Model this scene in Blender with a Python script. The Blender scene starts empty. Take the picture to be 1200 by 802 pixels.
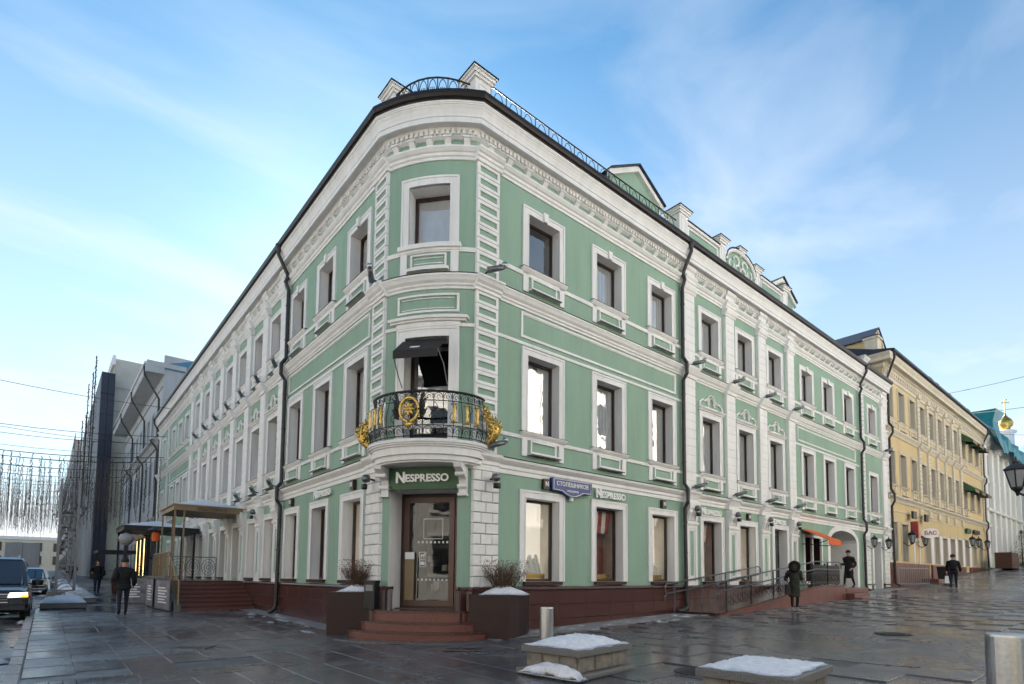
import bpy, bmesh, math, random
from mathutils import Matrix, Vector
random.seed(7)
PI = math.pi
S = bpy.context.scene
C = S.collection
# ---------------------------------------------------------------- camera
YAW, PITCH, ROLL = 0.7166, 0.0653, -0.0074
cd = bpy.data.cameras.new('camera'); cam = bpy.data.objects.new('camera', cd); C.objects.link(cam)
r_ = Vector((math.cos(YAW), -math.sin(YAW), 0)); fw = Vector((math.sin(YAW), math.cos(YAW), 0)); k_ = Vector((0, 0, 1))
Fd = fw*math.cos(PITCH)+k_*math.sin(PITCH); Ud = -fw*math.sin(PITCH)+k_*math.cos(PITCH)
Rr = r_*math.cos(ROLL)-Ud*math.sin(ROLL); Uu = r_*math.sin(ROLL)+Ud*math.cos(ROLL)
m = Matrix((Rr, Uu, -Fd)).transposed().to_4x4(); m.translation = Vector((-6.006, -10.618, 1.4))
cam.matrix_world = m
cd.sensor_width = 36; cd.lens = 19.604; cd.shift_x = -0.01907; cd.shift_y = 0.1932
cd.clip_start = 0.1; cd.clip_end = 6000
S.camera = cam
# ---------------------------------------------------------------- sky and sun
SUN_EL, SUN_AZ = math.radians(26), math.radians(24)      # azimuth clockwise from +Y
w = bpy.data.worlds.new('World'); S.world = w; w.use_nodes = True
nt = w.node_tree; nt.nodes.clear(); N = nt.nodes.new; LK = nt.links.new
out = N('ShaderNodeOutputWorld'); bg = N('ShaderNodeBackground'); sky = N('ShaderNodeTexSky')
sky.sky_type = 'NISHITA'; sky.sun_disc = False; sky.sun_elevation = SUN_EL; sky.sun_rotation = SUN_AZ
sky.air_density = 1.0; sky.dust_density = 0.3; sky.ozone_density = 1.6; sky.altitude = 150
tc = N('ShaderNodeTexCoord'); sep = N('ShaderNodeSeparateXYZ'); LK(tc.outputs['Generated'], sep.inputs[0])
mp = N('ShaderNodeMapping'); mp.inputs['Scale'].default_value = (1.0, 2.2, 4.2); mp.inputs['Rotation'].default_value = (0.3, 0.5, 0.9)
LK(tc.outputs['Generated'], mp.inputs[0])
nz = N('ShaderNodeTexNoise'); nz.inputs['Scale'].default_value = 1.7; nz.inputs['Detail'].default_value = 7; nz.inputs['Roughness'].default_value = 0.52; nz.inputs['Distortion'].default_value = 0.5
LK(mp.outputs[0], nz.inputs[0])
cr = N('ShaderNodeValToRGB'); cr.color_ramp.elements[0].position = 0.46; cr.color_ramp.elements[0].color = (0, 0, 0, 1); cr.color_ramp.elements[1].position = 0.74; cr.color_ramp.elements[1].color = (1, 1, 1, 1)
LK(nz.outputs[0], cr.inputs[0])
hz = N('ShaderNodeMapRange'); hz.inputs['From Min'].default_value = 0.0; hz.inputs['From Max'].default_value = 0.74; hz.inputs['To Min'].default_value = 1.0; hz.inputs['To Max'].default_value = 0.0
LK(sep.outputs[2], hz.inputs[0])
hp = N('ShaderNodeMath'); hp.operation = 'POWER'; hp.inputs[1].default_value = 1.15; LK(hz.outputs[0], hp.inputs[0])
h1 = N('ShaderNodeMath'); h1.operation = 'MULTIPLY_ADD'; h1.inputs[1].default_value = 0.45; h1.inputs[2].default_value = 0.85; LK(cr.outputs[0], h1.inputs[0])
h2 = N('ShaderNodeMath'); h2.operation = 'MULTIPLY'; LK(hp.outputs[0], h2.inputs[0]); LK(h1.outputs[0], h2.inputs[1])
ad = N('ShaderNodeMath'); ad.operation = 'MULTIPLY_ADD'; ad.inputs[1].default_value = 0.22; ad.use_clamp = True
LK(cr.outputs[0], ad.inputs[0]); LK(h2.outputs[0], ad.inputs[2])
mx = N('ShaderNodeMix'); mx.data_type = 'RGBA'
LK(ad.outputs[0], mx.inputs['Factor']); tin = N('ShaderNodeVectorMath'); tin.operation = 'MULTIPLY'; tin.inputs[1].default_value = (0.40, 0.73, 0.83); LK(sky.outputs[0], tin.inputs[0]); LK(tin.outputs[0], mx.inputs['A']); mx.inputs['B'].default_value = (4.7, 4.95, 5.15, 1)
LK(mx.outputs['Result'], bg.inputs[0]); bg.inputs[1].default_value = 0.05; LK(bg.outputs[0], out.inputs[0])
sd = bpy.data.lights.new('sun', 'SUN'); sd.energy = 5.0; sd.angle = math.radians(0.5); sd.color = (1, 0.92, 0.81)
so = bpy.data.objects.new('sun', sd); C.objects.link(so)
sv = Vector((math.sin(SUN_AZ)*math.cos(SUN_EL), math.cos(SUN_AZ)*math.cos(SUN_EL), math.sin(SUN_EL)))
so.rotation_euler = sv.to_track_quat('Z', 'Y').to_euler(); so.location = (0, 0, 60)
S.view_settings.view_transform = 'Standard'; S.view_settings.look = 'None'; S.view_settings.gamma = 1; S.view_settings.exposure = 2.3
S.cycles.max_bounces = 6; S.cycles.transparent_max_bounces = 12; S.cycles.caustics_reflective = False; S.cycles.caustics_refractive = False
# ---------------------------------------------------------------- materials
def mat(name, col, rough=0.7, metal=0.0, var=0.12, scale=3.0, bump=0.0, bscale=40, spec=0.4, col2=None, streak=False, coat=0):
    mm = bpy.data.materials.new(name); mm.use_nodes = True; t = mm.node_tree; b = t.nodes['Principled BSDF']
    b.inputs['Roughness'].default_value = rough; b.inputs['Metallic'].default_value = metal; b.inputs['Specular IOR Level'].default_value = spec
    if coat: b.inputs['Coat Weight'].default_value = coat; b.inputs['Coat Roughness'].default_value = 0.06
    c1 = Vector(col); c2 = Vector(col2) if col2 else c1*(1-var*2)
    te = t.nodes.new('ShaderNodeTexCoord'); n = t.nodes.new('ShaderNodeTexNoise'); n.inputs['Scale'].default_value = scale; n.inputs['Detail'].default_value = 8; n.inputs['Roughness'].default_value = 0.62
    g = t.nodes.new('ShaderNodeNewGeometry')
    mpn = t.nodes.new('ShaderNodeMapping'); t.links.new(g.outputs['Position'], mpn.inputs[0])
    if streak: mpn.inputs['Scale'].default_value = (1, 1, 0.28)
    t.links.new(mpn.outputs[0], n.inputs[0])
    if streak:
        mp2 = t.nodes.new('ShaderNodeMapping'); mp2.inputs['Scale'].default_value = (3.2, 3.2, 0.22); t.links.new(g.outputs['Position'], mp2.inputs[0]); ns = t.nodes.new('ShaderNodeTexNoise'); ns.inputs['Scale'].default_value = 1.5; ns.inputs['Detail'].default_value = 7; ns.inputs['Roughness'].default_value = 0.7; t.links.new(mp2.outputs[0], ns.inputs[0])
        ms = t.nodes.new('ShaderNodeMapRange'); ms.inputs['From Min'].default_value = 0.36; ms.inputs['From Max'].default_value = 0.54; ms.inputs['To Min'].default_value = 0.93; ms.inputs['To Max'].default_value = 1.0; t.links.new(ns.outputs[0], ms.inputs[0])
    r = t.nodes.new('ShaderNodeValToRGB'); r.color_ramp.elements[0].position = 0.3; r.color_ramp.elements[1].position = 0.68
    r.color_ramp.elements[0].color = (*c2, 1); r.color_ramp.elements[1].color = (*c1, 1)
    t.links.new(n.outputs[0], r.inputs[0]); t.links.new(r.outputs[0], b.inputs['Base Color'])
    if streak: vm = t.nodes.new('ShaderNodeVectorMath'); vm.operation = 'SCALE'; t.links.new(r.outputs[0], vm.inputs[0]); t.links.new(ms.outputs[0], vm.inputs['Scale']); t.links.new(vm.outputs[0], b.inputs['Base Color'])
    if bump:
        n2 = t.nodes.new('ShaderNodeTexNoise'); n2.inputs['Scale'].default_value = bscale; n2.inputs['Detail'].default_value = 5
        t.links.new(g.outputs['Position'], n2.inputs[0])
        bp = t.nodes.new('ShaderNodeBump'); bp.inputs['Strength'].default_value = bump; bp.inputs['Distance'].default_value = 0.02
        t.links.new(n2.outputs[0], bp.inputs['Height']); t.links.new(bp.outputs[0], b.inputs['Normal'])
    return mm
GREEN = mat('mint_green_stucco', (0.285, 0.420, 0.325), 0.85, scale=0.8, var=0.08, bump=0.15, bscale=60, streak=True)
WHITE = mat('white_plaster', (0.80, 0.795, 0.78), 0.8, scale=2.2, var=0.05, bump=0.12, bscale=50, streak=True)
STONEW = mat('whitewashed_stone', (0.79, 0.78, 0.75), 0.85, scale=6, var=0.06, bump=0.5, bscale=25)
GRAN = mat('red_brown_granite', (0.092, 0.033, 0.028), 0.24, scale=45, col2=(0.040, 0.015, 0.013), bump=0.05, bscale=90, spec=0.55)
GRANB = mat('red_brown_granite_worn', (0.200, 0.070, 0.052), 0.38, scale=30, col2=(0.085, 0.030, 0.024), spec=0.5)
BROWN = mat('dark_brown_window_frame', (0.045, 0.026, 0.020), 0.4, var=0.1)
PLANT = mat('dark_umber_planter_metal', (0.030, 0.012, 0.011), 0.42, var=0.15, scale=2, spec=0.3)
DBROWN = mat('bronze_brown_metal', (0.110, 0.050, 0.035), 0.35, var=0.1, spec=0.5)
ROOF = mat('dark_roof_metal', (0.022, 0.018, 0.018), 0.38, metal=0.3, var=0.2, scale=5)
ROOFB = mat('blue_black_roof_sheet', (0.030, 0.036, 0.055), 0.4, metal=0.2, var=0.15)
PIPE = mat('drainpipe_dark_zinc', (0.050, 0.050, 0.052), 0.42, metal=0.5, var=0.2, scale=7)
IRON = mat('black_wrought_iron', (0.012, 0.012, 0.014), 0.45, var=0.1)
GOLD = mat('gilded_cast_metal', (0.760, 0.520, 0.150), 0.24, metal=0.85, scale=20, var=0.25, bump=0.6, bscale=45)
GOLDM = mat('matt_gold_paint', (0.27, 0.20, 0.115), 0.5, metal=0.2, var=0.1)
SNOW = mat('settled_snow', (0.84, 0.86, 0.90), 0.7, scale=9, col2=(0.62, 0.64, 0.68), bump=1.0, bscale=26)
SNOWD = mat('dirty_snow', (0.55, 0.58, 0.63), 0.75, scale=5, col2=(0.16, 0.16, 0.17), bump=0.8, bscale=12)
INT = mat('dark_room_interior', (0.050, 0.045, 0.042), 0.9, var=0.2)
CURT = mat('pale_curtain_cloth', (0.82, 0.82, 0.80), 0.9, var=0.08, scale=2)
DISP = mat('cream_display_panel', (0.76, 0.73, 0.67), 0.7, scale=1.1, col2=(0.52, 0.46, 0.38))
POSTER = mat('salmon_display_poster', (0.50, 0.20, 0.15), 0.6, scale=2.5, col2=(0.30, 0.12, 0.10))
ORANGE = mat('orange_awning_canvas', (0.72, 0.13, 0.025), 0.75, var=0.08)
BLACKC = mat('black_canvas', (0.020, 0.018, 0.018), 0.7, var=0.15)
BLUE = mat('blue_enamel', (0.020, 0.045, 0.200), 0.3, var=0.05)
LET = mat('white_letter_face', (0.85, 0.85, 0.83), 0.5, var=0.02)
DKGREEN = mat('dark_green_sign_board', (0.045, 0.105, 0.050), 0.5, var=0.08)
STEEL = mat('brushed_steel', (0.52, 0.53, 0.54), 0.28, metal=0.9, scale=30, var=0.12)
DSTEEL = mat('dark_steel', (0.17, 0.18, 0.19), 0.35, metal=0.7, var=0.15)
STONE = mat('buff_weathered_stone', (0.26, 0.235, 0.20), 0.85, scale=7, col2=(0.11, 0.10, 0.085), bump=0.8, bscale=14)
CAPST = mat('grey_granite_cap', (0.20, 0.195, 0.19), 0.65, scale=60, col2=(0.09, 0.088, 0.085), bump=0.3, bscale=70)
YELLOW = mat('pale_yellow_stucco', (0.640, 0.500, 0.270), 0.85, var=0.06, scale=0.8, streak=True)
CREAM = mat('cream_plaster', (0.66, 0.60, 0.48), 0.85, var=0.08, scale=1.2, streak=True)
GREYW = mat('blue_grey_plaster', (0.47, 0.50, 0.52), 0.85, var=0.07, scale=0.9, streak=True)
PALEG = mat('faded_pale_green_stucco', (0.50, 0.60, 0.48), 0.85, var=0.1, scale=1)
CONC = mat('pale_concrete_panel', (0.50, 0.50, 0.46), 0.85, var=0.1, scale=1)
DARKB = mat('dark_slate_cladding', (0.022, 0.030, 0.055), 0.5, var=0.15, scale=0.6)
TEAL = mat('teal_roof_tarpaulin', (0.020, 0.210, 0.260), 0.45, var=0.2, scale=1.5)
WOODB = mat('brown_wood_board', (0.10, 0.045, 0.028), 0.6, var=0.2, scale=9)
TWIG = mat('bare_twig_bark', (0.115, 0.070, 0.045), 0.8, var=0.25, scale=20)
DRYLF = mat('dry_russet_leaf', (0.19, 0.085, 0.045), 0.8, var=0.3, scale=20)
FIR = mat('dark_fir_needles', (0.025, 0.050, 0.026), 0.8, var=0.3, scale=8)
CARBLK = mat('black_car_paint', (0.006, 0.006, 0.007), 0.25, spec=0.4, coat=.5, var=0.1)
CARSIL = mat('silver_car_paint', (0.36, 0.38, 0.40), 0.3, metal=0.6, coat=0.6, var=0.05)
CARGL = mat('tinted_car_glass', (0.018, 0.022, 0.028), 0.05, spec=0.9, var=0.05)
TYRE = mat('tyre_rubber', (0.015, 0.015, 0.015), 0.85, var=0.1)
COATK = mat('black_coat_cloth', (0.010, 0.011, 0.014), 0.85, var=0.2, scale=12)
COATO = mat('dark_olive_parka_cloth', (0.030, 0.033, 0.024), 0.85, var=0.25, scale=9)
JEANS = mat('dark_blue_denim', (0.018, 0.024, 0.042), 0.9, var=0.2, scale=12)
FUR = mat('dark_brown_fur', (0.022, 0.015, 0.012), 1.0, var=0.3, scale=30, bump=1, bscale=60)
SKIN = mat('skin', (0.50, 0.28, 0.20), 0.6, var=0.05)
SHOE = mat('pale_winter_boot', (0.30, 0.28, 0.26), 0.7, var=0.1)
SHOED = mat('dark_shoe', (0.012, 0.012, 0.012), 0.6, var=0.1)
RED = mat('red_sign_face', (0.42, 0.070, 0.065), 0.5, var=0.05)
BLUER = mat('blue_church_roof', (0.075, 0.235, 0.400), 0.45, var=0.1)
PINKW = mat('pale_salmon_plaster', (0.62, 0.45, 0.36), 0.85, var=0.06)
BAN = mat('grey_printed_banner', (0.32, 0.30, 0.34), 0.7, scale=3, col2=(0.12, 0.11, 0.14))
LAMPG = mat('frosted_lamp_glass', (0.33, 0.34, 0.35), 0.35, var=0.08)
STRG = mat('garland_wire_and_bulbs', (0.10, 0.085, 0.07), 0.7, var=0.2)
BRICKY = mat('yellow_brown_brick', (0.28, 0.19, 0.09), 0.8, var=0.2, scale=8)

def emit(name, col, st):
    mm = bpy.data.materials.new(name); mm.use_nodes = True; b = mm.node_tree.nodes['Principled BSDF']
    b.inputs['Base Color'].default_value = (*col, 1); b.inputs['Emission Color'].default_value = (*col, 1); b.inputs['Emission Strength'].default_value = st
    return mm
WARM = emit('lit_shop_window', (1.0, 0.62, 0.24), 0.9); HEADL = emit('lit_headlight', (1, 0.9, 0.75), 0.7); TURN = emit('lit_turn_signal', (1, 0.22, 0.02), 0.9)
GLOWD = emit('self_glowing_display', (0.80, 0.74, 0.66), 0.16)  # glow put into the display panels in place of shop lighting
def glass(name, ior, tint=(0.75, 0.78, 0.78), wob=0.02):
    mm = bpy.data.materials.new(name); mm.use_nodes = True; t = mm.node_tree; t.nodes.clear()
    o = t.nodes.new('ShaderNodeOutputMaterial'); mxs = t.nodes.new('ShaderNodeMixShader'); gl = t.nodes.new('ShaderNodeBsdfGlossy'); tr = t.nodes.new('ShaderNodeBsdfTransparent'); fr = t.nodes.new('ShaderNodeFresnel')
    fr.inputs['IOR'].default_value = ior; gl.inputs['Roughness'].default_value = 0.02; tr.inputs[0].default_value = (*tint, 1)
    g = t.nodes.new('ShaderNodeNewGeometry'); n = t.nodes.new('ShaderNodeTexNoise'); n.inputs['Scale'].default_value = 1.6; n.inputs['Detail'].default_value = 2
    t.links.new(g.outputs['Position'], n.inputs[0]); bp = t.nodes.new('ShaderNodeBump'); bp.inputs['Strength'].default_value = wob*6; bp.inputs['Distance'].default_value = 0.03
    t.links.new(n.outputs[0], bp.inputs['Height']); t.links.new(bp.outputs[0], gl.inputs['Normal'])
    bf = t.nodes.new('ShaderNodeMath'); bf.operation = 'SUBTRACT'; bf.inputs[0].default_value = 1; t.links.new(g.outputs['Backfacing'], bf.inputs[1]); mf = t.nodes.new('ShaderNodeMath'); mf.operation = 'MULTIPLY'; t.links.new(fr.outputs[0], mf.inputs[0]); t.links.new(bf.outputs[0], mf.inputs[1]); t.links.new(mf.outputs[0], mxs.inputs[0]); t.links.new(tr.outputs[0], mxs.inputs[1]); t.links.new(gl.outputs[0], mxs.inputs[2]); t.links.new(mxs.outputs[0], o.inputs[0])
    return mm
GLASS = glass('coated_window_glass', 4.2, (0.92, 0.93, 0.93)); BAYG = glass('corner_window_glass', 3.0, (0.95, 0.96, 0.97)); SHOPG = glass('shop_window_glass', 1.75, (0.92, 0.92, 0.9), 0.01)

def wet(name, c1, c2, r1=0.16, r2=0.5, scale=0.35, grain=70):
    mm = bpy.data.materials.new(name); mm.use_nodes = True; t = mm.node_tree; b = t.nodes['Principled BSDF']; nn = t.nodes.new; l = t.links.new
    g = nn('ShaderNodeNewGeometry'); n = nn('ShaderNodeTexNoise'); n.inputs['Scale'].default_value = scale; n.inputs['Detail'].default_value = 9; n.inputs['Roughness'].default_value = 0.65
    l(g.outputs['Position'], n.inputs[0])
    mr = nn('ShaderNodeMapRange'); mr.inputs['From Min'].default_value = 0.38; mr.inputs['From Max'].default_value = 0.64; mr.inputs['To Min'].default_value = r1; mr.inputs['To Max'].default_value = r2
    l(n.outputs[0], mr.inputs[0]); l(mr.outputs[0], b.inputs['Roughness'])
    n2 = nn('ShaderNodeTexNoise'); n2.inputs['Scale'].default_value = grain; n2.inputs['Detail'].default_value = 4; l(g.outputs['Position'], n2.inputs[0])
    r = nn('ShaderNodeValToRGB'); r.color_ramp.elements[0].position = 0.35; r.color_ramp.elements[1].position = 0.7; r.color_ramp.elements[0].color = (*c1, 1); r.color_ramp.elements[1].color = (*c2, 1)
    l(n2.outputs[0], r.inputs[0])
    n3 = nn('ShaderNodeTexNoise'); n3.inputs['Scale'].default_value = 1.3; n3.inputs['Detail'].default_value = 6; l(g.outputs['Position'], n3.inputs[0])
    oi = nn('ShaderNodeObjectInfo'); a = nn('ShaderNodeMath'); a.operation = 'MULTIPLY_ADD'; a.inputs[1].default_value = 0.28; a.inputs[2].default_value = 0.80; l(oi.outputs['Random'], a.inputs[0])
    m2 = nn('ShaderNodeMath'); m2.operation = 'MULTIPLY_ADD'; m2.inputs[1].default_value = 0.7; l(n3.outputs[0], m2.inputs[0]); l(a.outputs[0], m2.inputs[2])
    vm = nn('ShaderNodeVectorMath'); vm.operation = 'SCALE'; l(r.outputs[0], vm.inputs[0]); l(m2.outputs[0], vm.inputs['Scale']); l(vm.outputs[0], b.inputs['Base Color'])
    bp = nn('ShaderNodeBump'); bp.inputs['Strength'].default_value = 0.14; bp.inputs['Distance'].default_value = 0.01; l(n2.outputs[0], bp.inputs['Height']); l(bp.outputs[0], b.inputs['Normal'])
    b.inputs['Specular IOR Level'].default_value = 0.85
    return mm
PAVE = wet('wet_granite_paving', (0.034, 0.036, 0.042), (0.092, 0.096, 0.108), 0.07, 0.42)
PAVEL = wet('frosty_granite_kerb', (0.10, 0.10, 0.10), (0.26, 0.26, 0.27), 0.35, 0.7)
JOINT = wet('dark_joint_bed', (0.028, 0.028, 0.030), (0.062, 0.062, 0.064), 0.4, 0.8, 1.0)
ASPH = wet('slushy_asphalt', (0.028, 0.028, 0.030), (0.060, 0.060, 0.064), 0.12, 0.55, 0.5, 40)

# ---------------------------------------------------------------- mesh helpers
class MB:
    def __init__(s): s.v = []; s.f = []; s.mi = []; s.ms = []
    def m(s, mt):
        if mt not in s.ms: s.ms.append(mt)
        return s.ms.index(mt)
    def face(s, pts, mt):
        n = len(s.v); s.v += [tuple(p) for p in pts]; s.f.append(tuple(range(n, n+len(pts)))); s.mi.append(s.m(mt))
    def add(s, vs, fs, mt):
        n = len(s.v); s.v += [tuple(p) for p in vs]; k = s.m(mt)
        for f in fs: s.f.append(tuple(i+n for i in f)); s.mi.append(k)
    def box(s, x0, x1, y0, y1, z0, z1, mt, M=None):
        vs = [(x, y, z) for z in (z0, z1) for (x, y) in ((x0, y0), (x1, y0), (x1, y1), (x0, y1))]
        if M: vs = [M @ Vector(p) for p in vs]
        s.add(vs, [(3, 2, 1, 0), (4, 5, 6, 7), (0, 1, 5, 4), (1, 2, 6, 5), (2, 3, 7, 6), (3, 0, 4, 7)], mt)
    def cham(s, x0, x1, y0, y1, z0, z1, c, mt):   # box whose front (y0) edge is chamfered
        vs = [(x0, y1, z0), (x1, y1, z0), (x1, y1, z1), (x0, y1, z1), (x0, y0+c, z0), (x1, y0+c, z0), (x1, y0+c, z1), (x0, y0+c, z1), (x0+c, y0, z0+c), (x1-c, y0, z0+c), (x1-c, y0, z1-c), (x0+c, y0, z1-c)]
        s.add(vs, [(8, 9, 10, 11), (4, 5, 9, 8), (5, 6, 10, 9), (6, 7, 11, 10), (7, 4, 8, 11), (0, 1, 5, 4), (1, 2, 6, 5), (2, 3, 7, 6), (3, 0, 4, 7)], mt)
    def prof(s, pts, x0, x1, mt):                 # (y,z) polygon extruded along x
        n = len(pts); vs = [(x0, y, z) for y, z in pts]+[(x1, y, z) for y, z in pts]
        s.add(vs, [tuple(range(n)), tuple(range(2*n-1, n-1, -1))]+[(i, (i+1) % n+n*0, (i+1) % n+n, i+n) for i in range(n)], mt)
    def prism(s, pts, z0, z1, mt):                # (x,y) polygon extruded up
        n = len(pts); vs = [(x, y, z0) for x, y in pts]+[(x, y, z1) for x, y in pts]
        s.add(vs, [tuple(range(n-1, -1, -1)), tuple(range(n, 2*n))]+[(i, (i+1) % n, (i+1) % n+n, i+n) for i in range(n)], mt)
    def tube(s, pts, r, mt, n=8, cap=True):
        pts = [Vector(p) for p in pts]; rs = r if isinstance(r, (list, tuple)) else [r]*len(pts); vs = []; a = None
        for i, p in enumerate(pts):
            d = (pts[min(i+1, len(pts)-1)]-pts[max(i-1, 0)])
            if d.length < 1e-9: d = Vector((0, 0, 1))
            d.normalize()
            if a is None: a = d.orthogonal().normalized()
            a = (a-d*a.dot(d)); a = a.normalized() if a.length > 1e-6 else d.orthogonal().normalized()
            b = d.cross(a)
            for j in range(n):
                t = 2*PI*j/n; vs.append(p+(a*math.cos(t)+b*math.sin(t))*rs[i])
        fs = [(i*n+j, i*n+(j+1) % n, (i+1)*n+(j+1) % n, (i+1)*n+j) for i in range(len(pts)-1) for j in range(n)]
        if cap: fs += [tuple(range(n-1, -1, -1)), tuple(range((len(pts)-1)*n, len(pts)*n))]
        s.add(vs, fs, mt)
    def lathe(s, prof, mt, n=16, c=(0, 0, 0), sx=1, sy=1):
        vs = [(c[0]+r*math.cos(2*PI*j/n)*sx, c[1]+r*math.sin(2*PI*j/n)*sy, c[2]+z) for r, z in prof for j in range(n)]
        L = len(prof); fs = [(i*n+j, i*n+(j+1) % n, (i+1)*n+(j+1) % n, (i+1)*n+j) for i in range(L-1) for j in range(n)]
        fs += [tuple(range(n-1, -1, -1)), tuple(range((L-1)*n, L*n))]
        s.add(vs, fs, mt)
    def frame(s, x0, x1, z0, z1, wd, y0, y1, mt, bottom=True):   # rectangular ring in the wall plane
        s.box(x0, x0+wd, y0, y1, z0, z1, mt); s.box(x1-wd, x1, y0, y1, z0, z1, mt); s.box(x0+wd, x1-wd, y0, y1, z1-wd, z1, mt)
        if bottom: s.box(x0+wd, x1-wd, y0, y1, z0, z0+wd, mt)
    def mesh(s, name, smooth=False):
        me = bpy.data.meshes.new(name); me.from_pydata(s.v, [], s.f)
        for q in s.ms: me.materials.append(q)
        me.polygons.foreach_set('material_index', s.mi)
        if smooth: me.polygons.foreach_set('use_smooth', [True]*len(s.f))
        me.update(); return me
WM = {}
I4 = Matrix.Identity(4)
def link(name, me, parent=None, M=I4, kind=None, label=None, cat=None, group=None):
    o = bpy.data.objects.new(name, me); C.objects.link(o)
    if parent is not None: o.parent = parent; o.matrix_basis = WM[parent.name].inverted() @ M
    else: o.matrix_basis = M
    WM[o.name] = M.copy()
    if kind: o['kind'] = kind
    if label: o['label'] = label
    if cat: o['category'] = cat
    if group: o['group'] = group
    return o
def thing(name, label, cat, M=I4, group=None): return link(name, None, None, M, None, label, cat, group)
def put(name, mb, parent=None, M=I4, smooth=False, **k): return link(name, mb.mesh(name, smooth), parent, M, **k)
def T(x, y, z=0): return Matrix.Translation((x, y, z))
def RZ(a): return Matrix.Rotation(a, 4, 'Z')
RF = Matrix.Identity(4)                    # right facade: x along the street, y into the wall
LF = RZ(-PI/2)                             # left facade: x = -Y
def LX(t): return -t
AY, BX = 1.7255, 1.3922
BF = T(BX/2, AY/2) @ RZ(math.atan2(-AY, BX))
HC = math.hypot(AY, BX)/2; SAG = 0.18; RB = (HC*HC+SAG*SAG)/(2*SAG)
def by(x): return -(math.sqrt(max(RB*RB-x*x, 0.01))-(RB-SAG))   # surface of the curved corner in its frame
def gz(x, y):
    def sp(a): return 0.5*(a+math.sqrt(a*a+0.6))-0.387
    return 0.03*sp(min(x, 140))*(1 if x > -50 else 0)+0.026*(sp(min(x, 120)-30) if x > -50 else 0)+0.012*sp(min(y, 160))
def text(body, size, ext, mt, name='lettering', wide=1.0, bold=0.0):
    cu = bpy.data.curves.new(name, 'FONT'); cu.body = body; cu.size = size; cu.extrude = ext; cu.align_x = 'CENTER'; cu.align_y = 'CENTER'; cu.resolution_u = 3; cu.offset = bold
    o = bpy.data.objects.new(name, cu); C.objects.link(o); dg = bpy.context.evaluated_depsgraph_get(); me = bpy.data.meshes.new_from_object(o.evaluated_get(dg))
    bpy.data.objects.remove(o); me.materials.clear(); me.materials.append(mt)
    me.transform(Matrix.Diagonal((wide, 1, 1, 1))); me.transform(Matrix.Rotation(PI/2, 4, 'X')); me.name = name
    return me

# ---------------------------------------------------------------- ground
def grid(name, xs, ys, mt, dz=0, fz=gz):
    vs = [(x, y, fz(x, y)+dz) for y in ys for x in xs]; nx = len(xs)
    fs = [(j*nx+i, j*nx+i+1, (j+1)*nx+i+1, (j+1)*nx+i) for j in range(len(ys)-1) for i in range(nx-1)]
    me = bpy.data.meshes.new(name); me.from_pydata(vs, [], fs); me.materials.append(mt); me.polygons.foreach_set('use_smooth', [True]*len(fs)); me.update(); return me
def rng(a, b, st): 
    n = max(1, int(round((b-a)/st))); return [a+(b-a)*i/n for i in range(n+1)]
KX = -6.2; RX = -15.6
def kx(y):
    u = min(1, max(0, (y-14)/8)); return KX+0.75*u*u*(3-2*u)
far_x = [-1500, -400, -150, -60, -30]+rng(-20, -7, 1)[:-1]+rng(-7, -5, .1)+rng(-4.5, 34, 1)+rng(38, 145, 6)+[200, 500, 1500]
far_y = [-1500, -400, -120, -60]+rng(-40, 30, 1)+rng(34, 165, 6)+[220, 500, 1500]
def gbase(x, y): return gz(x, y)-(0.19 if RX < x < kx(y)-0.1 and y > -300 else 0)-0.012
link('ground', grid('ground', sorted(set(far_x)), far_y, JOINT, 0, gbase), kind='structure')
rme = grid('road', rng(0, 1, .06), rng(-60, 30, 1)+rng(36, 400, 14), ASPH, 0, lambda x, y: 0)
for v_ in rme.vertices:
    a_ = RX+.1+(kx(v_.co.y)-RX-.12)*v_.co.x; v_.co.x = a_; v_.co.z = gz(a_, v_.co.y)-0.135+0.02*math.sin(a_*2.1)*math.sin(v_.co.y*1.3)
link('road', rme, kind='structure')
kb = MB()
pv = link('pavement', grid('pavement', rng(RX-12, RX-0.1, 2), rng(-60, 200, 5), PAVE, 0.0), kind='structure')
# kerb stones
y = -14.0; n = 0; kpart = MB(); kpart.cham(-0.49, 0.49, -0.08, 0.08, -0.15, 0.012, 0.012, PAVEL); kme = kpart.mesh('kerb_stone')
while y < 60:
    link('kerb_stone', kme, pv, T(kx(y+.5)-0.07, y+0.5, gz(KX, y+0.5)) @ RZ(PI/2-math.atan((kx(y+1)-kx(y))))); y += 1.0
def in_building(x, y): return (x > -0.05 and y > -0.05)
SL = []
def slab_zone(x0, x1, y0, y1, lx, ly, test=lambda x, y: True):
    j = 0; y = y0
    while y < y1-0.01:
        x = x0-(0.5*lx if (j % 2 and lx > ly) else 0); i = 0
        while x < x1-0.01:
            xa, xb = max(x, x0), min(x+lx, x1); off = 0
            if xb-xa > 0.05 and test((xa+xb)/2, y+ly/2): SL.append((xa, xb, y, min(y+ly, y1)))
            x += lx; i += 1
        y += ly; j += 1
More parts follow.
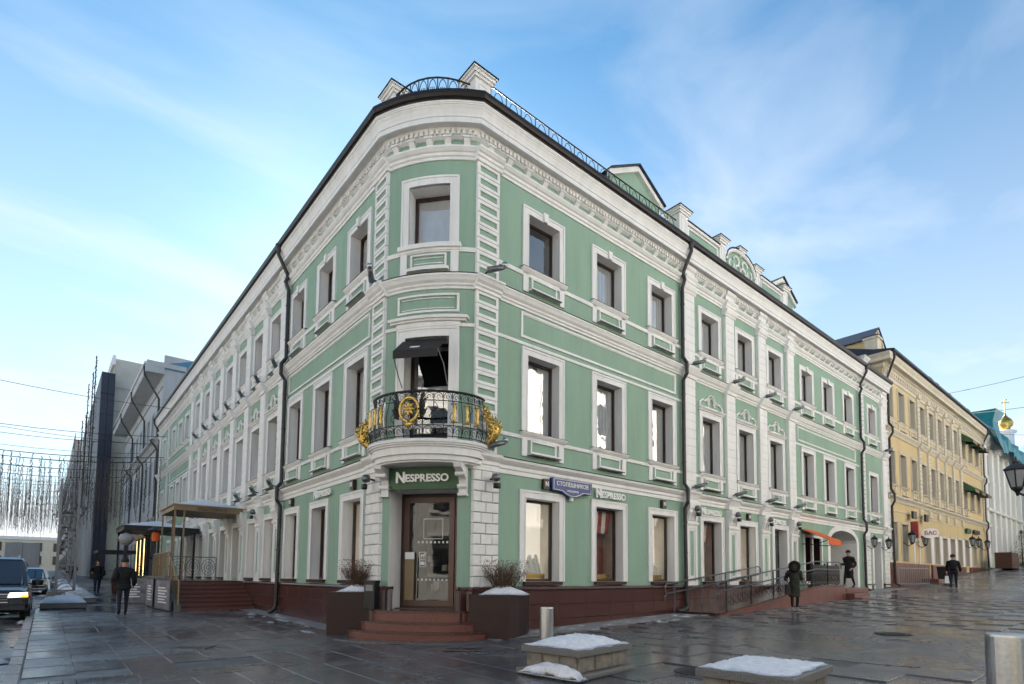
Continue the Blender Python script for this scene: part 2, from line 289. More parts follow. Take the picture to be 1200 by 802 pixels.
# left street: strips that run away along Y, with staggered ends
RC = (6.8, -7.0); RR = 3.0
xw = [-6.18, -5.6, -5.0, -4.4, -3.85, -3.2, -2.55, -1.9, -1.25, -0.62]
for i in range(len(xw)-1):
    y = -11-random.random()*1.2
    while y < 40:
        ln = random.choice((1.2, 1.5, 1.5, 1.9)) if i > 3 else 1.0
        if not (-1.6 < y < -0.9 and i < 5) and xw[i] > kx(y)-.02: SL.append((xw[i], xw[i+1], y, y+ln))
        y += ln
slab_zone(-0.62, 34, -9.6, -1.05, 1.5, 0.75, lambda x, y: math.hypot(x-RC[0], y-RC[1]) > RR+0.1)
slab_zone(34, 60, -9.6, -0.6, 1.5, 0.75)
slab_zone(-6.18, 34, -16.8, -9.6, 1.5, 0.75)
cx_, cy_ = -6.0, -10.6
def vis(x, y):
    dx, dy = x-cx_, y-cy_; a = dx*fw.x+dy*fw.y; b = dx*r_.x+dy*r_.y
    return a > 4.0 and -1.05*a < b < 0.95*a
sl = [s for s in SL if not in_building((s[0]+s[1])/2, (s[2]+s[3])/2)]
def big(s):
    x, y = (s[0]+s[1])/2, (s[2]+s[3])/2; d = math.hypot(x-cx_, y-cy_)
    return -(s[1]-s[0])*(s[3]-s[2])/d**3 if vis(x, y) else 1
sl.sort(key=big)
slm = {}
rest = MB(); thick = 0.03
for i, (xa, xb, ya, yb) in enumerate(sl):
    g_ = 0.003 if xa > 2 or ya < -9 else 0.0045; xm, ym = (xa+xb)/2, (ya+yb)/2; z = gz(xm, ym)+random.uniform(-0.0008, 0.0008); gx = (gz(xm+0.3, ym)-gz(xm-0.3, ym))/0.6; gy = (gz(xm, ym+0.3)-gz(xm, ym-0.3))/0.6
    gx += random.uniform(-1, 1)*0.0005; gy += random.uniform(-1, 1)*0.0008
    if i < 290 and big((xa, xb, ya, yb)) < 0:
        key = (round(xb-xa, 2), round(yb-ya, 2))
        if key not in slm:
            mb = MB(); hx, hy = (xb-xa)/2-g_, (yb-ya)/2-g_; c = 0.005
            vs = [(-hx, -hy, -thick), (hx, -hy, -thick), (hx, hy, -thick), (-hx, hy, -thick), (-hx, -hy, -c), (hx, -hy, -c), (hx, hy, -c), (-hx, hy, -c), (-hx+c, -hy+c, 0), (hx-c, -hy+c, 0), (hx-c, hy-c, 0), (-hx+c, hy-c, 0)]
            mb.add(vs, [(8, 9, 10, 11), (4, 5, 9, 8), (5, 6, 10, 9), (6, 7, 11, 10), (7, 4, 8, 11), (0, 1, 5, 4), (1, 2, 6, 5), (2, 3, 7, 6), (3, 0, 4, 7)], PAVE)
            slm[key] = mb.mesh('paving_slab')
        M = Matrix(((1, 0, 0, xm), (0, 1, 0, ym), (gx, gy, 1, z), (0, 0, 0, 1)))
        link('paving_slab', slm[key], pv, M)
    else:
        a, b, c_, d = xa+g_, xb-g_, ya+g_, yb-g_
        f = lambda x, y: (x, y, z+gx*(x-xm)+gy*(y-ym))
        f2 = lambda x, y: (x, y, z+gx*(x-xm)+gy*(y-ym)-0.03)
        rest.add([f(a, c_), f(b, c_), f(b, d), f(a, d), f2(a, c_), f2(b, c_), f2(b, d), f2(a, d)], [(0, 1, 2, 3), (4, 5, 1, 0), (5, 6, 2, 1), (6, 7, 3, 2), (7, 4, 0, 3)], PAVE)
link('paving_slabs', rest.mesh('paving_slabs'), pv, kind='stuff')
# sett band across the left pavement and setts in rings
st = MB()
def sett(pts, dz):
    top = [(x, y, gz(x, y)+dz) for x, y in pts]; bot = [(x, y, gz(x, y)-0.03) for x, y in pts]
    st.add(top+bot, [(0, 1, 2, 3), (4, 5, 1, 0), (5, 6, 2, 1), (6, 7, 3, 2), (7, 4, 0, 3)], PAVE)
for i in range(27):
    for j in range(3):
        x0 = -6.16+i*0.135; y0 = -1.55+j*0.21+random.uniform(-.01, .01); sett([(x0, y0), (x0+0.122, y0), (x0+0.122, y0+0.195), (x0, y0+0.195)], random.uniform(0, 0.008))
r = 0.25
while r < RR:
    n = max(6, int(2*PI*r/0.34)); o_ = random.random()
    for i in range(n):
        a0 = 2*PI*(i+o_)/n; a1 = a0+2*PI/n*0.98; h_ = random.uniform(-0.0005, 0.0015)
        if RC[1]+r*math.sin(a0) > -1.2: continue
        sett([(RC[0]+q*math.cos(a), RC[1]+q*math.sin(a)) for q, a in ((r, a0), (r+0.144, a0), (r+0.144, a1), (r, a1))], h_)
    r += 0.15
link('stone_setts', st.mesh('stone_setts'), pv, kind='stuff')
# apron strip along the facades, frosty
ap = MB()
for i in range(60):
    x0 = 0.4+i*0.5
    if x0 < 1.0: continue
    for (a, b) in ((-1.0, -0.55), (-0.54, -0.02)):
        q = [(x0+0.005, a), (x0+0.49, a), (x0+0.49, b), (x0+0.005, b)]
        ap.add([(x, y, gz(x, y)+0.004) for x, y in q]+[(x, y, gz(x, y)-0.03) for x, y in q], [(0, 1, 2, 3), (4, 5, 1, 0), (5, 6, 2, 1), (6, 7, 3, 2), (7, 4, 0, 3)], PAVEL)
for i in range(30):
    y0 = 0.6+i*0.5
    q = [(-0.6, y0+0.005), (-0.02, y0+0.005), (-0.02, y0+0.49), (-0.6, y0+0.49)]
    ap.add([(x, y, gz(x, y)+0.004) for x, y in q]+[(x, y, gz(x, y)-0.03) for x, y in q], [(0, 1, 2, 3), (4, 5, 1, 0), (5, 6, 2, 1), (6, 7, 3, 2), (7, 4, 0, 3)], PAVEL)
link('kerb_strip', ap.mesh('kerb_strip'), pv, kind='stuff')

# ---------------------------------------------------------------- corner building
CB = thing('corner_building', 'mint green three storey classical corner building with white trim and a rounded corner bay', 'building')
XL, XR = 37.9, 30.3
arc = [(HC*2*(i/12)-HC) for i in range(13)]
def bw(x, dy=0): p = BF @ Vector((x, by(x)+dy, 0)); return (p.x, p.y)
PATH = [(0, XL), (0, AY)]+[bw(x) for x in arc[1:-1]]+[(BX, 0), (XR, 0)]
def sweep(mb, path, prof, mt, caps=True):       # prof (e outward, z); outward is to the right of travel
    P = [Vector(p) for p in path]; n = len(P); ns = []
    for i in range(n-1):
        d = (P[i+1]-P[i]).normalized(); ns.append(Vector((d.y, -d.x)))
    offs = []
    for i in range(n):
        a = ns[max(i-1, 0)]; b = ns[min(i, n-2)]; offs.append((a+b)/(1+a.dot(b)))
    k = len(prof); vs = [(P[i].x+offs[i].x*e, P[i].y+offs[i].y*e, z) for i in range(n) for e, z in prof]
    fs = [(i*k+j, i*k+(j+1) % k, (i+1)*k+(j+1) % k, (i+1)*k+j) for i in range(n-1) for j in range(k)]
    if caps: fs += [tuple(range(k)), tuple(range((n-1)*k+k-1, (n-1)*k-1, -1))]
    mb.add(vs, fs, mt)
def S_(name, prof, mt, path=PATH, parent=CB, **k):
    mb = MB(); sweep(mb, path, prof, mt); return put(name, mb, parent, **k)
# levels
ZP, Z1, Z2, Z3 = 1.12, 3.92, 8.22, 11.40
S_('architrave_moulding', [(-.05, 11.40), (.035, 11.40), (.035, 11.47), (.07, 11.49), (.07, 11.56), (.11, 11.58), (.16, 11.64), (.16, 11.68), (-.05, 11.70)], WHITE)
S_('frieze_band', [(-.05, 11.70), (.012, 11.70), (.012, 11.91), (-.05, 11.91)], GREEN)
S_('bed_moulding', [(-.05, 11.90), (.04, 11.90), (.09, 11.93), (.11, 11.94), (.11, 12.05), (.15, 12.07), (.16, 12.12), (-.05, 12.12)], WHITE)
S_('cornice', [(-.05, 12.12), (.29, 12.12), (.29, 12.09), (.35, 12.09), (.35, 12.20), (.32, 12.205), (.32, 12.235), (.345, 12.24), (.35, 12.30), (.385, 12.39), (.42, 12.44), (.42, 12.46), (.44, 12.465), (.44, 12.495), (.455, 12.50), (.455, 12.54), (-.05, 12.54)], WHITE)
S_('gutter', [(-.05, 12.54), (.45, 12.54), (.47, 12.57), (.52, 12.59), (.55, 12.64), (.555, 12.70), (.54, 12.75), (.49, 12.76), (.40, 12.78), (-.4, 12.92), (-.4, 12.54)], ROOF)
S_('belt_cornice', [(-.05, 8.20), (.03, 8.20), (.03, 8.25), (.07, 8.28), (.07, 8.32), (.13, 8.37), (.17, 8.44), (.19, 8.46), (.19, 8.50), (-.05, 8.55)], WHITE)
S_('belt_cornice_flashing', [(.0, 8.552), (.195, 8.508), (.2, 8.52), (.0, 8.565)], ROOF)
S_('string_course', [(-.05, 3.90), (.03, 3.90), (.03, 4.00), (.06, 4.02), (.06, 4.10), (.12, 4.15), (.17, 4.20), (.18, 4.25), (-.05, 4.31)], WHITE)
S_('string_course_flashing', [(.0, 4.312), (.185, 4.262), (.19, 4.275), (.0, 4.325)], ROOF)
for nm, z0, z1 in (('sill_band', 9.11, 9.21), ('sill_band', 4.85, 4.94)):
    S_(nm, [(-.03, z0), (.035, z0), (.045, z0+.05), (.045, z1), (-.03, z1+.01)], WHITE)
for pth in ([(0, 8.95), (0, AY)]+[bw(x) for x in arc[1:-1]]+[(BX, 0), (9.9, 0)], [(18.2, 0), (26.1, 0)], [(0, 33.6), (0, 26.0)]):
    S_('string_band', [(-.03, 7.28), (.03, 7.28), (.035, 7.32), (.03, 7.36), (-.03, 7.365)], WHITE, pth)
# roof
rf = MB()
rp = [(0, XL), (0, AY)]+[bw(x) for x in arc[1:-1]]+[(BX, 0), (XR, 0)]
k = len(rp); inner = [(7, XL), (7, 7)]+[(7, 7)]*11+[(7, 7), (XR, 7)]
vs = [(x+(.35 if y > 2 else .25), y+(.25 if x > 1 else .1), 12.90) for x, y in rp]+[(x, y, 15.0) for x, y in inner]
rf.add(vs, [(i, i+1, i+1+k, i+k) for i in range(k-1)], ROOFB)
rf.add([(7, XL, 15.0), (7, 7, 15.0), (XR, 7, 15.0), (XR, 14, 12.9), (14, 14, 12.9), (14, XL, 12.9)], [(0, 1, 4, 5), (1, 2, 3, 4)], ROOFB)
rf.add([(20.6, .5, 12.85), (XR, .5, 12.85), (XR, 1.9, 15.15), (20.6, 1.9, 15.15), (20.6, 7, 15.6), (XR, 7, 15.6), (20.6, 7, 12.9), (XR, 7, 12.9)], [(0, 1, 2, 3), (3, 2, 5, 4), (0, 3, 4, 6), (1, 7, 5, 2)], ROOFB)
for i in range(18):
    x = 2.5+i
    rf.box(x-.012, x+.012, 0, 7.3, 0, .035, ROOF, Matrix(((1, 0, 0, 0), (0, .96, 0, .25), (0, .30, 1, 12.86), (0, 0, 0, 1))))
put('roof', rf, CB)

# dentils and brackets ------------------------------------------------
br = MB()     # modillion bracket: x centred, y front negative
br.prof([(0, 11.71), (-.06, 11.71), (-.07, 11.78), (-.11, 11.82), (-.15, 11.87), (0, 11.87)], -.075, .075, WHITE)
br.box(-.10, .10, -.175, 0, 11.87, 11.915, WHITE)
bme = br.mesh('bracket')
dn = MB(); dn2 = MB()
def dent(mb, M, x): mb.box(x-.035, x+.035, -.165, -.105, 11.955, 12.055, WHITE, M)
SK = []
def row(F, xs0, xs1, n, mb):
    for i in range(n):
        x = xs0+(i+.5)*(xs1-xs0)/n; link('bracket', bme, CB, F @ T(x, 0, 0))
row(RF, 1.45, 9.9, 14, None); row(RF, 10.4, 30.2, 34, None); row(LF, -9.0, -1.78, 12, None); row(LF, -25.4, -9.5, 26, None)
for i in range(5):
    x = -HC+HC*2*(i+.5)/5; link('bracket', bme, CB, BF @ T(x, by(x), 0) @ RZ(math.asin(x/RB)))
rb = MB()
for i in range(20):
    x = 25.6+i*.61; M = LF @ T(-x, 0, 0); rb.box(-.07, .07, -.13, 0, 11.72, 11.92, WHITE, M)
put('far_brackets', rb, CB, kind='stuff')
x = 1.45
while x < 30.2: dent(dn, RF, x); x += .125
x = 1.8
while x < 37.8: dent(dn, LF, -x); x += .125
x = -HC+.06
while x < HC: dent(dn, BF @ T(x, by(x)) @ RZ(math.asin(x/RB)) @ T(-x, 0), x); x += .125
put('dentil_course', dn, CB, kind='stuff')

# ---------------------------------------------------------------- window kits
cache = {}
def wall_grid(F, x0, x1, z0, z1, holes, mt, name='wall', parent=CB, y=0.0, yfun=None, extra=()):
    xs = sorted(set([x0, x1]+[h[0] for h in holes]+[h[1] for h in holes]+list(extra))); zs = sorted(set([z0, z1]+[h[2] for h in holes]+[h[3] for h in holes]))
    mb = MB(); Y = yfun or (lambda x: y)
    for a, b in zip(xs, xs[1:]):
        for c, d in zip(zs, zs[1:]):
            mx_, mz = (a+b)/2, (c+d)/2
            if any(h[0] < mx_ < h[1] and h[2] < mz < h[3] for h in holes): continue
            mb.face([(a, Y(a), c), (b, Y(b), c), (b, Y(b), d), (a, Y(a), d)], mt)
    return put(name, mb, parent, F)
def kit(w_, h_, d, cw, wallm, trim, style, glassm=None, framem=BROWN, proud=.05):
    key = (round(w_, 2), round(h_, 2), round(d, 2), round(cw, 2), wallm.name, trim.name, style, (glassm or GLASS).name)
    if key in cache: return cache[key]
    hw = w_/2; K = {}
    mb = MB()
    # stepped casing: outer fillet + inner band, and the reveals
    zb = 0.0; lift = 0.0
    mb.frame(-hw-cw, hw+cw, zb, h_+cw, .05, -proud, .0, trim, False)
    mb.frame(-hw-cw+.05, hw+cw-.05, zb, h_+cw-.05, cw-.05-.03, -proud*.62, .0, trim, False)
    mb.frame(-hw-.03, hw+.03, zb, h_+.03, .03, -proud*.9, .0, trim, False)
    t = .004
    mb.face([(-hw, -.01, 0), (-hw, d, 0), (-hw, d, h_), (-hw, -.01, h_)], trim); mb.face([(hw, -.01, 0), (hw, d, 0), (hw, d, h_), (hw, -.01, h_)], trim)
    mb.face([(-hw, -.01, h_), (hw, -.01, h_), (hw, d, h_), (-hw, d, h_)], trim); mb.face([(-hw, -.01, 0), (hw, -.01, 0), (hw, d, 0), (-hw, d, 0)], trim)
    mb.add([(-hw-.3, d+.08, -.1), (hw+.3, d+.08, -.1), (hw+.3, d+.08, h_+.1), (-hw-.3, d+.08, h_+.1), (-hw-.3, d+1.2, -.1), (hw+.3, d+1.2, -.1), (hw+.3, d+1.2, h_+.1), (-hw-.3, d+1.2, h_+.1)],
           [(4, 5, 6, 7), (0, 1, 5, 4), (1, 2, 6, 5), (2, 3, 7, 6), (3, 0, 4, 7)], INT)
    K['window'] = mb.mesh('window')
    fr = MB(); fr.frame(-hw, hw, 0, h_, .065, d-.03, d+.04, framem)
    if 'mull' in style: fr.box(-.03, .03, d-.025, d+.035, .065, h_-.065, framem)
    if 'trans' in style: fr.box(-hw+.065, hw-.065, d-.025, d+.035, h_*.70, h_*.70+.05, framem)
    K['frame'] = fr.mesh('frame')
    p = MB(); p.box(-hw+.06, hw-.06, d+.0, d+.012, .06, h_-.06, glassm or GLASS); K['pane'] = p.mesh('pane')
    if 'curt' in style:
        cu = MB(); n = 26
        for (a, b) in (((-hw+.04, -hw+.04+(w_-.08)*(.42 if 'wide' in style else .3)), (hw-.04-(w_-.08)*(.42 if 'wide' in style else .34), hw-.04)) if 'full' not in style else ((-hw+.03, hw-.03),)):
            ps = [(a+(b-a)*i/n, d+.055+.018*math.sin(i*1.9)) for i in range(n+1)]
            for q, r2 in zip(ps, ps[1:]): cu.face([(q[0], q[1], .02), (r2[0], r2[1], .02), (r2[0], r2[1], h_-.02), (q[0], q[1], h_-.02)], CURT)
        K['curtain'] = cu.mesh('curtain')
    if 'sill' in style:
        s = MB(); s.prof([(d, .0), (-.13, -.015), (-.13, -.03), (-.11, -.06), (-.06, -.11), (0, -.12), (0, -.004), (d, -.004)], -hw-cw-.04, hw+cw+.04, trim)
        s.prof([(.0, .004), (-.14, -.012), (-.14, -.004), (0, .012)], -hw-cw-.05, hw+cw+.05, ROOF); K['sill'] = s.mesh('sill')
        a = MB(); A = .60 if 'tall' in style else .50
        a.box(-.085, .085, -.045, 0, -.12-A, -.12, trim)
        K['sill_leg'] = a.mesh('sill_leg')
        a = MB(); q = hw+cw-.30; a.frame(-q, q, -.12-A+.10, -.19, .045, -.055, 0, trim); a.box(-q+.045, q-.045, -.012, 0, -.12-A+.145, -.235, wallm)
        a.box(-q-.08, q+.08, -.16, 0, -.12-A+.045, -.12-A+.10, trim); a.box(-q-.08, q+.08, -.165, -.16, -.12-A+.03, -.12-A+.06, ROOF); K['apron_panel'] = a.mesh('apron_panel')
    if 'key' in style:
        a = MB(); a.add([(-.055, -.10, h_-.01), (.055, -.10, h_-.01), (.085, -.10, h_+cw+.03), (-.085, -.10, h_+cw+.03), (-.055, 0, h_-.01), (.055, 0, h_-.01), (.085, 0, h_+cw+.03), (-.085, 0, h_+cw+.03)], [(0, 1, 2, 3), (0, 4, 5, 1), (1, 5, 6, 2), (2, 6, 7, 3), (3, 7, 4, 0)], trim); K['keystone'] = a.mesh('keystone')
    if 'ped' in style:
        a = MB(); zt = h_+cw
        a.prof([(0, zt+.02), (-.07, zt+.02), (-.09, zt+.06), (-.14, zt+.09), (-.15, zt+.12), (0, zt+.15)], -hw-cw-.05, hw+cw+.05, trim)
        for sx in (-1, 1):      # swept shoulder pieces
            pts = [(sx*(hw+cw-.02), zt+.16), (sx*(hw+cw-.02), zt+.30), (sx*(hw+cw-.22), zt+.42), (sx*(hw+cw-.34), zt+.38), (sx*.22, zt+.50)]
            a.tube([(x, -.04, z) for x, z in pts], .032, trim, 6)
            for q in range(3): a.box(min(sx*(hw+cw-.02), sx*(hw+cw-.16)), max(sx*(hw+cw-.02), sx*(hw+cw-.16)), -.09+.02*q, 0, zt+.13+q*.02, zt+.15+q*.02, trim)
        for R_, th in ((.24, .03), (.15, .022)):
            a.tube([(R_*math.cos(t2), -.05, zt+.40+R_*1.0*math.sin(t2)) for t2 in [(-.25+1.5*i/14)*PI for i in range(15)]], th, trim, 6)
        a.prof([(0, zt+.16), (-.05, zt+.16), (-.06, zt+.2), (0, zt+.22)], -.42, .42, trim)
        K['pediment'] = a.mesh('pediment')
    if 'shop' in style:
        a = MB(); a.prof([(d, .0), (-.12, -.01), (-.12, -.09), (0, -.09), (0, -.01)], -hw-.06, hw+.06, GRAN); K['sill'] = a.mesh('sill')
        a = MB(); yb = d+.55; a.face([(-hw-.1, yb, .0), (hw+.1, yb, 0), (hw+.1, yb, h_+.05), (-hw-.1, yb, h_+.05)], GLOWD if 'poster' not in style else POSTER)
        a.face([(hw-.02, d+.06, 0), (hw+.1, yb, 0), (hw+.1, yb, h_), (hw-.02, d+.06, h_)], DISP); a.face([(-hw+.02, d+.06, 0), (-hw-.1, yb, 0), (-hw-.1, yb, h_), (-hw+.02, d+.06, h_)], DISP)
        a.face([(-hw, d+.05, .03), (hw, d+.05, .03), (hw, yb, .03), (-hw, yb, .03)], DISP); K['display_panel'] = a.mesh('display_panel')
        a = MB(); a.box(-hw+.1, hw-.14, d+.10, d+.13, .07, .20, GOLD if 'blank' not in style else GOLDM); K['gold_strip'] = a.mesh('gold_strip')
        if 'poster' in style:
            a = MB(); n = 6; ww = (w_-.16)/n
            for i in range(n):
                x = -hw+.08+i*ww; z = h_*.70
                pts = [(x, h_-.03), (x, z)]+[(x+ww/2-ww/2*math.cos(t2), z-ww*.45*math.sin(t2)) for t2 in (.6, 1.2, 1.57, 1.95, 2.5)]+[(x+ww, z), (x+ww, h_-.03)]
                a.add([(px, d+.12+(h_-pz)*.1, pz) for px, pz in pts], [tuple(range(len(pts)))], LET if i % 2 == 0 else RED)
            K['striped_valance'] = a.mesh('striped_valance')
        if 'snow' in style:
            a = MB()
            for i in range(16):
                x = -hw+.2+random.random()*(w_-.4); a.lathe([(.16, .2), (.12, .30+random.random()*.2), (.03, .42+random.random()*.3)], LET, 7, (x, d+.35, 0))
            K['white_prop'] = a.mesh('white_prop')
    cache[key] = K; return K
def window(F, xc, zb, w_, h_, d=.28, cw=.20, wallm=GREEN, trim=WHITE, style='', parent=CB, glassm=None, sub=True, lab=None, y=0):
    K = kit(w_, h_, d, cw, wallm, trim, style, glassm); M = F @ T(xc, y, zb)
    wn = link('window', K['window'], parent, M, label=lab)
    for nme, me in K.items():
        if nme == 'sill_leg':
            if sub:
                for sx in (-1, 1): link(nme, me, wn, M @ T(sx*(w_/2+cw-.105), 0))
        elif nme != 'window' and (sub or nme in ('pane', 'frame', 'sill', 'curtain')): link(nme, me, wn, M)
    return wn
def hole(xc, zb, w_, h_): return (xc-w_/2, xc+w_/2, zb, zb+h_)
OW = 1.10; H3 = (9.32, 1.48); H2 = (5.04, 2.0); H1 = (1.27, 2.10)
# right facade openings
r_sec1 = [3.6, 6.2, 8.78]; r_sec2 = [11.68, 14.18, 16.68]; r_sec3 = [19.8, 22.2, 24.75]; r_end = [28.2]
hs = []
for i, x in enumerate(r_sec1+r_sec2+r_sec3+r_end):
    hs += [hole(x, H3[0], OW, H3[1]), hole(x, H2[0], OW, H2[1])]
for x in r_sec1+r_sec2[:2]: hs.append(hole(x, H1[0], 1.16, H1[1]))
hs += [hole(16.9, 1.15, 1.1, 2.25), hole(28.4, .88, 1.1, 2.55), (19.1, 21.1, 1.15, 3.35), (21.95, 25.35, .3, 3.2)]
archpts = [(23.65-1.7*math.cos(PI*i/12), 3.2+.55*math.sin(PI*i/12)) for i in range(13)]
hs.append((21.95, 25.35, 3.2, 3.78))
wall_grid(RF, BX, XR, -1, 12.6, hs, GREEN)
aw = MB()
for (x0, z0), (x1, z1) in zip(archpts, archpts[1:]): aw.face([(x0, 0, z0), (x1, 0, z1), (x1, 0, 3.78), (x0, 0, 3.78)], GREEN)
put('arch_spandrel', aw, CB)
# left facade openings
l_sec1 = [3.42, 5.76, 8.18]; l_sec2 = [10.55, 12.75, 15.05, 17.35, 19.65, 21.98, 24.35]; l_sec3 = [27.5, 29.8, 32.1]; l_end = [35.9]
hl = []
for t in l_sec1+l_sec2+l_sec3+l_end: hl += [hole(-t, H3[0], OW, H3[1]), hole(-t, H2[0], OW, H2[1]), hole(-t, 1.27, 1.1, 2.10)]
wall_grid(LF, -XL, -AY, -1, 12.6, hl, GREEN)
# bay wall
bh = [(-.52, .52, 9.32, 10.80), (-.55, .55, 4.35, 7.04), (-.88, .80, .6, 3.42)]
wall_grid(BF, -HC, HC, 0, 12.6, bh, GREEN, yfun=by, extra=arc)
# roof end walls so the block is closed
eb = MB(); eb.box(XR-.3, XR, .02, 14, -1, 12.88, CREAM); put('party_wall', eb, CB)
eb = MB(); eb.box(.02, 14, XL-.3, XL, -1, 12.88, GREEN); put('party_wall', eb, CB)
eb = MB(); eb.box(13.9, XR-.31, 13.9, 14.1, -1, 12.85, CREAM); put('light_stop_wall', eb, CB)  # unseen rear walls added to stop sun leaking into the open block
eb = MB(); eb.box(13.6, 13.85, 14.15, XL-.31, -1, 12.85, CREAM); put('light_stop_wall', eb, CB)
eb = MB(); eb.box(.4, 13.5, 5.2, 5.4, -1, 12.85, INT); put('added_inner_wall', eb, CB)  # unseen dark wall, added inside the shell along with the rear ones
st3 = ['curtwidesillkeymullX', 'curtsillkeyX', 'curtsillkeyY']
sty = lambda i, s: s+('curtfull' if i % 3 == 0 else 'curtwide' if i % 3 == 1 else 'curt')
n = 0
for x in r_sec1+r_sec3:
    window(RF, x, H3[0], OW, H3[1], style='sillkey'+('' if n == 0 else 'curtfull' if n in (1, 2) else 'curtwide')); window(RF, x, H2[0], OW, H2[1], style='sill'+('curtfull' if n == 1 else 'curtwide' if n in (0, 2) else 'curt')); n += 1
for i, x in enumerate(r_sec2):
    window(RF, x, H3[0], OW, H3[1], style=sty(i, 'sill')); window(RF, x, H2[0], OW, H2[1], style=sty(i, 'sillped'))
window(RF, 28.2, H3[0], OW, H3[1], style='sillkeycurt'); window(RF, 28.2, H2[0], OW, H2[1], style='silltrans')
window(RF, 3.6, H1[0], 1.16, H1[1], style='shopsnow', glassm=SHOPG, lab='storefront window with a plain cream display'); window(RF, 6.2, H1[0], 1.16, H1[1], style='shopposter', glassm=SHOPG, lab='storefront window with a red and white striped valance'); window(RF, 8.78, H1[0], 1.16, H1[1], style='shopsnowX', glassm=SHOPG)
window(RF, 11.68, H1[0], 1.16, H1[1], style='shopposter', glassm=SHOPG); window(RF, 14.18, H1[0], 1.16, H1[1], style='shopblank', glassm=SHOPG)
for i, t in enumerate(l_sec1+l_sec2+l_sec3+l_end):
    near = i < 6; s2 = 'ped' if 3 <= i < 10 else ''
    window(LF, -t, H3[0], OW, H3[1], style='sill'+('key' if i < 3 or i > 9 else '')+('curtfull' if i % 2 else 'curt'), sub=i < 10)
    window(LF, -t, H2[0], OW, H2[1], style='sill'+s2+('curtfull' if i % 3 else 'curt'), sub=i < 10)
    if not (14 < t < 16.2): window(LF, -t, 1.27, 1.1, 2.10, style='shopblank' if i != 1 else 'shopposter', glassm=SHOPG, sub=near)
# blank frieze panels
def rectpanel(F, x0, x1, z0, z1):
    p = MB(); p.frame(x0, x1, z0, z1, .05, -.035, 0, WHITE); p.frame(x0+.05, x1-.05, z0+.05, z1-.05, .025, -.018, 0, WHITE); put('frieze_panel', p, CB, F)
rectpanel(RF, 2.82, 9.54, 7.47, 8.14); rectpanel(LF, -9.0+.05, -2.62, 7.47, 8.14); rectpanel(RF, 18.75, 25.6, 7.47, 8.12); rectpanel(LF, -33.2, -26.4, 7.47, 8.12)
# bay trim: curved bars follow the wall
def cbar(mb, x0, x1, z0, z1, p, mt, b=0.0, n=8):
    xs = [x0+(x1-x0)*i/n for i in range(n+1)]
    vs = []
    for x in xs:
        y = by(x); vs += [(x, y-p, z0), (x, y-p, z1), (x, y+b, z1), (x, y+b, z0)]
    fs = [(i*4+j, i*4+(j+1) % 4, (i+1)*4+(j+1) % 4, (i+1)*4+j) for i in range(n) for j in range(4)]+[(0, 1, 2, 3), (n*4+3, n*4+2, n*4+1, n*4)]
    mb.add(vs, fs, mt)
def bay_window(hw, z0, z1, cw, casing_to, style):
    M = BF; w_ = MB(); d = .26
    for sx in (-1, 1):
        a, b = sx*(hw+.03), sx*(hw+cw-.05)
        cbar(w_, min(a, b), max(a, b), casing_to, z1+.03, .035, WHITE, .02, 2); a, b = sx*(hw+cw-.05), sx*(hw+cw); cbar(w_, min(a, b), max(a, b), casing_to, z1+cw, .055, WHITE, .02, 1)
        a, b = sx*hw, sx*(hw+.03); cbar(w_, min(a, b), max(a, b), casing_to, z1+.03, .048, WHITE, .02, 1)
        x = sx*hw; w_.face([(x, by(x)-.02, z0), (x, d, z0), (x, d, z1), (x, by(x)-.02, z1)], WHITE)
    cbar(w_, -hw-cw+.05, hw+cw-.05, z1+.03, z1+cw-.05, .035, WHITE, .02); cbar(w_, -hw-cw+.05, hw+cw-.05, z1+cw-.05, z1+cw, .055, WHITE, .02); cbar(w_, -hw, hw, z1, z1+.03, .048, WHITE, .02)
    xs = [-hw+2*hw*i/8 for i in range(9)]
    for zz in (z0, z1):
        for a, b in zip(xs, xs[1:]): w_.face([(a, by(a)-.01, zz), (b, by(b)-.01, zz), (b, d, zz), (a, d, zz)], WHITE)
    w_.add([(-hw-.3, d+.08, z0-.1), (hw+.3, d+.08, z0-.1), (hw+.3, d+.08, z1+.1), (-hw-.3, d+.08, z1+.1), (-hw-.3, d+1.2, z0-.1), (hw+.3, d+1.2, z0-.1), (hw+.3, d+1.2, z1+.1), (-hw-.3, d+1.2, z1+.1)],
           [(4, 5, 6, 7), (0, 1, 5, 4), (1, 2, 6, 5), (2, 3, 7, 6), (3, 0, 4, 7)], INT)
    wn = put('window', w_, CB, M)
    f = MB(); f.frame(-hw, hw, z0, z1, .07, d-.03, d+.04, BROWN); put('frame', f, wn, M)
    p = MB(); p.box(-hw+.06, hw-.06, d, d+.012, z0+.06, z1-.06, BAYG if z0 > 8 else GLASS); put('pane', p, wn, M)
    return wn
wn = bay_window(.52, 9.32, 10.80, .21, 9.21, '')
s = MB()
for i in range(16): a_, b_ = -.48+.96*i/16, -.48+.96*(i+1)/16; s.face([(a_, .31+.008*math.sin(i), 9.35), (b_, .31+.008*math.sin(i+1), 9.35), (b_, .31+.008*math.sin(i+1), 10.78), (a_, .31+.008*math.sin(i), 10.78)], CURT)
put('curtain', s, wn, BF)  # pale sheet added behind the pane to brighten it like reflected sky
s = MB(); cbar(s, -.79, .79, 9.20, 9.31, .11, WHITE, .02); cbar(s, -.76, .76, 9.14, 9.20, .06, WHITE, .02); put('sill', s, wn, BF)
for a_ in (-.73, .55): s = MB(); cbar(s, a_, a_+.18, 8.53, 9.14, .045, WHITE, .02, 2); put('sill_leg', s, wn, BF)
s = MB()
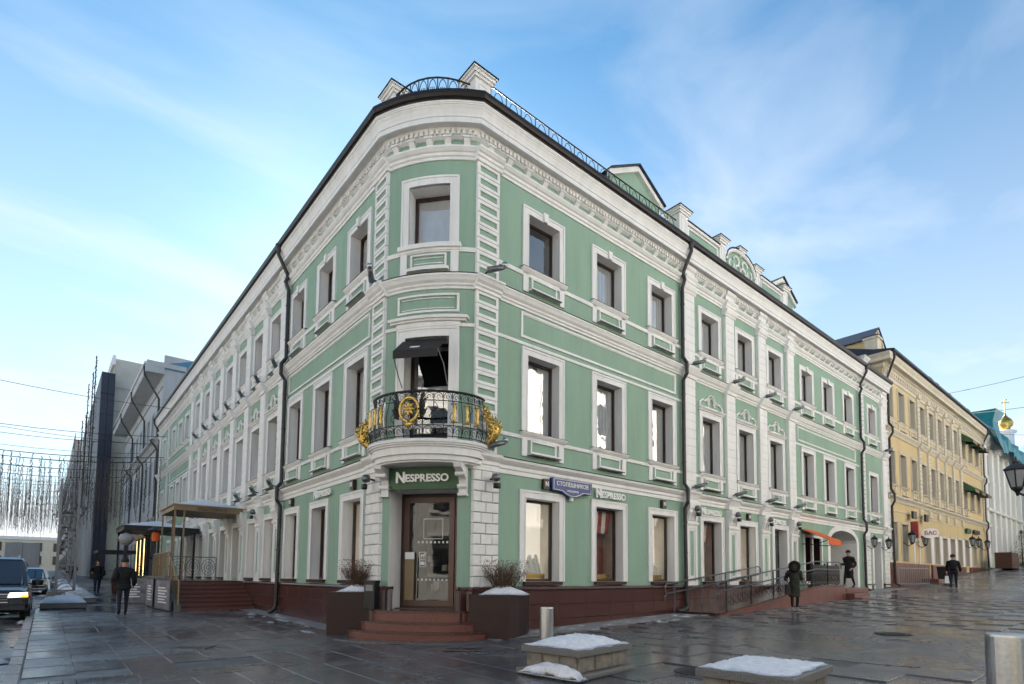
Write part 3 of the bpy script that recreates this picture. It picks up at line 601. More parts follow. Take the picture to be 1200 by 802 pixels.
for a, b, z0, z1, pr in ((-.45, .45, 9.03, 9.07, .05), (-.45, .45, 8.74, 8.78, .05), (-.45, -.41, 8.78, 9.03, .05), (.41, .45, 8.78, 9.03, .05), (-.36, .36, 8.96, 8.98, .03), (-.36, .36, 8.83, 8.85, .03), (-.52, .52, 8.64, 8.71, .13)): cbar(s, a, b, z0, z1, pr, WHITE, .02)
put('apron_panel', s, wn, BF)
wn = bay_window(.55, 4.35, 7.04, .23, 4.35, '')
s = MB(); cbar(s, -.95, .95, 7.40, 7.45, .10, WHITE, .02); cbar(s, -1.0, 1.0, 7.45, 7.52, .15, WHITE, .02); cbar(s, -.80, .80, 7.28, 7.40, .05, WHITE, .02); put('cornice_hood', s, wn, BF)
s = MB()
for a, b, z0, z1, pr in ((-.77, .77, 8.03, 8.08, .05), (-.77, .77, 7.63, 7.68, .05), (-.77, -.72, 7.68, 8.03, .05), (.72, .77, 7.68, 8.03, .05), (-.66, .66, 7.97, 7.99, .03), (-.66, .66, 7.72, 7.74, .03)): cbar(s, a, b, z0, z1, pr, WHITE, .02)
put('frieze_panel', s, CB, BF)

# quoins beside the bay ------------------------------------------------
def quoin_me(w_, h_):
    q = MB(); q.frame(0, w_, .012, h_-.012, .075, -.075, 0, WHITE); q.box(.07, w_-.07, -.035, 0, .08, h_-.08, GREEN); q.box(-.01, w_+.01, -.055, 0, -.002, .012, WHITE); return q.mesh('quoin_block')
def quoins(F, x0, w_, z0, z1, n):
    me = quoin_me(w_, (z1-z0)/n)
    for i in range(n): link('quoin_block', me, CB, F @ T(x0, 0, z0+(z1-z0)/n*i))
QW = .66
for F, x0 in ((RF, BX), (LF, -AY-QW)):
    quoins(F, x0, QW, 8.55, 11.40, 9); quoins(F, x0, QW, 4.30, 8.20, 12)
for F, x0 in ((RF, 26.45), (LF, -34.3)):
    quoins(F, x0, .42, 8.55, 11.40, 12); quoins(F, x0, .42, 4.30, 8.20, 16)
# breaks of the mouldings over the quoins (they step forward)
def broken(F, x0, x1):
    m_ = MB()
    m_.prof([(0, 11.385), (-.115, 11.385), (-.115, 11.475), (-.15, 11.495), (-.15, 11.565), (-.19, 11.585), (-.24, 11.645), (-.24, 11.69), (0, 11.71)], x0, x1, WHITE); put('architrave_break', m_, CB, F)
    m_ = MB(); m_.prof([(0, 8.185), (-.11, 8.185), (-.11, 8.255), (-.15, 8.285), (-.15, 8.325), (-.21, 8.375), (-.25, 8.445), (-.275, 8.465), (-.275, 8.51), (0, 8.58)], x0, x1, WHITE); put('belt_cornice_break', m_, CB, F)
    m_ = MB(); m_.prof([(0, 3.88), (-.11, 3.88), (-.11, 4.005), (-.14, 4.025), (-.14, 4.105), (-.20, 4.155), (-.25, 4.205), (-.26, 4.26), (0, 4.34)], x0, x1, WHITE); put('string_course_break', m_, CB, F)
broken(RF, BX-.06, BX+QW+.06); broken(LF, -AY-QW-.06, -AY+.06)
# ground floor white stone quoins
def bricks(F, x0, x1, z0, z1, n, widths_a, widths_b, mt=STONEW, pr=.10, name='stone_block'):
    h_ = (z1-z0)/n; mem = {}
    for i in range(n):
        ws = widths_a if i % 2 == 0 else widths_b; x = x0; tot = sum(ws)
        for q in ws:
            b = q/tot*(x1-x0); k2 = round(b, 3)
            if k2 not in mem: mb = MB(); mb.cham(.006, b-.006, -pr, .05, .007, h_-.007, .018, mt); mem[k2] = mb.mesh(name)
            link(name, mem[k2], CB, F @ T(x, random.uniform(-.004, .004), z0+i*h_)); x += b
bricks(RF, BX-.02, 2.12, ZP+.01, 3.88, 11, (.4, .6, .35), (.6, .65)); bricks(LF, -AY-.72, -AY+.02, ZP+.01, 3.88, 11, (.4, .6, .35), (.6, .65))
# pilastered sections --------------------------------------------------
def pilaster(F, xc, w_, fine=True, ground=True):
    pr = .13; bl = {}
    for z0, z1, n in ((8.56, 11.14, 9), (4.34, 8.16, 13)):
        h_ = (z1-z0)/n
        if fine:
            mb = MB(); mb.cham(-w_/2, w_/2, -pr, .0, .008, h_-.008, .014, WHITE); me = mb.mesh('pilaster_block')
            for i in range(n): link('pilaster_block', me, CB, F @ T(xc, 0, z0+i*h_))
        else:
            mb = MB()
            for i in range(n): mb.cham(-w_/2, w_/2, -pr, .0, .008+i*h_, (i+1)*h_-.008, .014, WHITE)
            put('pilaster_blocks', mb, CB, F @ T(xc, 0, z0), kind='stuff')
    c = MB(); c.box(-w_/2+.01, w_/2-.01, -pr+.012, 0, 4.3, 11.2, STONEW)
    c.prof([(0, 11.14), (-pr-.01, 11.14), (-pr-.03, 11.20), (-pr-.07, 11.24), (-pr-.10, 11.33), (-pr-.11, 11.38), (0, 11.40)], -w_/2-.06, w_/2+.06, WHITE)
    c.prof([(0, 11.40), (-pr-.035, 11.40), (-pr-.04, 11.48), (-pr-.07, 11.50), (-pr-.08, 11.57), (-pr-.13, 11.64), (-pr-.13, 11.69), (0, 11.71)], -w_/2-.04, w_/2+.04, WHITE)
    c.prof([(0, 11.71), (-pr-.02, 11.71), (-pr-.03, 11.9), (-pr-.10, 11.95), (-pr-.10, 12.08), (0, 12.1)], -w_/2, w_/2, WHITE)
    c.prof([(0, 8.16), (-pr-.04, 8.16), (-pr-.05, 8.26), (-pr-.09, 8.30), (-pr-.14, 8.38), (-pr-.19, 8.46), (-pr-.20, 8.51), (0, 8.57)], -w_/2-.03, w_/2+.03, WHITE)
    c.prof([(0, 3.88), (-pr-.03, 3.88), (-pr-.04, 4.01), (-pr-.07, 4.05), (-pr-.12, 4.16), (-pr-.17, 4.21), (-pr-.18, 4.27), (0, 4.345)], -w_/2-.03, w_/2+.03, WHITE)
    put('pilaster_capital', c, CB, F @ T(xc, 0, 0))
    if ground:
        g_ = MB(); g_.box(-w_/2, w_/2, -pr+.03, 0, ZP, 3.15, WHITE); g_.frame(-w_/2, w_/2, ZP+.02, 3.15, .12, -pr, -pr+.03, WHITE); g_.frame(-w_/2+.16, w_/2-.16, ZP+.3, 3.0, .04, -pr+.005, -pr+.03, WHITE); g_.box(-w_/2+.2, w_/2-.2, -pr+.022, -pr+.035, ZP+.34, 2.96, GREEN)
        g_.prof([(0, 3.15), (-pr-.03, 3.15), (-pr-.05, 3.2), (-pr-.04, 3.25), (0, 3.25)], -w_/2-.04, w_/2+.04, WHITE)
        g_.prof([(0, 3.25), (-pr, 3.25), (-pr-.02, 3.45), (-pr-.09, 3.60), (-pr-.14, 3.72), (-pr-.15, 3.86), (0, 3.86)], -w_/2, w_/2, WHITE)
        for q in range(3):
            xx = -w_/2+w_*(q+.5)/3; g_.prof([(0, 3.28), (-pr-.04, 3.30), (-pr-.07, 3.45), (-pr-.13, 3.56), (-pr-.10, 3.66), (0, 3.68)], xx-.07, xx+.07, WHITE)
        for sx in (-1, 1): g_.tube([(sx*(w_/2-.06)+.06*math.cos(t2), -pr-.13, 3.75+.06*math.sin(t2)) for t2 in [i*PI/4 for i in range(9)]], .02, WHITE, 6)
        put('pilaster_shaft', g_, CB, F @ T(xc, 0, 0))
for x in (10.25, 12.93, 15.43, 18.0): pilaster(RF, x, .62)
pilaster(RF, 29.8, .7, True, False)
for i, t in enumerate((9.45, 11.62, 13.9, 16.2, 18.5, 20.8, 23.17, 25.6)): pilaster(LF, -t, .60, i < 4, True)
pilaster(LF, -37.5, .6, False, False)
bricks(RF, 26.35, 27.2, .85, 3.88, 12, (.4, .6, .35), (.6, .65)); bricks(RF, 29.4, 30.2, .95, 3.88, 12, (.5, .6), (.6, .3, .3))
# string-course break on end-bay
# granite plinth: slabs with joints
def plinth(F, x0, x1, zbase, sx=1.02, pr=.09, mt=GRAN, ztop=ZP, rows=3):
    x = x0; mem = {}
    bk = MB(); bk.box(x0, x1, -pr+.03, .0, -.5, ztop, JOINT); put('plinth_core', bk, CB, F)
    hh = (ztop-.06-zbase)/rows
    while x < x1-.05:
        w2 = min(sx, x1-x)
        for r in range(rows):
            k2 = (round(w2, 2), r)
            if k2 not in mem: mb = MB(); mb.cham(.003, w2-.003, -pr, 0, .003, hh-.003, .006, mt); mem[k2] = mb.mesh('granite_slab')
            link('granite_slab', mem[k2], CB, F @ T(x, 0, zbase+r*hh))
        x += w2
    cp = MB(); cp.prof([(0, ztop-.06), (-pr-.05, ztop-.06), (-pr-.06, ztop-.03), (-pr-.04, ztop+.01), (0, ztop+.03)], x0, x1, mt); put('plinth_coping', cp, CB, F)
plinth(RF, 1.05, 16.4, -.06); plinth(LF, -14.2, -1.45, -.06)
plinth(LF, -XL, -22.3, .25, 1.5); plinth(RF, 26.4, 27.6, .5, 1.1); plinth(RF, 29.2, 30.28, .5, 1.1)
# drainpipes
def pipe(F, x, zb, zt=12.55, kick=-1, top_x=None):
    p = MB(); tx = x if top_x is None else top_x
    p.lathe([(.06, 12.42), (.085, 12.50), (.11, 12.62), (.11, 12.66)], PIPE, 10, (tx, -.50, 0))
    p.tube([(tx, -.50, 12.5), (tx, -.50, 12.32), (x, -.20, 11.75), (x, -.17, 11.6), (x, -.24, 11.45), (x, -.13, 11.2), (x, -.13, 8.8), (x, -.28, 8.55), (x, -.28, 8.2), (x, -.14, 8.0), (x, -.14, 4.5), (x, -.27, 4.3), (x, -.27, 3.9), (x, -.15, 3.7), (x, -.17, zb+.35), (x, -.20, zb+.18), (x+kick*.18, -.26, zb+.08), (x+kick*.42, -.3, zb+.06)], .062, PIPE, 10)
    for z in (10.6, 9.4, 7.5, 6.3, 5.2, 3.2, 2.2, 1.4): p.lathe([(.074, 0), (.074, .035)], PIPE, 10, (x, -.135 if z > 4 else -.16, z))
    put('drainpipe', p, CB, F, smooth=False)
pipe(RF, 9.82, gz(9.9, 0), kick=-1.6); pipe(RF, 26.15, gz(26, 0), kick=.4); pipe(LF, -8.98, gz(0, 9), kick=-.6); pipe(LF, -37.7, gz(0, 38), kick=.6)

# flood lights and cameras along the cornices --------------------------------
fl = MB(); fl.tube([(0, 0, 0), (0, -.22, .05)], .02, IRON, 6); fl.tube([(-.05, -.22, .02), (.28, -.42, .13)], [.075, .06], DSTEEL, 10); fl.tube([(.28, -.42, .13), (.30, -.43, .23)], [.065, .07], STEEL, 10); fm = fl.mesh('floodlight', True)
def floods(F, xs, z): 
    for x in xs: link('floodlight', fm, CB, F @ T(x, -.05, z))
floods(RF, (1.62, 12.95, 15.45, 18.0, 29.6, 10.3), 8.62); floods(RF, (1.7, 10.3, 12.95, 15.45, 18.0, 27.0), 4.40); floods(LF, (-2.0, -9.6, -11.7, -14, -16.3, -18.6, -20.9, -23.2), 8.62); floods(LF, (-9.6, -11.7, -14), 4.42)
ln = MB(); ln.tube([(0, 0, 0), (0, -.14, .03)], .025, IRON, 6); ln.lathe([(.02, -.10), (.09, -.07), (.11, 0), (.09, .07), (.03, .10)], DSTEEL, 10, (0, -.22, .02)); ln.box(-.08, .08, -.30, -.22, -.24, -.12, IRON); lm = ln.mesh('wall_lamp', True)
for F, x in ((RF, 1.85), (LF, -1.95), (RF, 10.3), (RF, 12.95), (RF, 15.45), (RF, 18.0), (LF, -11.6)): link('wall_lamp', lm, CB, F @ T(x, -.1, 3.68))

# corner doorway --------------------------------------------------------
DD = .66
rv = MB()
for x in (-.88, .80): rv.face([(x, by(x)-.01, .6), (x, DD, .6), (x, DD, 3.42), (x, by(x)-.01, 3.42)], WHITE)
rv.face([(-.88, by(-.88), 3.42), (.80, by(.8), 3.42), (.80, DD, 3.42), (-.88, DD, 3.42)], WHITE)
rv.face([(-.88, by(0), 3.42), (.80, by(0), 3.42), (.80, by(.8), 3.421), (-.88, by(-.88), 3.421)], WHITE)
put('door_reveal', rv, CB, BF)
dm = MB(); dm.frame(-.88, .80, .62, 3.40, .085, DD-.02, DD+.06, BROWN)
door = put('door', dm, CB, BF, label='bronze framed glass shop door on the corner')
q = MB(); q.frame(-.795, .50, .66, 3.33, .13, DD-.05, DD+.03, DBROWN); q.box(.52, .715, DD-.03, DD+.04, .66, 3.33, DBROWN); put('leaf_frame', q, door, BF)
q = MB(); q.box(-.67, .38, DD-.01, DD+.005, .78, 3.21, SHOPG); put('pane', q, door, BF)
q = MB(); q.box(-.74, -.50, DD-.09, DD-.05, .80, 1.95, GOLDM); q.box(-.74, -.50, DD-.092, DD-.05, 1.80, 1.97, LET); put('handle', q, door, BF)
q = MB(); q.tube([(-.46, DD-.10, .85), (-.46, DD-.10, 1.85)], .018, IRON, 8); put('pull_bar', q, door, BF)
q = MB()
for zz in (1.30, 2.22):
    for i in range(8): x = -.42+i*.105; q.box(x-.022, x+.022, DD-.018, DD-.012, zz-.025, zz+.025, LET)
put('safety_dots', q, door, BF)
q = MB(); q.frame(-.30, .20, 2.30, 2.80, .012, DD-.018, DD-.012, LET); put('notice', q, door, BF)
q = MB(); q.frame(-.40, -.22, 1.80, 1.98, .012, DD-.018, DD-.012, LET); q.frame(-.40, -.22, 1.61, 1.79, .012, DD-.018, DD-.012, LET); q.box(-.37, -.26, DD-.018, DD-.013, 1.66, 1.74, LET)
q.box(-.36, -.26, DD-.018, DD-.013, 1.87, 1.92, LET); q.box(-.35, -.335, DD-.018, DD-.013, 1.83, 1.87, LET); q.box(-.285, -.27, DD-.018, DD-.013, 1.83, 1.87, LET); q.box(-.275, -.245, DD-.018, DD-.013, 1.90, 1.95, LET)
put('stickers', q, door, BF)
q = MB()
for zz in (1.9+.55, 2.55+.35, 3.15): q.box(.58, .65, DD-.05, DD-.03, zz-.06, zz+.06, IRON)
put('hinge', q, door, BF)
q = MB(); q.face([(-.88, DD+1.8, .6), (.8, DD+1.8, .6), (.8, DD+1.8, 3.4), (-.88, DD+1.8, 3.4)], INT); q.face([(-.88, DD+.05, .62), (.8, DD+.05, .62), (.8, DD+1.8, .62), (-.88, DD+1.8, .62)], DISP)
for x in (-.9, .82): q.face([(x, DD+.05, .6), (x, DD+1.8, .6), (x, DD+1.8, 3.4), (x, DD+.05, 3.4)], INT)
q.face([(-.88, DD+.05, 3.4), (.8, DD+.05, 3.4), (.8, DD+1.8, 3.4), (-.88, DD+1.8, 3.4)], INT)
for i in range(14): x = -.6+random.random()*1.1; z = .9+random.random()*1.2; q.box(x-.07, x+.07, DD+1.2, DD+1.4, z, z+random.uniform(.1, .3), random.choice((DSTEEL, BROWN, DISP, JEANS)))
put('shop_interior', q, CB, BF)
# dark green fascia board over the door
q = MB(); cbar(q, -.90, .84, 3.40, 3.93, .05, DKGREEN, .02); 
fb = put('shop_fascia_sign', q, None, BF, label='dark green curved fascia board with white letters over the corner door', cat='sign')
q = MB(); FB_SIGN = fb
# steps
def ell(a, b, n=20): return [(-.03+a*math.cos(PI+PI*i/n), -.05+b*math.sin(PI+PI*i/n)) for i in range(n+1)]
stp = thing('entrance_steps', 'three semicircular red granite steps below the corner shop door', 'steps', BF)
prev = 0
for a, b, z0, z1 in ((1.78, 1.02, 0, .17), (1.50, .74, .17, .36), (1.24, .46, .36, .60)):
    q = MB(); pts = ell(a-.03, b-.03)+[(a-.1, .6), (-a+.04, .6)]; q.prism(pts, z0-.02, z1-.035, GRANB); sp_ = put('step', q, stp, BF)
    q = MB(); pts = ell(a, b)+[(a-.07, .62), (-a+.02, .62)]; q.prism(pts, z1-.035, z1, GRAN); put('tread', q, sp_, BF)
q = MB(); q.box(-.88, .8, .3, DD-.02, .55, .62, GRAN); put('threshold', q, stp, BF)
q = MB(); pts = ell(2.25, 1.45, 28); pin = ell(1.85, 1.08, 28)
for i in range(28): q.prism([pts[i], pts[i+1], pin[i+1], pin[i]], -.02, .012, PAVE)
put('paving_ring', q, pv, BF)
for x0, x1 in ((-1.32, -.88), (.80, 1.2)):
    q = MB(); q.cham(x0, x1, by(abs(x0))-.10 if x0 > 0 else -.12, .2, .0, ZP-.06, .01, GRAN); q.cham(x0-.02, x1+.02, -.20, .2, ZP-.055, ZP+.015, .01, GRAN); put('door_plinth', q, CB, BF)

# balcony ---------------------------------------------------------------
bal = link('balcony', None, CB, BF)
def bp_(th, off): return ((1.42+off)*math.cos(th), -(1.02+off)*math.sin(th)+.12)
ths = [PI*(.02+.96*i/32) for i in range(33)]
def slab(off, z0, z1, mt, nm):
    q = MB(); pts = [bp_(t2, off) for t2 in ths]; pts = pts[::-1]; q.prism(pts, z0, z1, mt); return q
q = slab(-.10, 3.98, 4.10, WHITE, ''); 
for off, z0, z1 in ((-.16, 3.94, 3.98), (-.04, 4.10, 4.27), (0, 4.27, 4.31), (.04, 4.31, 4.35), (.07, 4.35, 4.42)):
    pts = [bp_(t2, off) for t2 in ths][::-1]; q.prism(pts, z0, z1, WHITE)
put('slab', q, bal, BF)
co = MB(); co.prof([(0, 3.30), (-.10, 3.30), (-.12, 3.42), (-.08, 3.50), (-.14, 3.62), (-.30, 3.74), (-.52, 3.84), (-.55, 3.93), (0, 3.93)], -.09, .09, WHITE); co.box(-.11, .11, -.16, 0, 3.24, 3.30, WHITE)
for z in (3.46, 3.72): co.tube([(-.115, -.12 if z < 3.6 else -.30, z), (.115, -.12 if z < 3.6 else -.30, z)], .055, WHITE, 10)
cme = co.mesh('console')
for x in (-.99, .93): link('console', cme, bal, BF @ T(x, by(abs(x))+.01, 0))
RZ0, RZ1 = 4.45, 5.52
def boff(z): u = (z-RZ0)/(RZ1-RZ0); return -.06+.13*math.sin(PI*min(1, (u+.12)/1.0))*(1-.55*u)
def rp3(th, z, extra=0): x, y = bp_(th, boff(z)+extra); return (x, y, z)
q = MB(); q.tube([rp3(t2, RZ1) for t2 in ths], .030, IRON, 8); put('top_rail', q, bal, BF)
for z in (5.30, 4.72, 4.49):
    q = MB(); q.tube([rp3(t2, z) for t2 in ths], .012, IRON, 6); put('rail_bar', q, bal, BF)
iron = MB(); nb = 19
for i in range(nb):
    th = PI*(.04+.92*i/(nb-1)); dth = PI*.92/(nb-1)
    iron.tube([rp3(th, z) for z in (4.46, 4.6, 4.8, 5.0, 5.2, 5.4, 5.5)], .009, IRON, 5)
    for (zc, rr, zr) in ((5.40, .42, .085), (4.60, .45, .10)):
        iron.tube([rp3(th+dth*.5+dth*rr*math.cos(a), zc+zr*math.sin(a)) for a in [(-.15+1.3*k2/9)*PI for k2 in range(10)]], .008, IRON, 5)
        iron.tube([rp3(th+dth*.5+dth*rr*.45*math.cos(a), zc-.01+zr*.5*math.sin(a)) for a in [(-.5+1.6*k2/8)*PI for k2 in range(9)]], .007, IRON, 5)
    if i % 2: iron.tube([rp3(th+dth*.4*math.sin(a*2), 4.78+.50*a/PI) for a in [PI*k2/10 for k2 in range(11)]], .008, IRON, 5)
put('iron_scrollwork', iron, bal, BF, kind='stuff')
gb = MB()
for z in (4.80, 5.22): gb.box(-.085, .085, -.02, .02, z-.012, z+.012, GOLD)
gb.lathe([(.018, 4.8), (.03, 4.84), (.045, 4.90), (.028, 4.97), (.04, 5.03), (.05, 5.08), (.025, 5.14), (.035, 5.19), (.02, 5.22)], GOLD, 8); gme = gb.mesh('gilded_baluster', True)
sb = MB(); sb.tube([(0, 0, 4.74), (0, -.02, 4.9), (0, 0, 5.28)], .022, STEEL, 6); sme = sb.mesh('grey_baluster')
for i, f_ in enumerate((.14, .215, .29, .70, .76, .82, .88)):
    th = PI*(1-f_) if False else PI*f_; p = rp3(th, 5.0); link('gilded_baluster', gme, bal, BF @ T(p[0], p[1], 0))
for f_ in (.67, .73, .79, .85, .91): p = rp3(PI*f_, 5.0); link('grey_baluster', sme, bal, BF @ T(p[0], p[1], 0))
TM = PI*.515; pm = rp3(TM, 5.05, .06)
MF = BF @ T(pm[0], pm[1], 5.06) @ Matrix.Diagonal((.92, 1, 1.15, 1))
q = MB(); q.tube([(.235*math.cos(a), 0, .235*math.sin(a)) for a in [2*PI*i/28 for i in range(29)]], .040, GOLD, 8); put('medallion_ring', q, bal, MF, smooth=True)
q = MB()
for i in range(8): a = PI/4*i; q.tube([(0, -.02, 0), (.09*math.cos(a), -.05, .09*math.sin(a)), (.16*math.cos(a), -.02, .16*math.sin(a))], [.03, .04, .012], GOLD, 6)
q.lathe([(.0, -.05), (.05, -.03), (.06, 0), (.05, .03), (0, .05)], GOLD, 10, (0, -.04, 0)); q.tube([(0, 0, -.24), (0, -.05, -.31), (0, -.02, -.38)], [.05, .075, .02], GOLD, 8); q.tube([(-.13, 0, -.30), (0, -.04, -.27), (.13, 0, -.30)], [.015, .045, .015], GOLD, 6)
put('medallion_ornament', q, bal, MF, smooth=True)
for sx in (-1, 1):
    q = MB()
    for k2 in range(7):
        a = .9-k2*.35; q.tube([(sx*.26, .02, -.18+.05*k2), (sx*(.34+.03*math.sin(k2)), -.01, -.14+.07*k2), (sx*(.42+.04*math.sin(k2*2)), .02, -.05+.07*k2)], [.02, .04, .008], IRON, 5)
    put('black_leaf_spray', q, bal, MF)
for sx, th in ((1, PI*.035), (-1, PI*.965)):
    q = MB(); path = []; rad = []
    for i in range(15):
        u = i/14; z = 4.44+u*.86; out_ = .02+.22*math.sin(PI*min(1, u*1.25+.05))**1.2*(1 if u < .8 else .6)
        p = rp3(th, z, out_*.75); path.append((p[0]+sx*.02, p[1], z)); rad.append(.045+.085*math.sin(PI*min(1, u*1.15)))
    path.append((path[-1][0]-sx*.03, path[-1][1], 5.38)); rad.append(.03)
    q.tube(path, rad, GOLD, 9)
    for i in range(2, 14):
        p = Vector(path[i])
        for j in range(4):
            a = j*PI/2+i*.7; v = Vector((math.cos(a), math.sin(a), .25))*rad[i]; q.tube([p+v*.7, p+v*1.25+Vector((0, 0, .03)), p+v*1.1+Vector((0, 0, .09))], [.035, .03, .008], GOLD, 5)
    put('gilded_acanthus', q, bal, BF, smooth=True)
# black window awning over the balcony door
aw = link('window_awning', None, CB, BF)
q = MB(); P0, P1, P2 = (-.12, 7.02), (-.72, 6.52), (-.72, 6.34)
x0, x1 = -.60, .47
q.add([(x0, P0[0], P0[1]), (x1, P0[0], P0[1]), (x1, P1[0], P1[1]), (x0, P1[0], P1[1]), (x0, P0[0]+.02, P0[1]-.02), (x1, P0[0]+.02, P0[1]-.02), (x1, P1[0]+.01, P1[1]-.02), (x0, P1[0]+.01, P1[1]-.02)], [(0, 1, 2, 3), (7, 6, 5, 4), (0, 3, 7, 4), (1, 5, 6, 2)], BLACKC)
q.box(x0, x1, -.728, -.712, P2[1], P1[1]+.005, BLACKC); put('canopy', q, aw, BF)
q = MB(); q.tube([(x1, -.72, 6.52), (x1+.02, -.35, 6.30), (x1+.03, -.10, 5.9)], .012, STEEL, 6); q.tube([(x0, -.72, 6.45), (x0, -.4, 6.05), (x0, -.05, 5.75)], .012, IRON, 6); put('arm', q, aw, BF)
q = MB(); q.frame(-.26, -.03, 6.62, 6.70, .012, 0, .006, LET); q.box(-.22, -.07, 0, .007, 6.64, 6.68, LET)
M2 = BF @ T(0, -.60, 6.60) @ Matrix.Rotation(math.radians(-50), 4, 'X') @ T(0, -.02, -6.58); put('printed_badge', q, aw, M2)

# roof parapet furniture --------------------------------------------------
def rpost(x, y, rot, h_, w_=.52, z0=12.75):
    q = MB(); hw = w_/2
    q.box(-hw, hw, -hw, hw, 0, h_-.22, WHITE); 
    for sx, sy in ((0, -1), (0, 1)): q.frame(-hw+.1, hw-.1, .1, h_-.35, .02, -hw-.012 if sy < 0 else hw, -hw if sy < 0 else hw+.012, WHITE)
    q.box(-hw-.05, hw+.05, -hw-.05, hw+.05, h_-.24, h_-.17, WHITE); q.box(-hw-.09, hw+.09, -hw-.09, hw+.09, h_-.17, h_-.10, WHITE); q.box(-hw-.13, hw+.13, -hw-.13, hw+.13, h_-.10, h_-.06, WHITE)
    o = hw+.15; q.add([(-o, -o, h_-.06), (o, -o, h_-.06), (o, o, h_-.06), (-o, o, h_-.06), (-o, -o, h_-.03), (o, -o, h_-.03), (o, o, h_-.03), (-o, o, h_-.03), (0, 0, h_+.16)], [(0, 1, 5, 4), (1, 2, 6, 5), (2, 3, 7, 6), (3, 0, 4, 7), (4, 5, 8), (5, 6, 8), (6, 7, 8), (7, 4, 8)], ROOF)
    put('parapet_post', q, CB, T(x, y, z0) @ RZ(rot))
rpost(.30, 2.02, 0, 1.08, .46); rpost(1.62, .32, 0, 1.14, .46)
def roof_rail(pts, z0, h_, nm='roof_railing', step=.55):
    L_ = [Vector((*p, 0)) for p in pts]; seg = []; 
    q = MB(); q.tube([(p.x, p.y, z0+h_) for p in L_], .022, IRON, 6); q.tube([(p.x, p.y, z0+.12) for p in L_], .012, IRON, 5)
    for a, b in zip(L_, L_[1:]):
        d = (b-a); n = max(1, int(round(d.length/step))); 
        for i in range(n):
            p = a+d*(i/n); p2 = a+d*((i+1)/n); ds = (p2-p); q.tube([(p.x, p.y, z0-.1), (p.x, p.y, z0+h_)], .014, IRON, 5)
            pt = lambda u, z: (p.x+ds.x*u, p.y+ds.y*u, z0+z)
            q.tube([pt(.5+.42*math.cos(t2), .12+(h_-.16)*math.sin(t2)) for t2 in [PI*k2/8 for k2 in range(9)]], .010, IRON, 5)
            q.tube([pt(.5, .12), pt(.5, h_*.55)], .009, IRON, 5)
            for sx in (-1, 1): q.tube([pt(.5, h_*.30), pt(.5+sx*.16, h_*.36), pt(.5+sx*.20, h_*.5), pt(.5+sx*.12, h_*.52)], .009, IRON, 5)
    put(nm, q, CB)
xs = [-.95+1.9*i/8 for i in range(9)]
roof_rail([tuple((BF @ Vector((x, by(x)*2.6+.02, 0))).xy) for x in xs], 12.80, .50, step=.52)
roof_rail([(1.95, .22), (10.0, .22)], 12.92, .92, step=.5)
def dormer(x0, x1, y, z0, ze, za, depth, wallm=GREEN, trim=WHITE, name='dormer'):
    q = MB(); xm = (x0+x1)/2
    q.add([(x0+.15, y, z0), (x1-.15, y, z0), (x1-.15, y, ze), (xm, y, za-.12), (x0+.15, y, ze), (x0+.15, y+depth, z0), (x1-.15, y+depth, z0), (x1-.15, y+depth, ze), (xm, y+depth, za-.12), (x0+.15, y+depth, ze)], [(0, 1, 2, 3, 4), (1, 6, 7, 2), (0, 4, 9, 5)], wallm)
    o = put(name, q, CB)
    q = MB(); 
    for (xa, xb) in ((x0, xm), (x1, xm)):
        q.add([(xa, y-.2, ze-.05), (xb, y-.2, za), (xb, y+depth, za), (xa, y+depth, ze-.05), (xa, y-.2, ze-.10), (xb, y-.2, za-.05), (xb, y+depth, za-.05), (xa, y+depth, ze-.10)], [(0, 1, 2, 3), (0, 4, 5, 1), (3, 2, 6, 7), (4, 7, 6, 5)], ROOFB)
    put('dormer_roof', q, o)
    q = MB()
    for (xa, xb) in ((x0, xm), (x1, xm)):
        q.add([(xa, y-.12, ze-.11), (xb, y-.12, za-.06), (xb, y-.12, za-.24), (xa, y-.12, ze-.29), (xa, y, ze-.11), (xb, y, za-.06), (xb, y, za-.24), (xa, y, ze-.29)], [(0, 1, 2, 3), (3, 2, 6, 7), (0, 3, 7, 4)], trim)
    put('raking_cornice', q, o)
dormer(6.95, 9.85, .7, 12.9, 14.50, 15.26, 3.2); dormer(17.7, 20.5, .75, 12.9, 14.6, 15.35, 3.2)
# ogee parapet above the pilastered section
rpost(10.25, .32, 0, 1.55, .5); rpost(12.9, .32, 0, 1.62, .42); rpost(15.6, .32, 0, 1.48, .42); rpost(18.1, .32, 0, 1.55, .46)
for a, b in ((10.5, 12.65), (15.85, 17.85)):
    q = MB()
    q.box(a, b, .15, .45, 12.8, 13.85, WHITE); q.box(a+.15, b-.15, .13, .15, 13.1, 13.72, GREEN); q.frame(a+.08, b-.08, 13.0, 13.8, .06, .11, .15, WHITE); q.box(a, b, .07, .5, 13.85, 13.95, WHITE); q.box(a, b, .03, .54, 13.95, 13.98, ROOF); put('parapet_wall', q, CB)
q = MB(); pts = [(13.15, 12.8)]+[(14.25-1.1*math.cos(PI*i/14), 13.62+.62*math.sin(PI*i/14)) for i in range(15)]+[(15.35, 12.8)]
q.add([(x, .15, z) for x, z in pts]+[(x, .45, z) for x, z in pts], [tuple(range(len(pts))), tuple(range(2*len(pts)-1, len(pts)-1, -1))]+[(i, i+1, i+1+len(pts), i+len(pts)) for i in range(len(pts)-1)], GREEN)
put('arched_gable', q, CB)
q = MB(); q.tube([(14.25-1.12*math.cos(PI*i/14), .1, 13.62+.64*math.sin(PI*i/14)) for i in range(15)], .07, WHITE, 6); put('arched_gable_rim', q, CB)
q = MB(); q.tube([(14.25-1.14*math.cos(PI*i/14), .06, 13.70+.66*math.sin(PI*i/14)) for i in range(15)], .03, ROOF, 6); put('arched_gable_flashing', q, CB)
q = MB()
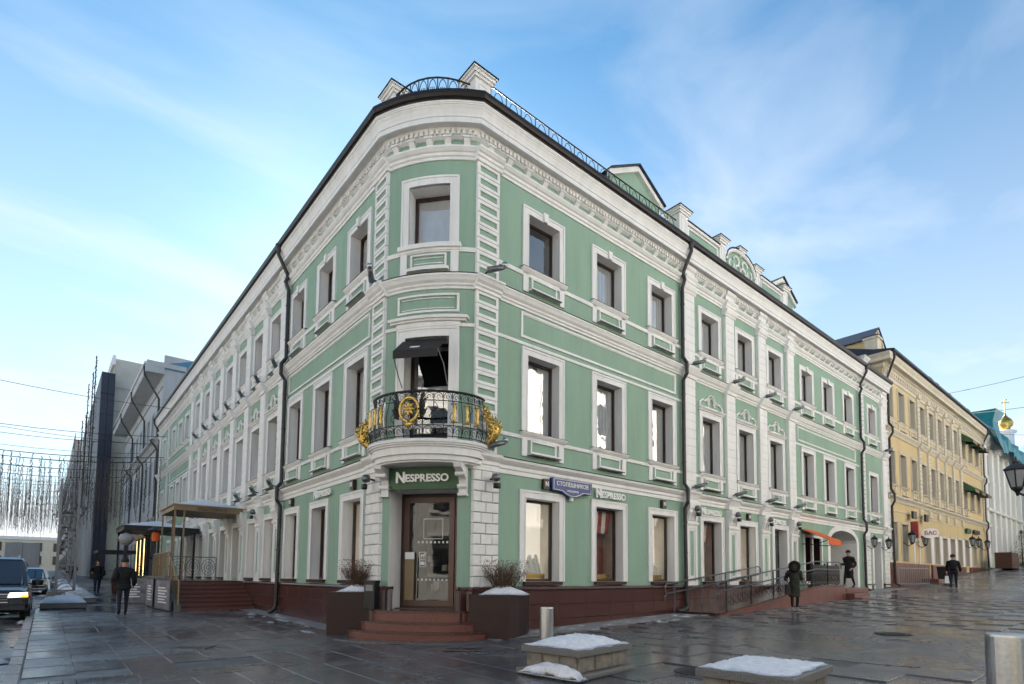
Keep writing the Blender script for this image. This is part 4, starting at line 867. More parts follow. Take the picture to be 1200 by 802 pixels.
for sx in (-1, 1):
    for cx2, cz, R_, a0, a1 in ((.33, 13.83, .2, 0, 1.6), (.70, 13.58, .18, .8, 2.4), (.2, 13.5, .2, -.5, 1.0)):
        q.tube([(14.25+sx*(cx2+R_*math.cos((a0+(a1-a0)*i/10)*PI)), .12, cz+R_*math.sin((a0+(a1-a0)*i/10)*PI)) for i in range(11)], .035, WHITE, 6)
put('gable_scrolls', q, CB); rpost(14.25, .25, 0, .24, .30, 14.23)
for t in (7.4, 10.3, 13.4, 17.8, 22.5, 27.0): rpost(.38, t, 0, .95, .34, 12.75)
rpost(28.9, .75, 0, 1.25, .7, 12.9); 0

# side shop on the right: awning, door, arch --------------------------------
q = MB()
for (x0, z0), (x1, z1) in zip([(21.95, .4)]+archpts, archpts+[(25.35, .4)]): q.face([(x0, 0, z0), (x1, 0, z1), (x1, 4, z1), (x0, 4, z0)], STONEW)
q.face([(21.95, 4, .3), (25.35, 4, .3), (25.35, 4, 3.8), (21.95, 4, 3.8)], INT); put('arch_passage', q, CB)
q = MB(); P = [(21.95, .6)]+archpts+[(25.35, .6)]; O_ = [(21.68, .6)]+[(23.65-1.97*math.cos(PI*i/12), 3.2+.80*math.sin(PI*i/12)) for i in range(13)]+[(25.62, .6)]
O_ = [(x, min(z, 3.89)) for x, z in O_]
for i in range(len(P)-1):
    a, b, c, d = P[i], P[i+1], O_[i+1], O_[i]; q.add([(a[0], -.05, a[1]), (b[0], -.05, b[1]), (c[0], -.05, c[1]), (d[0], -.05, d[1]), (a[0], 0, a[1]), (b[0], 0, b[1]), (c[0], 0, c[1]), (d[0], 0, d[1])], [(0, 1, 2, 3), (0, 4, 5, 1), (3, 2, 6, 7)], WHITE)
put('arch_casing', q, CB)
def plain_door(F, xc, zb, w_, h_, d=.3, mt=DSTEEL, lab=None, par=CB, gm=GLASS):
    o = MB(); hw = w_/2; o.frame(-hw, hw, 0, h_, .07, d, d+.06, mt); o.frame(-hw-.2, hw+.2, 0, h_+.2, .2, -.05, 0, WHITE, False)
    for x in (-hw, hw): o.face([(x, 0, 0), (x, d, 0), (x, d, h_), (x, 0, h_)], WHITE)
    o.face([(-hw, 0, h_), (hw, 0, h_), (hw, d, h_), (-hw, d, h_)], WHITE); o.face([(-hw, d+.5, 0), (hw, d+.5, 0), (hw, d+.5, h_), (-hw, d+.5, h_)], INT); o.box(-hw+.07, hw-.07, d+.005, d+.05, h_*.72, h_*.72+.06, mt)
    dr = put('door', o, par, F @ T(xc, 0, zb), label=lab)
    o = MB(); o.box(-hw+.06, hw-.06, d+.02, d+.03, .06, h_-.06, gm); put('pane', o, dr, F @ T(xc, 0, zb)); o = MB(); o.tube([(hw-.2, d-.05, .8), (hw-.2, d-.05, 1.3)], .02, IRON, 6); put('handle', o, dr, F @ T(xc, 0, zb))
plain_door(RF, 16.9, 1.15, 1.1, 2.25, lab='dark glazed side door at the head of the ramp'); plain_door(RF, 28.4, .88, 1.1, 2.55, lab='narrow dark glazed door in the white end bay')
o = MB(); o.frame(19.1, 21.1, 1.15, 3.35, .12, -.04, .05, WHITE); o.face([(19.1, 1.3, 1.15), (21.1, 1.3, 1.15), (21.1, 1.3, 3.35), (19.1, 1.3, 3.35)], INT)
for x in (19.1, 21.1): o.face([(x, 0, 1.15), (x, 1.3, 1.15), (x, 1.3, 3.35), (x, 0, 3.35)], BROWN)
o.face([(19.1, 0, 3.35), (21.1, 0, 3.35), (21.1, 1.3, 3.35), (19.1, 1.3, 3.35)], INT); o.box(20.3, 20.42, .1, .2, 1.15, 3.35, STONEW); put('cafe_opening', o, CB)
aw = thing('orange_awning', 'orange canvas awning sloping out over the side entrance', 'awning', T(19.5, 0, 3.3))
o = MB(); a0, a1 = 18.85, 20.2; o.add([(a0, -.05, 3.56), (a1, -.05, 3.56), (a1, -1.15, 3.06), (a0, -1.15, 3.06), (a0, -.05, 3.53), (a1, -.05, 3.53), (a1, -1.15, 3.03), (a0, -1.15, 3.03)], [(0, 1, 2, 3), (7, 6, 5, 4), (0, 3, 7, 4), (1, 5, 6, 2)], ORANGE)
put('canopy', o, aw); o = MB(); o.box(a0, a1, -1.165, -1.15, 2.84, 3.06, ORANGE); put('valance', o, aw)
for x in (a0+.02, a1-.02): o = MB(); o.tube([(x, -1.12, 3.03), (x, -.6, 2.85), (x, -.05, 2.9)], .018, IRON, 6); put('arm', o, aw)

# ---------------------------------------------------------------- shop signs
def fit(me, w_, h_):
    xs_ = [v.co.x for v in me.vertices]; zs_ = [v.co.z for v in me.vertices]; sx_ = w_/(max(xs_)-min(xs_)); sz_ = h_/(max(zs_)-min(zs_))
    me.transform(T(-(max(xs_)+min(xs_))/2, 0, -min(zs_))); me.transform(Matrix.Diagonal((sx_, 1, sz_, 1))); return me
def logo(F, x, z, w_, h_, par=None, label=None, y=-.08, ext=.02):
    """word sign with a taller first letter; z is the base line of the small capitals"""
    wn = w_*.17; M1 = F @ T(x-w_/2+wn/2, y, z-h_*.12); M2 = F @ T(x+wn/2+w_*.005, y, z)
    a = link('shop_sign' if par is None else 'sign_lettering', fit(text('N', .2, ext, LET, 'sign_letter', 1, .007), wn, h_*1.42), par, M1, label=label, cat='sign' if par is None else None)
    link('sign_lettering', fit(text('ESPRESSO', .2, ext, LET, 'sign_lettering', 1, .006), w_-wn-.01, h_), a if par is None else par, M2); return a
logo(RF, 6.20, 3.64, 1.27, .19, None, 'white letter sign between the blue street plate and the striped valance window')
logo(RF, 11.56, 3.58, 1.27, .19, None, 'white letter sign above the first window after the drainpipe')
logo(RF, 16.65, 3.60, 1.30, .19, None, 'white letter sign above the dark glazed side door')
logo(LF, -5.40, 3.64, 1.27, .19, None, 'white letter sign on the left wall between the two small square plaques')
logo(BF, -.02, 3.57, 1.28, .185, FB_SIGN, None, by(0)-.07, .012)
def plaque(F, x, z, label):
    q = MB(); q.box(-.10, .10, -.10, 0, -.13, .13, BROWN); o = put('square_plaque', q, None, F @ T(x, -.01, z), label=label, cat='sign')
    link('plaque_letter', text('N', .17, .008, LET, 'plaque_letter', .9, .004), o, F @ T(x, -.118, z))
plaque(RF, 3.66, 3.78, 'small dark plaque above the cream display window next to the blue street plate'); plaque(RF, 8.75, 3.72, 'small dark plaque above the storefront window just before the drainpipe'); plaque(RF, 14.2, 3.72, 'small dark plaque between the two letter signs past the drainpipe')
plaque(LF, -3.3, 3.74, 'small dark plaque on the left wall nearest the rounded corner'); plaque(LF, -8.1, 3.74, 'small dark plaque on the left wall beside the drainpipe')
q = MB(); pts = [(-.72, .16), (-.72, -.14), (-.40, -.15), (-.25, -.22), (-.10, -.27), (.10, -.27), (.25, -.22), (.40, -.15), (.72, -.14), (.72, .16)]
def plate(q, pts, y0, y1, mt):
    n = len(pts); q.add([(x, y0, z) for x, z in pts]+[(x, y1, z) for x, z in pts], [tuple(range(n)), tuple(range(2*n-1, n-1, -1))]+[(i, (i+1) % n, (i+1) % n+n, i+n) for i in range(n)], mt)
SM = RF @ T(4.56, 0, 3.80)
plate(q, [(x*1.04, z*1.08) for x, z in pts], -.16, -.05, BLUE); sg = put('street_name_sign', q, None, SM, label='blue enamel street name plate with white lettering beside the corner window', cat='sign')
q = MB(); q.tube([(x*.97, -.163, z*.95) for x, z in pts+[pts[0]]], .010, LET, 4); put('plate_border', q, sg, SM)
link('plate_lettering', text('СТОЛЕШНИКОВ', .155, .004, LET, 'plate_lettering', .98, .002), sg, SM @ T(0, -.168, .03)); link('plate_lettering', text('переулок', .095, .004, LET, 'plate_lettering', 1, .001), sg, SM @ T(0, -.168, -.13))
q = MB(); q.box(-.04, .04, -.14, -.06, -.38, -.29, LET); put('plate_lamp', q, sg, SM)

# ---------------------------------------------------------------- ramp and rails (right)
rm = thing('access_ramp', 'red granite wheelchair ramp rising along the right facade', 'ramp', T(9, 0, .2))
YO = -1.62
def rz(x): return 1.14 if x > 16.6 else gz(x, -1)+(1.14-gz(9.3, -1))*max(0, (x-9.3))/7.3*1.0 if x < 16.6 else 1.14
def rz(x):
    if x >= 16.6: return 1.14
    return .32+(1.14-.32)*(x-9.2)/7.4
mem = 0
x = 9.3
while x < 19.3:
    x1 = min(x+.8, 19.3); q = MB()
    q.add([(x+.004, YO, gz(x, YO)-.1), (x1-.004, YO, gz(x1, YO)-.1), (x1-.004, YO, rz(x1)-.05), (x+.004, YO, rz(x)-.05), (x+.004, YO+.12, gz(x, YO)-.1), (x1-.004, YO+.12, gz(x1, YO)-.1), (x1-.004, YO+.12, rz(x1)-.05), (x+.004, YO+.12, rz(x)-.05)], [(0, 1, 2, 3), (1, 5, 6, 2), (0, 3, 7, 4), (2, 6, 7, 3)], GRANB)
    put('granite_slab', q, rm)
    q = MB(); q.add([(x, YO-.03, rz(x)-.048), (x1, YO-.03, rz(x1)-.048), (x1, YO-.03, rz(x1)), (x, YO-.03, rz(x)), (x, -.10, rz(x)-.048), (x1, -.10, rz(x1)-.048), (x1, -.10, rz(x1)), (x, -.10, rz(x))], [(0, 1, 2, 3), (3, 2, 6, 7), (0, 3, 7, 4), (1, 5, 6, 2)], GRAN); put('deck_slab', q, rm); x = x1
for i, (xa, z) in enumerate(((19.3, .98), (20.1, .80), (20.9, .66))):
    q = MB(); q.cham(0, 2.6-.75*i if i < 2 else 1.3, 0, 1.5, 0, .17, .01, GRANB); put('step', q, rm, T(19.3, YO-.3*i-.02, z-.17-.02*i))
q = MB(); q.box(19.3, 21.9, -.1-1.5, -.1, .4, 1.0, GRANB); put('landing', q, rm)
for nm, YR, xa, xb, lab in (('ramp_railing', YO+.08, 9.7, 18.9, 'grey double handrail on the street side of the granite ramp'), ('ramp_railing', -.20, 8.9, 14.6, 'grey double handrail against the wall beside the granite ramp')):
    rr_ = thing(nm, lab, 'railing', T(xa, YR, rz(xa)))
    for dz in (.92, .62):
        q = MB(); pts = [(xa-.25, YR, rz(xa)+dz-.28), (xa-.33, YR, rz(xa)+dz-.12), (xa-.2, YR, rz(xa)+dz-.01), (xa, YR, rz(xa)+dz)]+[(x, YR, rz(x)+dz) for x in (12, 14, 16.6)]
        pts = [p for p in pts if p[0] <= xb]+[(xb, YR, rz(xb)+dz)]; pts += [(xb+.14, YR, rz(xb)+dz-.05), (xb+.16, YR, rz(xb)+dz-.25)] if dz > .7 else []
        q.tube(pts, .026, DSTEEL, 8); put('handrail', q, rr_)
    x = xa+.2
    while x < xb:
        q = MB(); q.tube([(x, YR, rz(x)-.02), (x, YR, rz(x)+.9)], .024, IRON if YR < -1 else DSTEEL, 6); put('post', q, rr_); x += 1.55
    if YR < -1:
        q = MB(); x = xa+.2
        while x < xb-.3:
            for k2 in range(5):
                xx = x+.18+k2*.3
                if xx > xb-.1: break
                q.tube([(xx+.10*math.cos(a), YR, rz(xx)+.30+.14*math.sin(a)) for a in [PI*j/5 for j in range(9)]], .009, IRON, 5); q.tube([(xx-.12, YR, rz(xx)+.12), (xx, YR, rz(xx)+.28), (xx+.12, YR, rz(xx)+.14)], .009, IRON, 5)
            x += 1.55
        q.tube([(xa+.2, YR, rz(xa)+.1), (16.6, YR, rz(16.6)+.1), (xb, YR, rz(xb)+.1)], .010, IRON, 5); q.tube([(xa+.2, YR, rz(xa)+.5), (16.6, YR, rz(16.6)+.5), (xb, YR, rz(xb)+.5)], .010, IRON, 5)
        put('scroll_infill', q, rr_, kind='stuff')
cf = thing('cafe_screen', 'low black cafe screen with gold lettering on the ramp landing', 'screen', T(18, -1.3, 1.14))
q = MB(); q.cham(-1.35, 1.35, -.04, .04, .02, .80, .01, IRON); put('panel', q, cf, T(18.1, -1.30, 1.14))
link('lettering', text('ресторан', .22, .006, GOLDM, 'lettering', 1.1), cf, T(18.5, -1.35, 1.45)); 
for x in (16.9, 18.1, 19.3): q = MB(); q.box(-.03, .03, -.03, .03, 0, .86, IRON); put('post', q, cf, T(x, -1.26, 1.14))

# ---------------------------------------------------------------- left entrance stairs, rails, canopies
ls = thing('side_stairs', 'wide red granite stairs leading up to the left entrance', 'steps', T(-1.2, 12, .1))
ZT = 1.14; n = 7; z0 = gz(-1, 12)
for i in range(n):
    za, zb = z0+(ZT-z0)*i/n, z0+(ZT-z0)*(i+1)/n; q = MB(); xa = -2.45
    q.box(xa, -.09, 11.75+i*.31, 11.75+(i+1)*.31+.05, za-.05 if i == 0 else za-.02, zb-.035, GRANB); q.box(xa-.0, -.09, 11.72+i*.31, 11.75+(i+1)*.31+.02, zb-.034, zb, GRAN); put('step', q, ls)
q = MB(); q.box(-2.45, -.02, 13.98, 22.3, .0, ZT-.002, GRAN); put('landing', q, ls)
q = MB(); q.prof([(11.55, 0), (11.55, .30), (13.95, 1.30), (22.3, 1.30), (22.3, 0)], -2.65, -2.46, CAPST); put('side_wall', q, ls)
gr = thing('gold_stair_railing', 'gold painted stair railing with close bars beside the left entrance stairs', 'railing', T(-2.55, 12, .2))
q = MB(); q.tube([(-2.55, 11.5, .35), (-2.55, 11.5, 1.15), (-2.55, 11.75, 1.18), (-2.55, 13.9, 2.2), (-2.55, 17.6, 2.2)], .03, GOLDM, 8); put('handrail', q, gr)
for i in range(8): yy = 11.75+i*.31; q = MB(); zb = .3+(yy-11.55)*.416; q.tube([(-2.55, yy, zb), (-2.55, yy, zb+.9)], .014, GOLDM, 5); put('bar', q, gr)
for i in range(13): yy = 13.95+i*.29; q = MB(); q.tube([(-2.55, yy, 1.3), (-2.55, yy, 2.2)], .016, GOLDM, 5); put('bar', q, gr)
sr = thing('scroll_railing', 'thin dark scroll railing across the raised landing under the gold canopy', 'railing', T(-1, 18.2, 1.14))
q = MB(); q.tube([(-2.5, 18.2, 2.15), (-.1, 18.2, 2.15)], .02, DSTEEL, 6); q.tube([(-2.5, 18.2, 1.25), (-.1, 18.2, 1.25)], .014, DSTEEL, 6); put('bar', q, sr)
for i in range(4):
    xc = -2.2+i*.6; q = MB()
    for R_ in (.27, .17, .08): q.tube([(xc+R_*math.cos(a), 18.2, 1.7+R_*1.35*math.sin(a)) for a in [2*PI*j/16 for j in range(17)]], .012, DSTEEL, 5)
    put('scroll', q, sr)
for x in (-2.5, -1.3, -.1): q = MB(); q.tube([(x, 18.2, 1.14), (x, 18.2, 2.15)], .02, DSTEEL, 6); put('post', q, sr)
def snowcap(x0, x1, y0, y1, z, h_, seed=0, mt=SNOW, n=14, pw=.5):
    rd = random.Random(seed); q = MB(); ph = [rd.uniform(0, 6) for _ in range(6)]; vs = []
    for j in range(n+1):
        for i in range(n+1):
            u, v = i/n, j/n; e = (math.sin(PI*u)*math.sin(PI*v)); e = max(0, e)**pw
            hz_ = h_*e*(.80+.12*math.sin(5*u+ph[0])*math.sin(4*v+ph[1])+.10*math.sin(13*u+ph[2])*math.cos(11*v+ph[3]))+(rd.uniform(-.01, .01) if 0 < e else 0)
            wob = .02*math.sin(17*u+ph[4])+.02*math.sin(15*v+ph[5])
            vs.append((x0+(x1-x0)*u+(wob if i in (0, n) else 0), y0+(y1-y0)*v+(wob if j in (0, n) else 0), z+max(.0, hz_)+.004))
    fs = [(j*(n+1)+i, j*(n+1)+i+1, (j+1)*(n+1)+i+1, (j+1)*(n+1)+i) for j in range(n) for i in range(n)]
    b = len(vs); ring = [i for i in range(n+1)]+[j*(n+1)+n for j in range(1, n+1)]+[n*(n+1)+i for i in range(n-1, -1, -1)]+[j*(n+1) for j in range(n-1, 0, -1)]
    low = [(vs[k2][0], vs[k2][1], z-.006) for k2 in ring]; fs += [(ring[i], ring[(i+1) % len(ring)], b+(i+1) % len(ring), b+i) for i in range(len(ring))]
    q.add(vs+low, fs, mt); return q
gc = thing('gold_canopy', 'gold framed entrance canopy with thick snow on top', 'canopy', T(-1.3, 15.2, 1.14))
CY0, CY1, CX0 = 13.6, 16.6, -2.5
q = MB(); q.box(CX0, -.1, CY0, CY1, 3.78, 3.98, GOLDM); q.box(CX0-.05, -.08, CY0-.05, CY1+.05, 3.95, 4.0, GOLDM); put('fascia', q, gc)
put('snow_cap', snowcap(CX0-.02, -.1, CY0-.02, CY1+.02, 4.0, .42, 3, pw=.8), gc, smooth=True)
for x, y_ in ((CX0+.05, CY0+.08), (CX0+.35, CY0+.08), (CX0+.05, CY1-.1), (CX0+.4, CY1-.1)): q = MB(); q.box(x-.025, x+.025, y_-.025, y_+.025, 1.14, 3.78, GOLDM); put('post', q, gc)
link('canopy_lettering', text('РЕСТОРАН', .17, .006, DBROWN, 'canopy_lettering', 1.1), gc, T(-1.25, CY0-.06, 3.85))
plain_door(LF, -15.05, ZT, 1.1, 2.2, lab='entrance door under the gold canopy', mt=BRICKY)
q = MB()
for i in range(12):
    for j in range(2): q.box(-14.35+.02+j*.0, -14.35+.24, -.04, .02, 1.2+i*.17, 1.2+i*.17+.15, BRICKY)
put('brick_strip', q, CB, LF)
bc = thing('black_canopy', 'black framed canopy with snow on top beyond the gold canopy', 'canopy', T(-1.5, 23.5, .4))
q = MB(); q.box(-3.3, -.2, 21.6, 25.2, 3.45, 3.68, IRON); put('fascia', q, bc); put('snow_cap', snowcap(-3.35, -.2, 21.55, 25.25, 3.68, .42, 5, pw=.8), bc, smooth=True)
for x, y_ in ((-3.2, 21.7), (-1.9, 21.7), (-.4, 21.7), (-3.2, 25.1), (-.4, 25.1)): q = MB(); q.box(x-.045, x+.045, y_-.045, y_+.045, .2, 3.45, IRON); put('post', q, bc)
q = MB(); q.box(-3.9, -2.2, 27.2, 30.5, 2.5, 2.66, IRON); pc = put('shop_awning', q, None, label='flat black awning low over a doorway past the black canopy', cat='awning')
for x, y_ in ((-3.8, 27.4), (-3.8, 30.3)): q = MB(); q.box(x-.03, x+.03, y_-.03, y_+.03, .3, 2.5, IRON); put('post', q, pc)
# banners around the raised terrace
def banner(x, y_, rot, w_, h_, lab, grp=None):
    z = gz(x, y_); b = thing('printed_banner', lab, 'banner', T(x, y_, z) @ RZ(rot), grp); M = T(x, y_, z) @ RZ(rot)
    q = MB(); q.box(-w_/2, w_/2, -.02, .02, .05, h_, BAN); put('cloth', q, b, M); q = MB(); q.frame(-w_/2, w_/2, .02, h_+.03, .04, -.03, .03, DSTEEL); put('frame', q, b, M)
    q = MB()
    for k2 in range(6): a = .25+k2*.10; q.box(-w_*.28, w_*(.28-.1*(k2 % 2)), -.026, -.02, a, a+.05, LET)
    put('print', q, b, M)
banner(-2.85, 12.6, -PI/2+.1, 1.9, 1.05, 'grey printed banner leaning by the foot of the gold stair railing'); banner(-2.95, 14.9, -PI/2, 1.9, 1.05, 'grey printed banner halfway along the terrace wall'); banner(-3.3, 17.2, -.25, 1.0, 1.0, 'grey printed banner turned towards the street at the end of the terrace wall')
# terrace clutter: pots, red heater, tables
for i, (x, y_, lab) in enumerate(((-2.95, 19.4, 'brown square planter with dark shrub near the end banner'), (-3.1, 21.4, 'brown square planter with dark shrub in front of the black canopy'), (-2.95, 24.2, 'brown square planter with dark shrub at the far post of the black canopy'), (-3.0, 27.0, 'brown square planter with dark shrub under the flat black awning'))):
    z = gz(x, y_); b = thing('street_planter', lab, 'planter', T(x, y_, z)); q = MB(); q.add([(-.22, -.22, 0), (.22, -.22, 0), (.22, .22, 0), (-.22, .22, 0), (-.3, -.3, .85), (.3, -.3, .85), (.3, .3, .85), (-.3, .3, .85)], [(0, 1, 5, 4), (1, 2, 6, 5), (2, 3, 7, 6), (3, 0, 4, 7), (4, 5, 6, 7)], WOODB); put('box', q, b, T(x, y_, z))
    q = MB()
    for k2 in range(220):
        p = Vector((random.gauss(0, .16), random.gauss(0, .16), .85+abs(random.gauss(0, .28)))); s_ = .05; a = Vector((random.uniform(-1, 1), random.uniform(-1, 1), random.uniform(-1, 1))).normalized()*s_; c = a.orthogonal().normalized()*s_; q.face([p-a, p+c, p+a], FIR)
    put('shrub', q, b, T(x, y_, z))
q = MB(); q.lathe([(.16, 0), (.16, .9), (.22, 1.0), (.03, 1.05), (.03, 2.2), (.36, 2.25), (.1, 2.42)], IRON, 14); q.lathe([(.13, 1.75), (.16, 1.85), (.16, 2.1), (.1, 2.18)], ORANGE, 14)
put('patio_heater', q, None, T(-2.2, 20.3, 1.14), label='black patio heater with an orange top on the raised terrace', cat='heater')
q = MB(); q.lathe([(.0, -.30), (.18, -.24), (.28, -.1), (.30, .05), (.22, .22), (0, .30)], LAMPG, 14); q.tube([(0, 0, .3), (0, .6, .5), (0, 1.2, .5)], .02, IRON, 6)
put('globe_lantern', q, None, T(-3.2, 21.55, 3.0), smooth=True, label='pale round lantern hanging from the corner of the black canopy', cat='lantern')

# ---------------------------------------------------------------- corner planters, bin, bollards, stone blocks
def bush(M, par, seed, R_=.62, H=.72):
    rd = random.Random(seed); q = MB()
    for k2 in range(150):
        a = rd.uniform(0, 2*PI); r0 = rd.uniform(0, .22); p = Vector((r0*math.cos(a), r0*math.sin(a), 0)); d = Vector((math.cos(a)*rd.uniform(.1, .95), math.sin(a)*rd.uniform(.1, .95), 1.25)).normalized(); pts = [p]; L_ = rd.uniform(.55, 1.0)*H
        for s_ in range(4): d = (d+Vector((rd.gauss(0, .16), rd.gauss(0, .16), rd.gauss(0, .08)))).normalized(); p = p+d*L_/4; pts.append(p)
        q.tube(pts, [.008, .007, .005, .004, .002], TWIG, 3, False)
        for s_ in (2, 3):
            e = (d+Vector((rd.gauss(0, .6), rd.gauss(0, .6), rd.uniform(0, .3)))).normalized()*rd.uniform(.08, .2); q.tube([pts[s_], pts[s_]+e*.6, pts[s_]+e], [.004, .003, .0015], TWIG, 3, False)
    o = put('branches', q, par, M, kind='stuff'); q = MB()
    for k2 in range(950):
        a = rd.uniform(0, 2*PI); zz = rd.uniform(.25, 1)*H*.98; rr = (.18+.32*math.sin(min(1, zz/H)*PI*.62))*math.sqrt(rd.random())*1.15; p = Vector((rr*math.cos(a), rr*math.sin(a), zz)); v = Vector((rd.gauss(0, 1), rd.gauss(0, 1), rd.gauss(0, 1))).normalized()*rd.uniform(.012, .024); c = v.orthogonal().normalized()*.010; q.face([p-v, p+c, p+v, p-c], DRYLF)
    put('dry_leaves', q, par, M, kind='stuff')
def planter(M, poly, H, lab, seed):
    b = thing('corner_planter', lab, 'planter', M); q = MB(); q.prism(poly, .0, H-.10, PLANT); put('box', q, b, M)
    c = Vector((sum(p[0] for p in poly)/len(poly), sum(p[1] for p in poly)/len(poly))); q = MB(); q.prism([tuple(c+(Vector(p)-c)*1.015) for p in poly], H-.10, H, PLANT); put('rim', q, b, M)
    xs_ = [p[0] for p in poly]; ys_ = [p[1] for p in poly]
    put('snow', snowcap(c.x-(max(xs_)-min(xs_))*.40, c.x+(max(xs_)-min(xs_))*.40, c.y-(max(ys_)-min(ys_))*.38, c.y+(max(ys_)-min(ys_))*.38, H, .22, seed, pw=1.0), b, M, smooth=True)
    bs = link('bush', None, b, M @ T(c.x, c.y, H+.08)); bush(M @ T(c.x, c.y, H+.08), bs, seed)
AP = -YAW
planter(T(1.62, -1.12, gz(1.6, -1.1)) @ RZ(AP), [(0, 0), (.22, .45), (.40, .95), (.44, 1.35), (-.9, 1.35), (-.9, .35)], .96, 'dark brown planter with bare bush and snow, right of the corner steps', 11)
planter(T(-.97, 2.46, gz(-1, 2.4)) @ RZ(AP), [(0, 0), (1.25, 0), (1.25, .95), (.05, .95)], .99, 'dark brown planter with bare bush and snow, left of the corner steps', 12)
q = MB(); q.cham(-.13, .13, -.13, .13, 0, .64, .01, IRON); q.box(-.14, .14, -.14, .14, .60, .66, IRON); q.box(-.09, .09, -.134, -.130, .42, .56, DSTEEL)
put('litter_bin', q, None, BF @ T(-1.15, -.34, .62), label='narrow black litter bin on the top step left of the door', cat='bin')
def bollard(x, y_, h_, r0, lab, grp=None):
    z = gz(x, y_); b = thing('steel_bollard', lab, 'bollard', T(x, y_, z), grp); q = MB(); q.lathe([(r0, 0), (r0, h_-.02), (r0*.97, h_), (r0*.2, h_+.004)], STEEL, 28); put('post', q, b, T(x, y_, z), smooth=False)
    q = MB(); q.lathe([(r0+.03, 0), (r0+.03, .012), (r0+.005, .02)], DSTEEL, 28); put('base_ring', q, b, T(x, y_, z))
bollard(1.98, -1.95, .72, .145, 'short brushed steel bollard by the right corner planter'); bollard(.30, -9.66, .94, .16, 'large brushed steel bollard at the right edge in the foreground')
def block(cx2, cy2, rot, sx, sy, h_, lab, seed, snow_skirt):
    M = T(cx2, cy2, gz(cx2, cy2)) @ RZ(rot); b = thing('stone_block', lab, 'planter', M); 
    q = MB(); q.cham(-sx/2-.05, sx/2+.05, -sy/2-.05, sy/2+.05, 0, .085, .02, CAPST); put('base_slab', q, b, M)
    for i in range(3):        # facing stones
        a = -sx/2+.05+(sx-.1)*i/3; q = MB(); q.cham(a+.004, a+(sx-.1)/3-.004, -sy/2+.05, -sy/2+.2, .085, h_-.09, .018, STONE); put('facing_stone', q, b, M)
        a = -sy/2+.05+(sy-.1)*i/3
        for sgn in (-1, 1): q = MB(); q.cham(a+.004, a+(sy-.1)/3-.004, -sx/2+.05+.0, -sx/2+.2, .085, h_-.09, .018, STONE); put('facing_stone', q, b, M @ RZ(sgn*PI/2))
    q = MB(); q.box(-sx/2+.12, sx/2-.12, -sy/2+.12, sy/2-.12, .08, h_-.09, STONE); put('core', q, b, M)
    q = MB(); hx, hy, c = sx/2, sy/2, .012
    q.add([(-hx, -hy, h_-.09), (hx, -hy, h_-.09), (hx, hy, h_-.09), (-hx, hy, h_-.09), (-hx, -hy, h_-c), (hx, -hy, h_-c), (hx, hy, h_-c), (-hx, hy, h_-c), (-hx+c, -hy+c, h_), (hx-c, -hy+c, h_), (hx-c, hy-c, h_), (-hx+c, hy-c, h_)], [(8, 9, 10, 11), (4, 5, 9, 8), (5, 6, 10, 9), (6, 7, 11, 10), (7, 4, 8, 11), (0, 1, 5, 4), (1, 2, 6, 5), (2, 3, 7, 6), (3, 0, 4, 7), (3, 2, 1, 0)], CAPST); put('cap_slab', q, b, M)
    put('snow', snowcap(-sx/2+.03, sx/2-.03, -sy/2+.04, sy/2-.03, h_, .16 if snow_skirt else .045, seed, n=22, pw=.75 if snow_skirt else .22), b, M, smooth=True)
    if snow_skirt: put('snow_drift', snowcap(-sx/2-.12, -sx/2+.10, -sy/2-.1, sy/2*.9, .03, .20, seed+1, n=12), b, M, smooth=True)
    return M
BLOCKS = 1
block(.08, -4.70, .12, 1.35, 1.05, .41, 'square stone block with mounded snow and a snow drift at its foot', 21, True)
block(.19, -7.55, .10, 1.33, 1.04, .42, 'square stone block with a flat sheet of snow, nearest the camera', 22, False)
q = MB()
for i in range(9): q.box(-.27+i*.062, -.27+i*.062+.03, -.16, .16, -.01, .008, DSTEEL)
q.frame(-.30, .30, -.2, .2, .02, -.004, .012, IRON) if False else None
for a in (-.2, .17): q.box(-.30, .30, a, a+.03, -.01, .010, DSTEEL)
for a in (-.31, .29): q.box(a, a+.02, -.2, .2, -.01, .010, DSTEEL)
put('drain_grate', q, None, T(-3.82, 1.66, gz(-3.8, 1.6)+.004) @ RZ(-.6), label='rectangular slotted drain grate in the left pavement', cat='drain')
for (x, y_, lab) in ((7.9, -6.6, 'round iron manhole cover beyond the ring of setts'), (1.3, -6.0, 'round iron manhole cover between the two stone blocks')):
    q = MB(); q.lathe([(.36, 0), (.36, .012), (.31, .014), (.30, .008)], IRON, 28)
    for i in range(6): q.box(-.24+i*.09, -.24+i*.09+.04, -.2, .2, .006, .013, IRON)
    put('manhole_cover', q, None, T(x, y_, gz(x, y_)+.001), label=lab, cat='manhole cover')
q = MB(); q.cham(-.55, .55, -.05, .05, 0, 0, 0, IRON) if False else None
q.box(-.38, .38, -.13, .13, 0, .012, DSTEEL); q.box(-.33, .33, -.09, .09, .012, .016, IRON)
put('access_cover', q, None, T(.05, -1.75, .006) @ RZ(-.72), label='small oblong metal access cover in front of the corner steps', cat='cover')

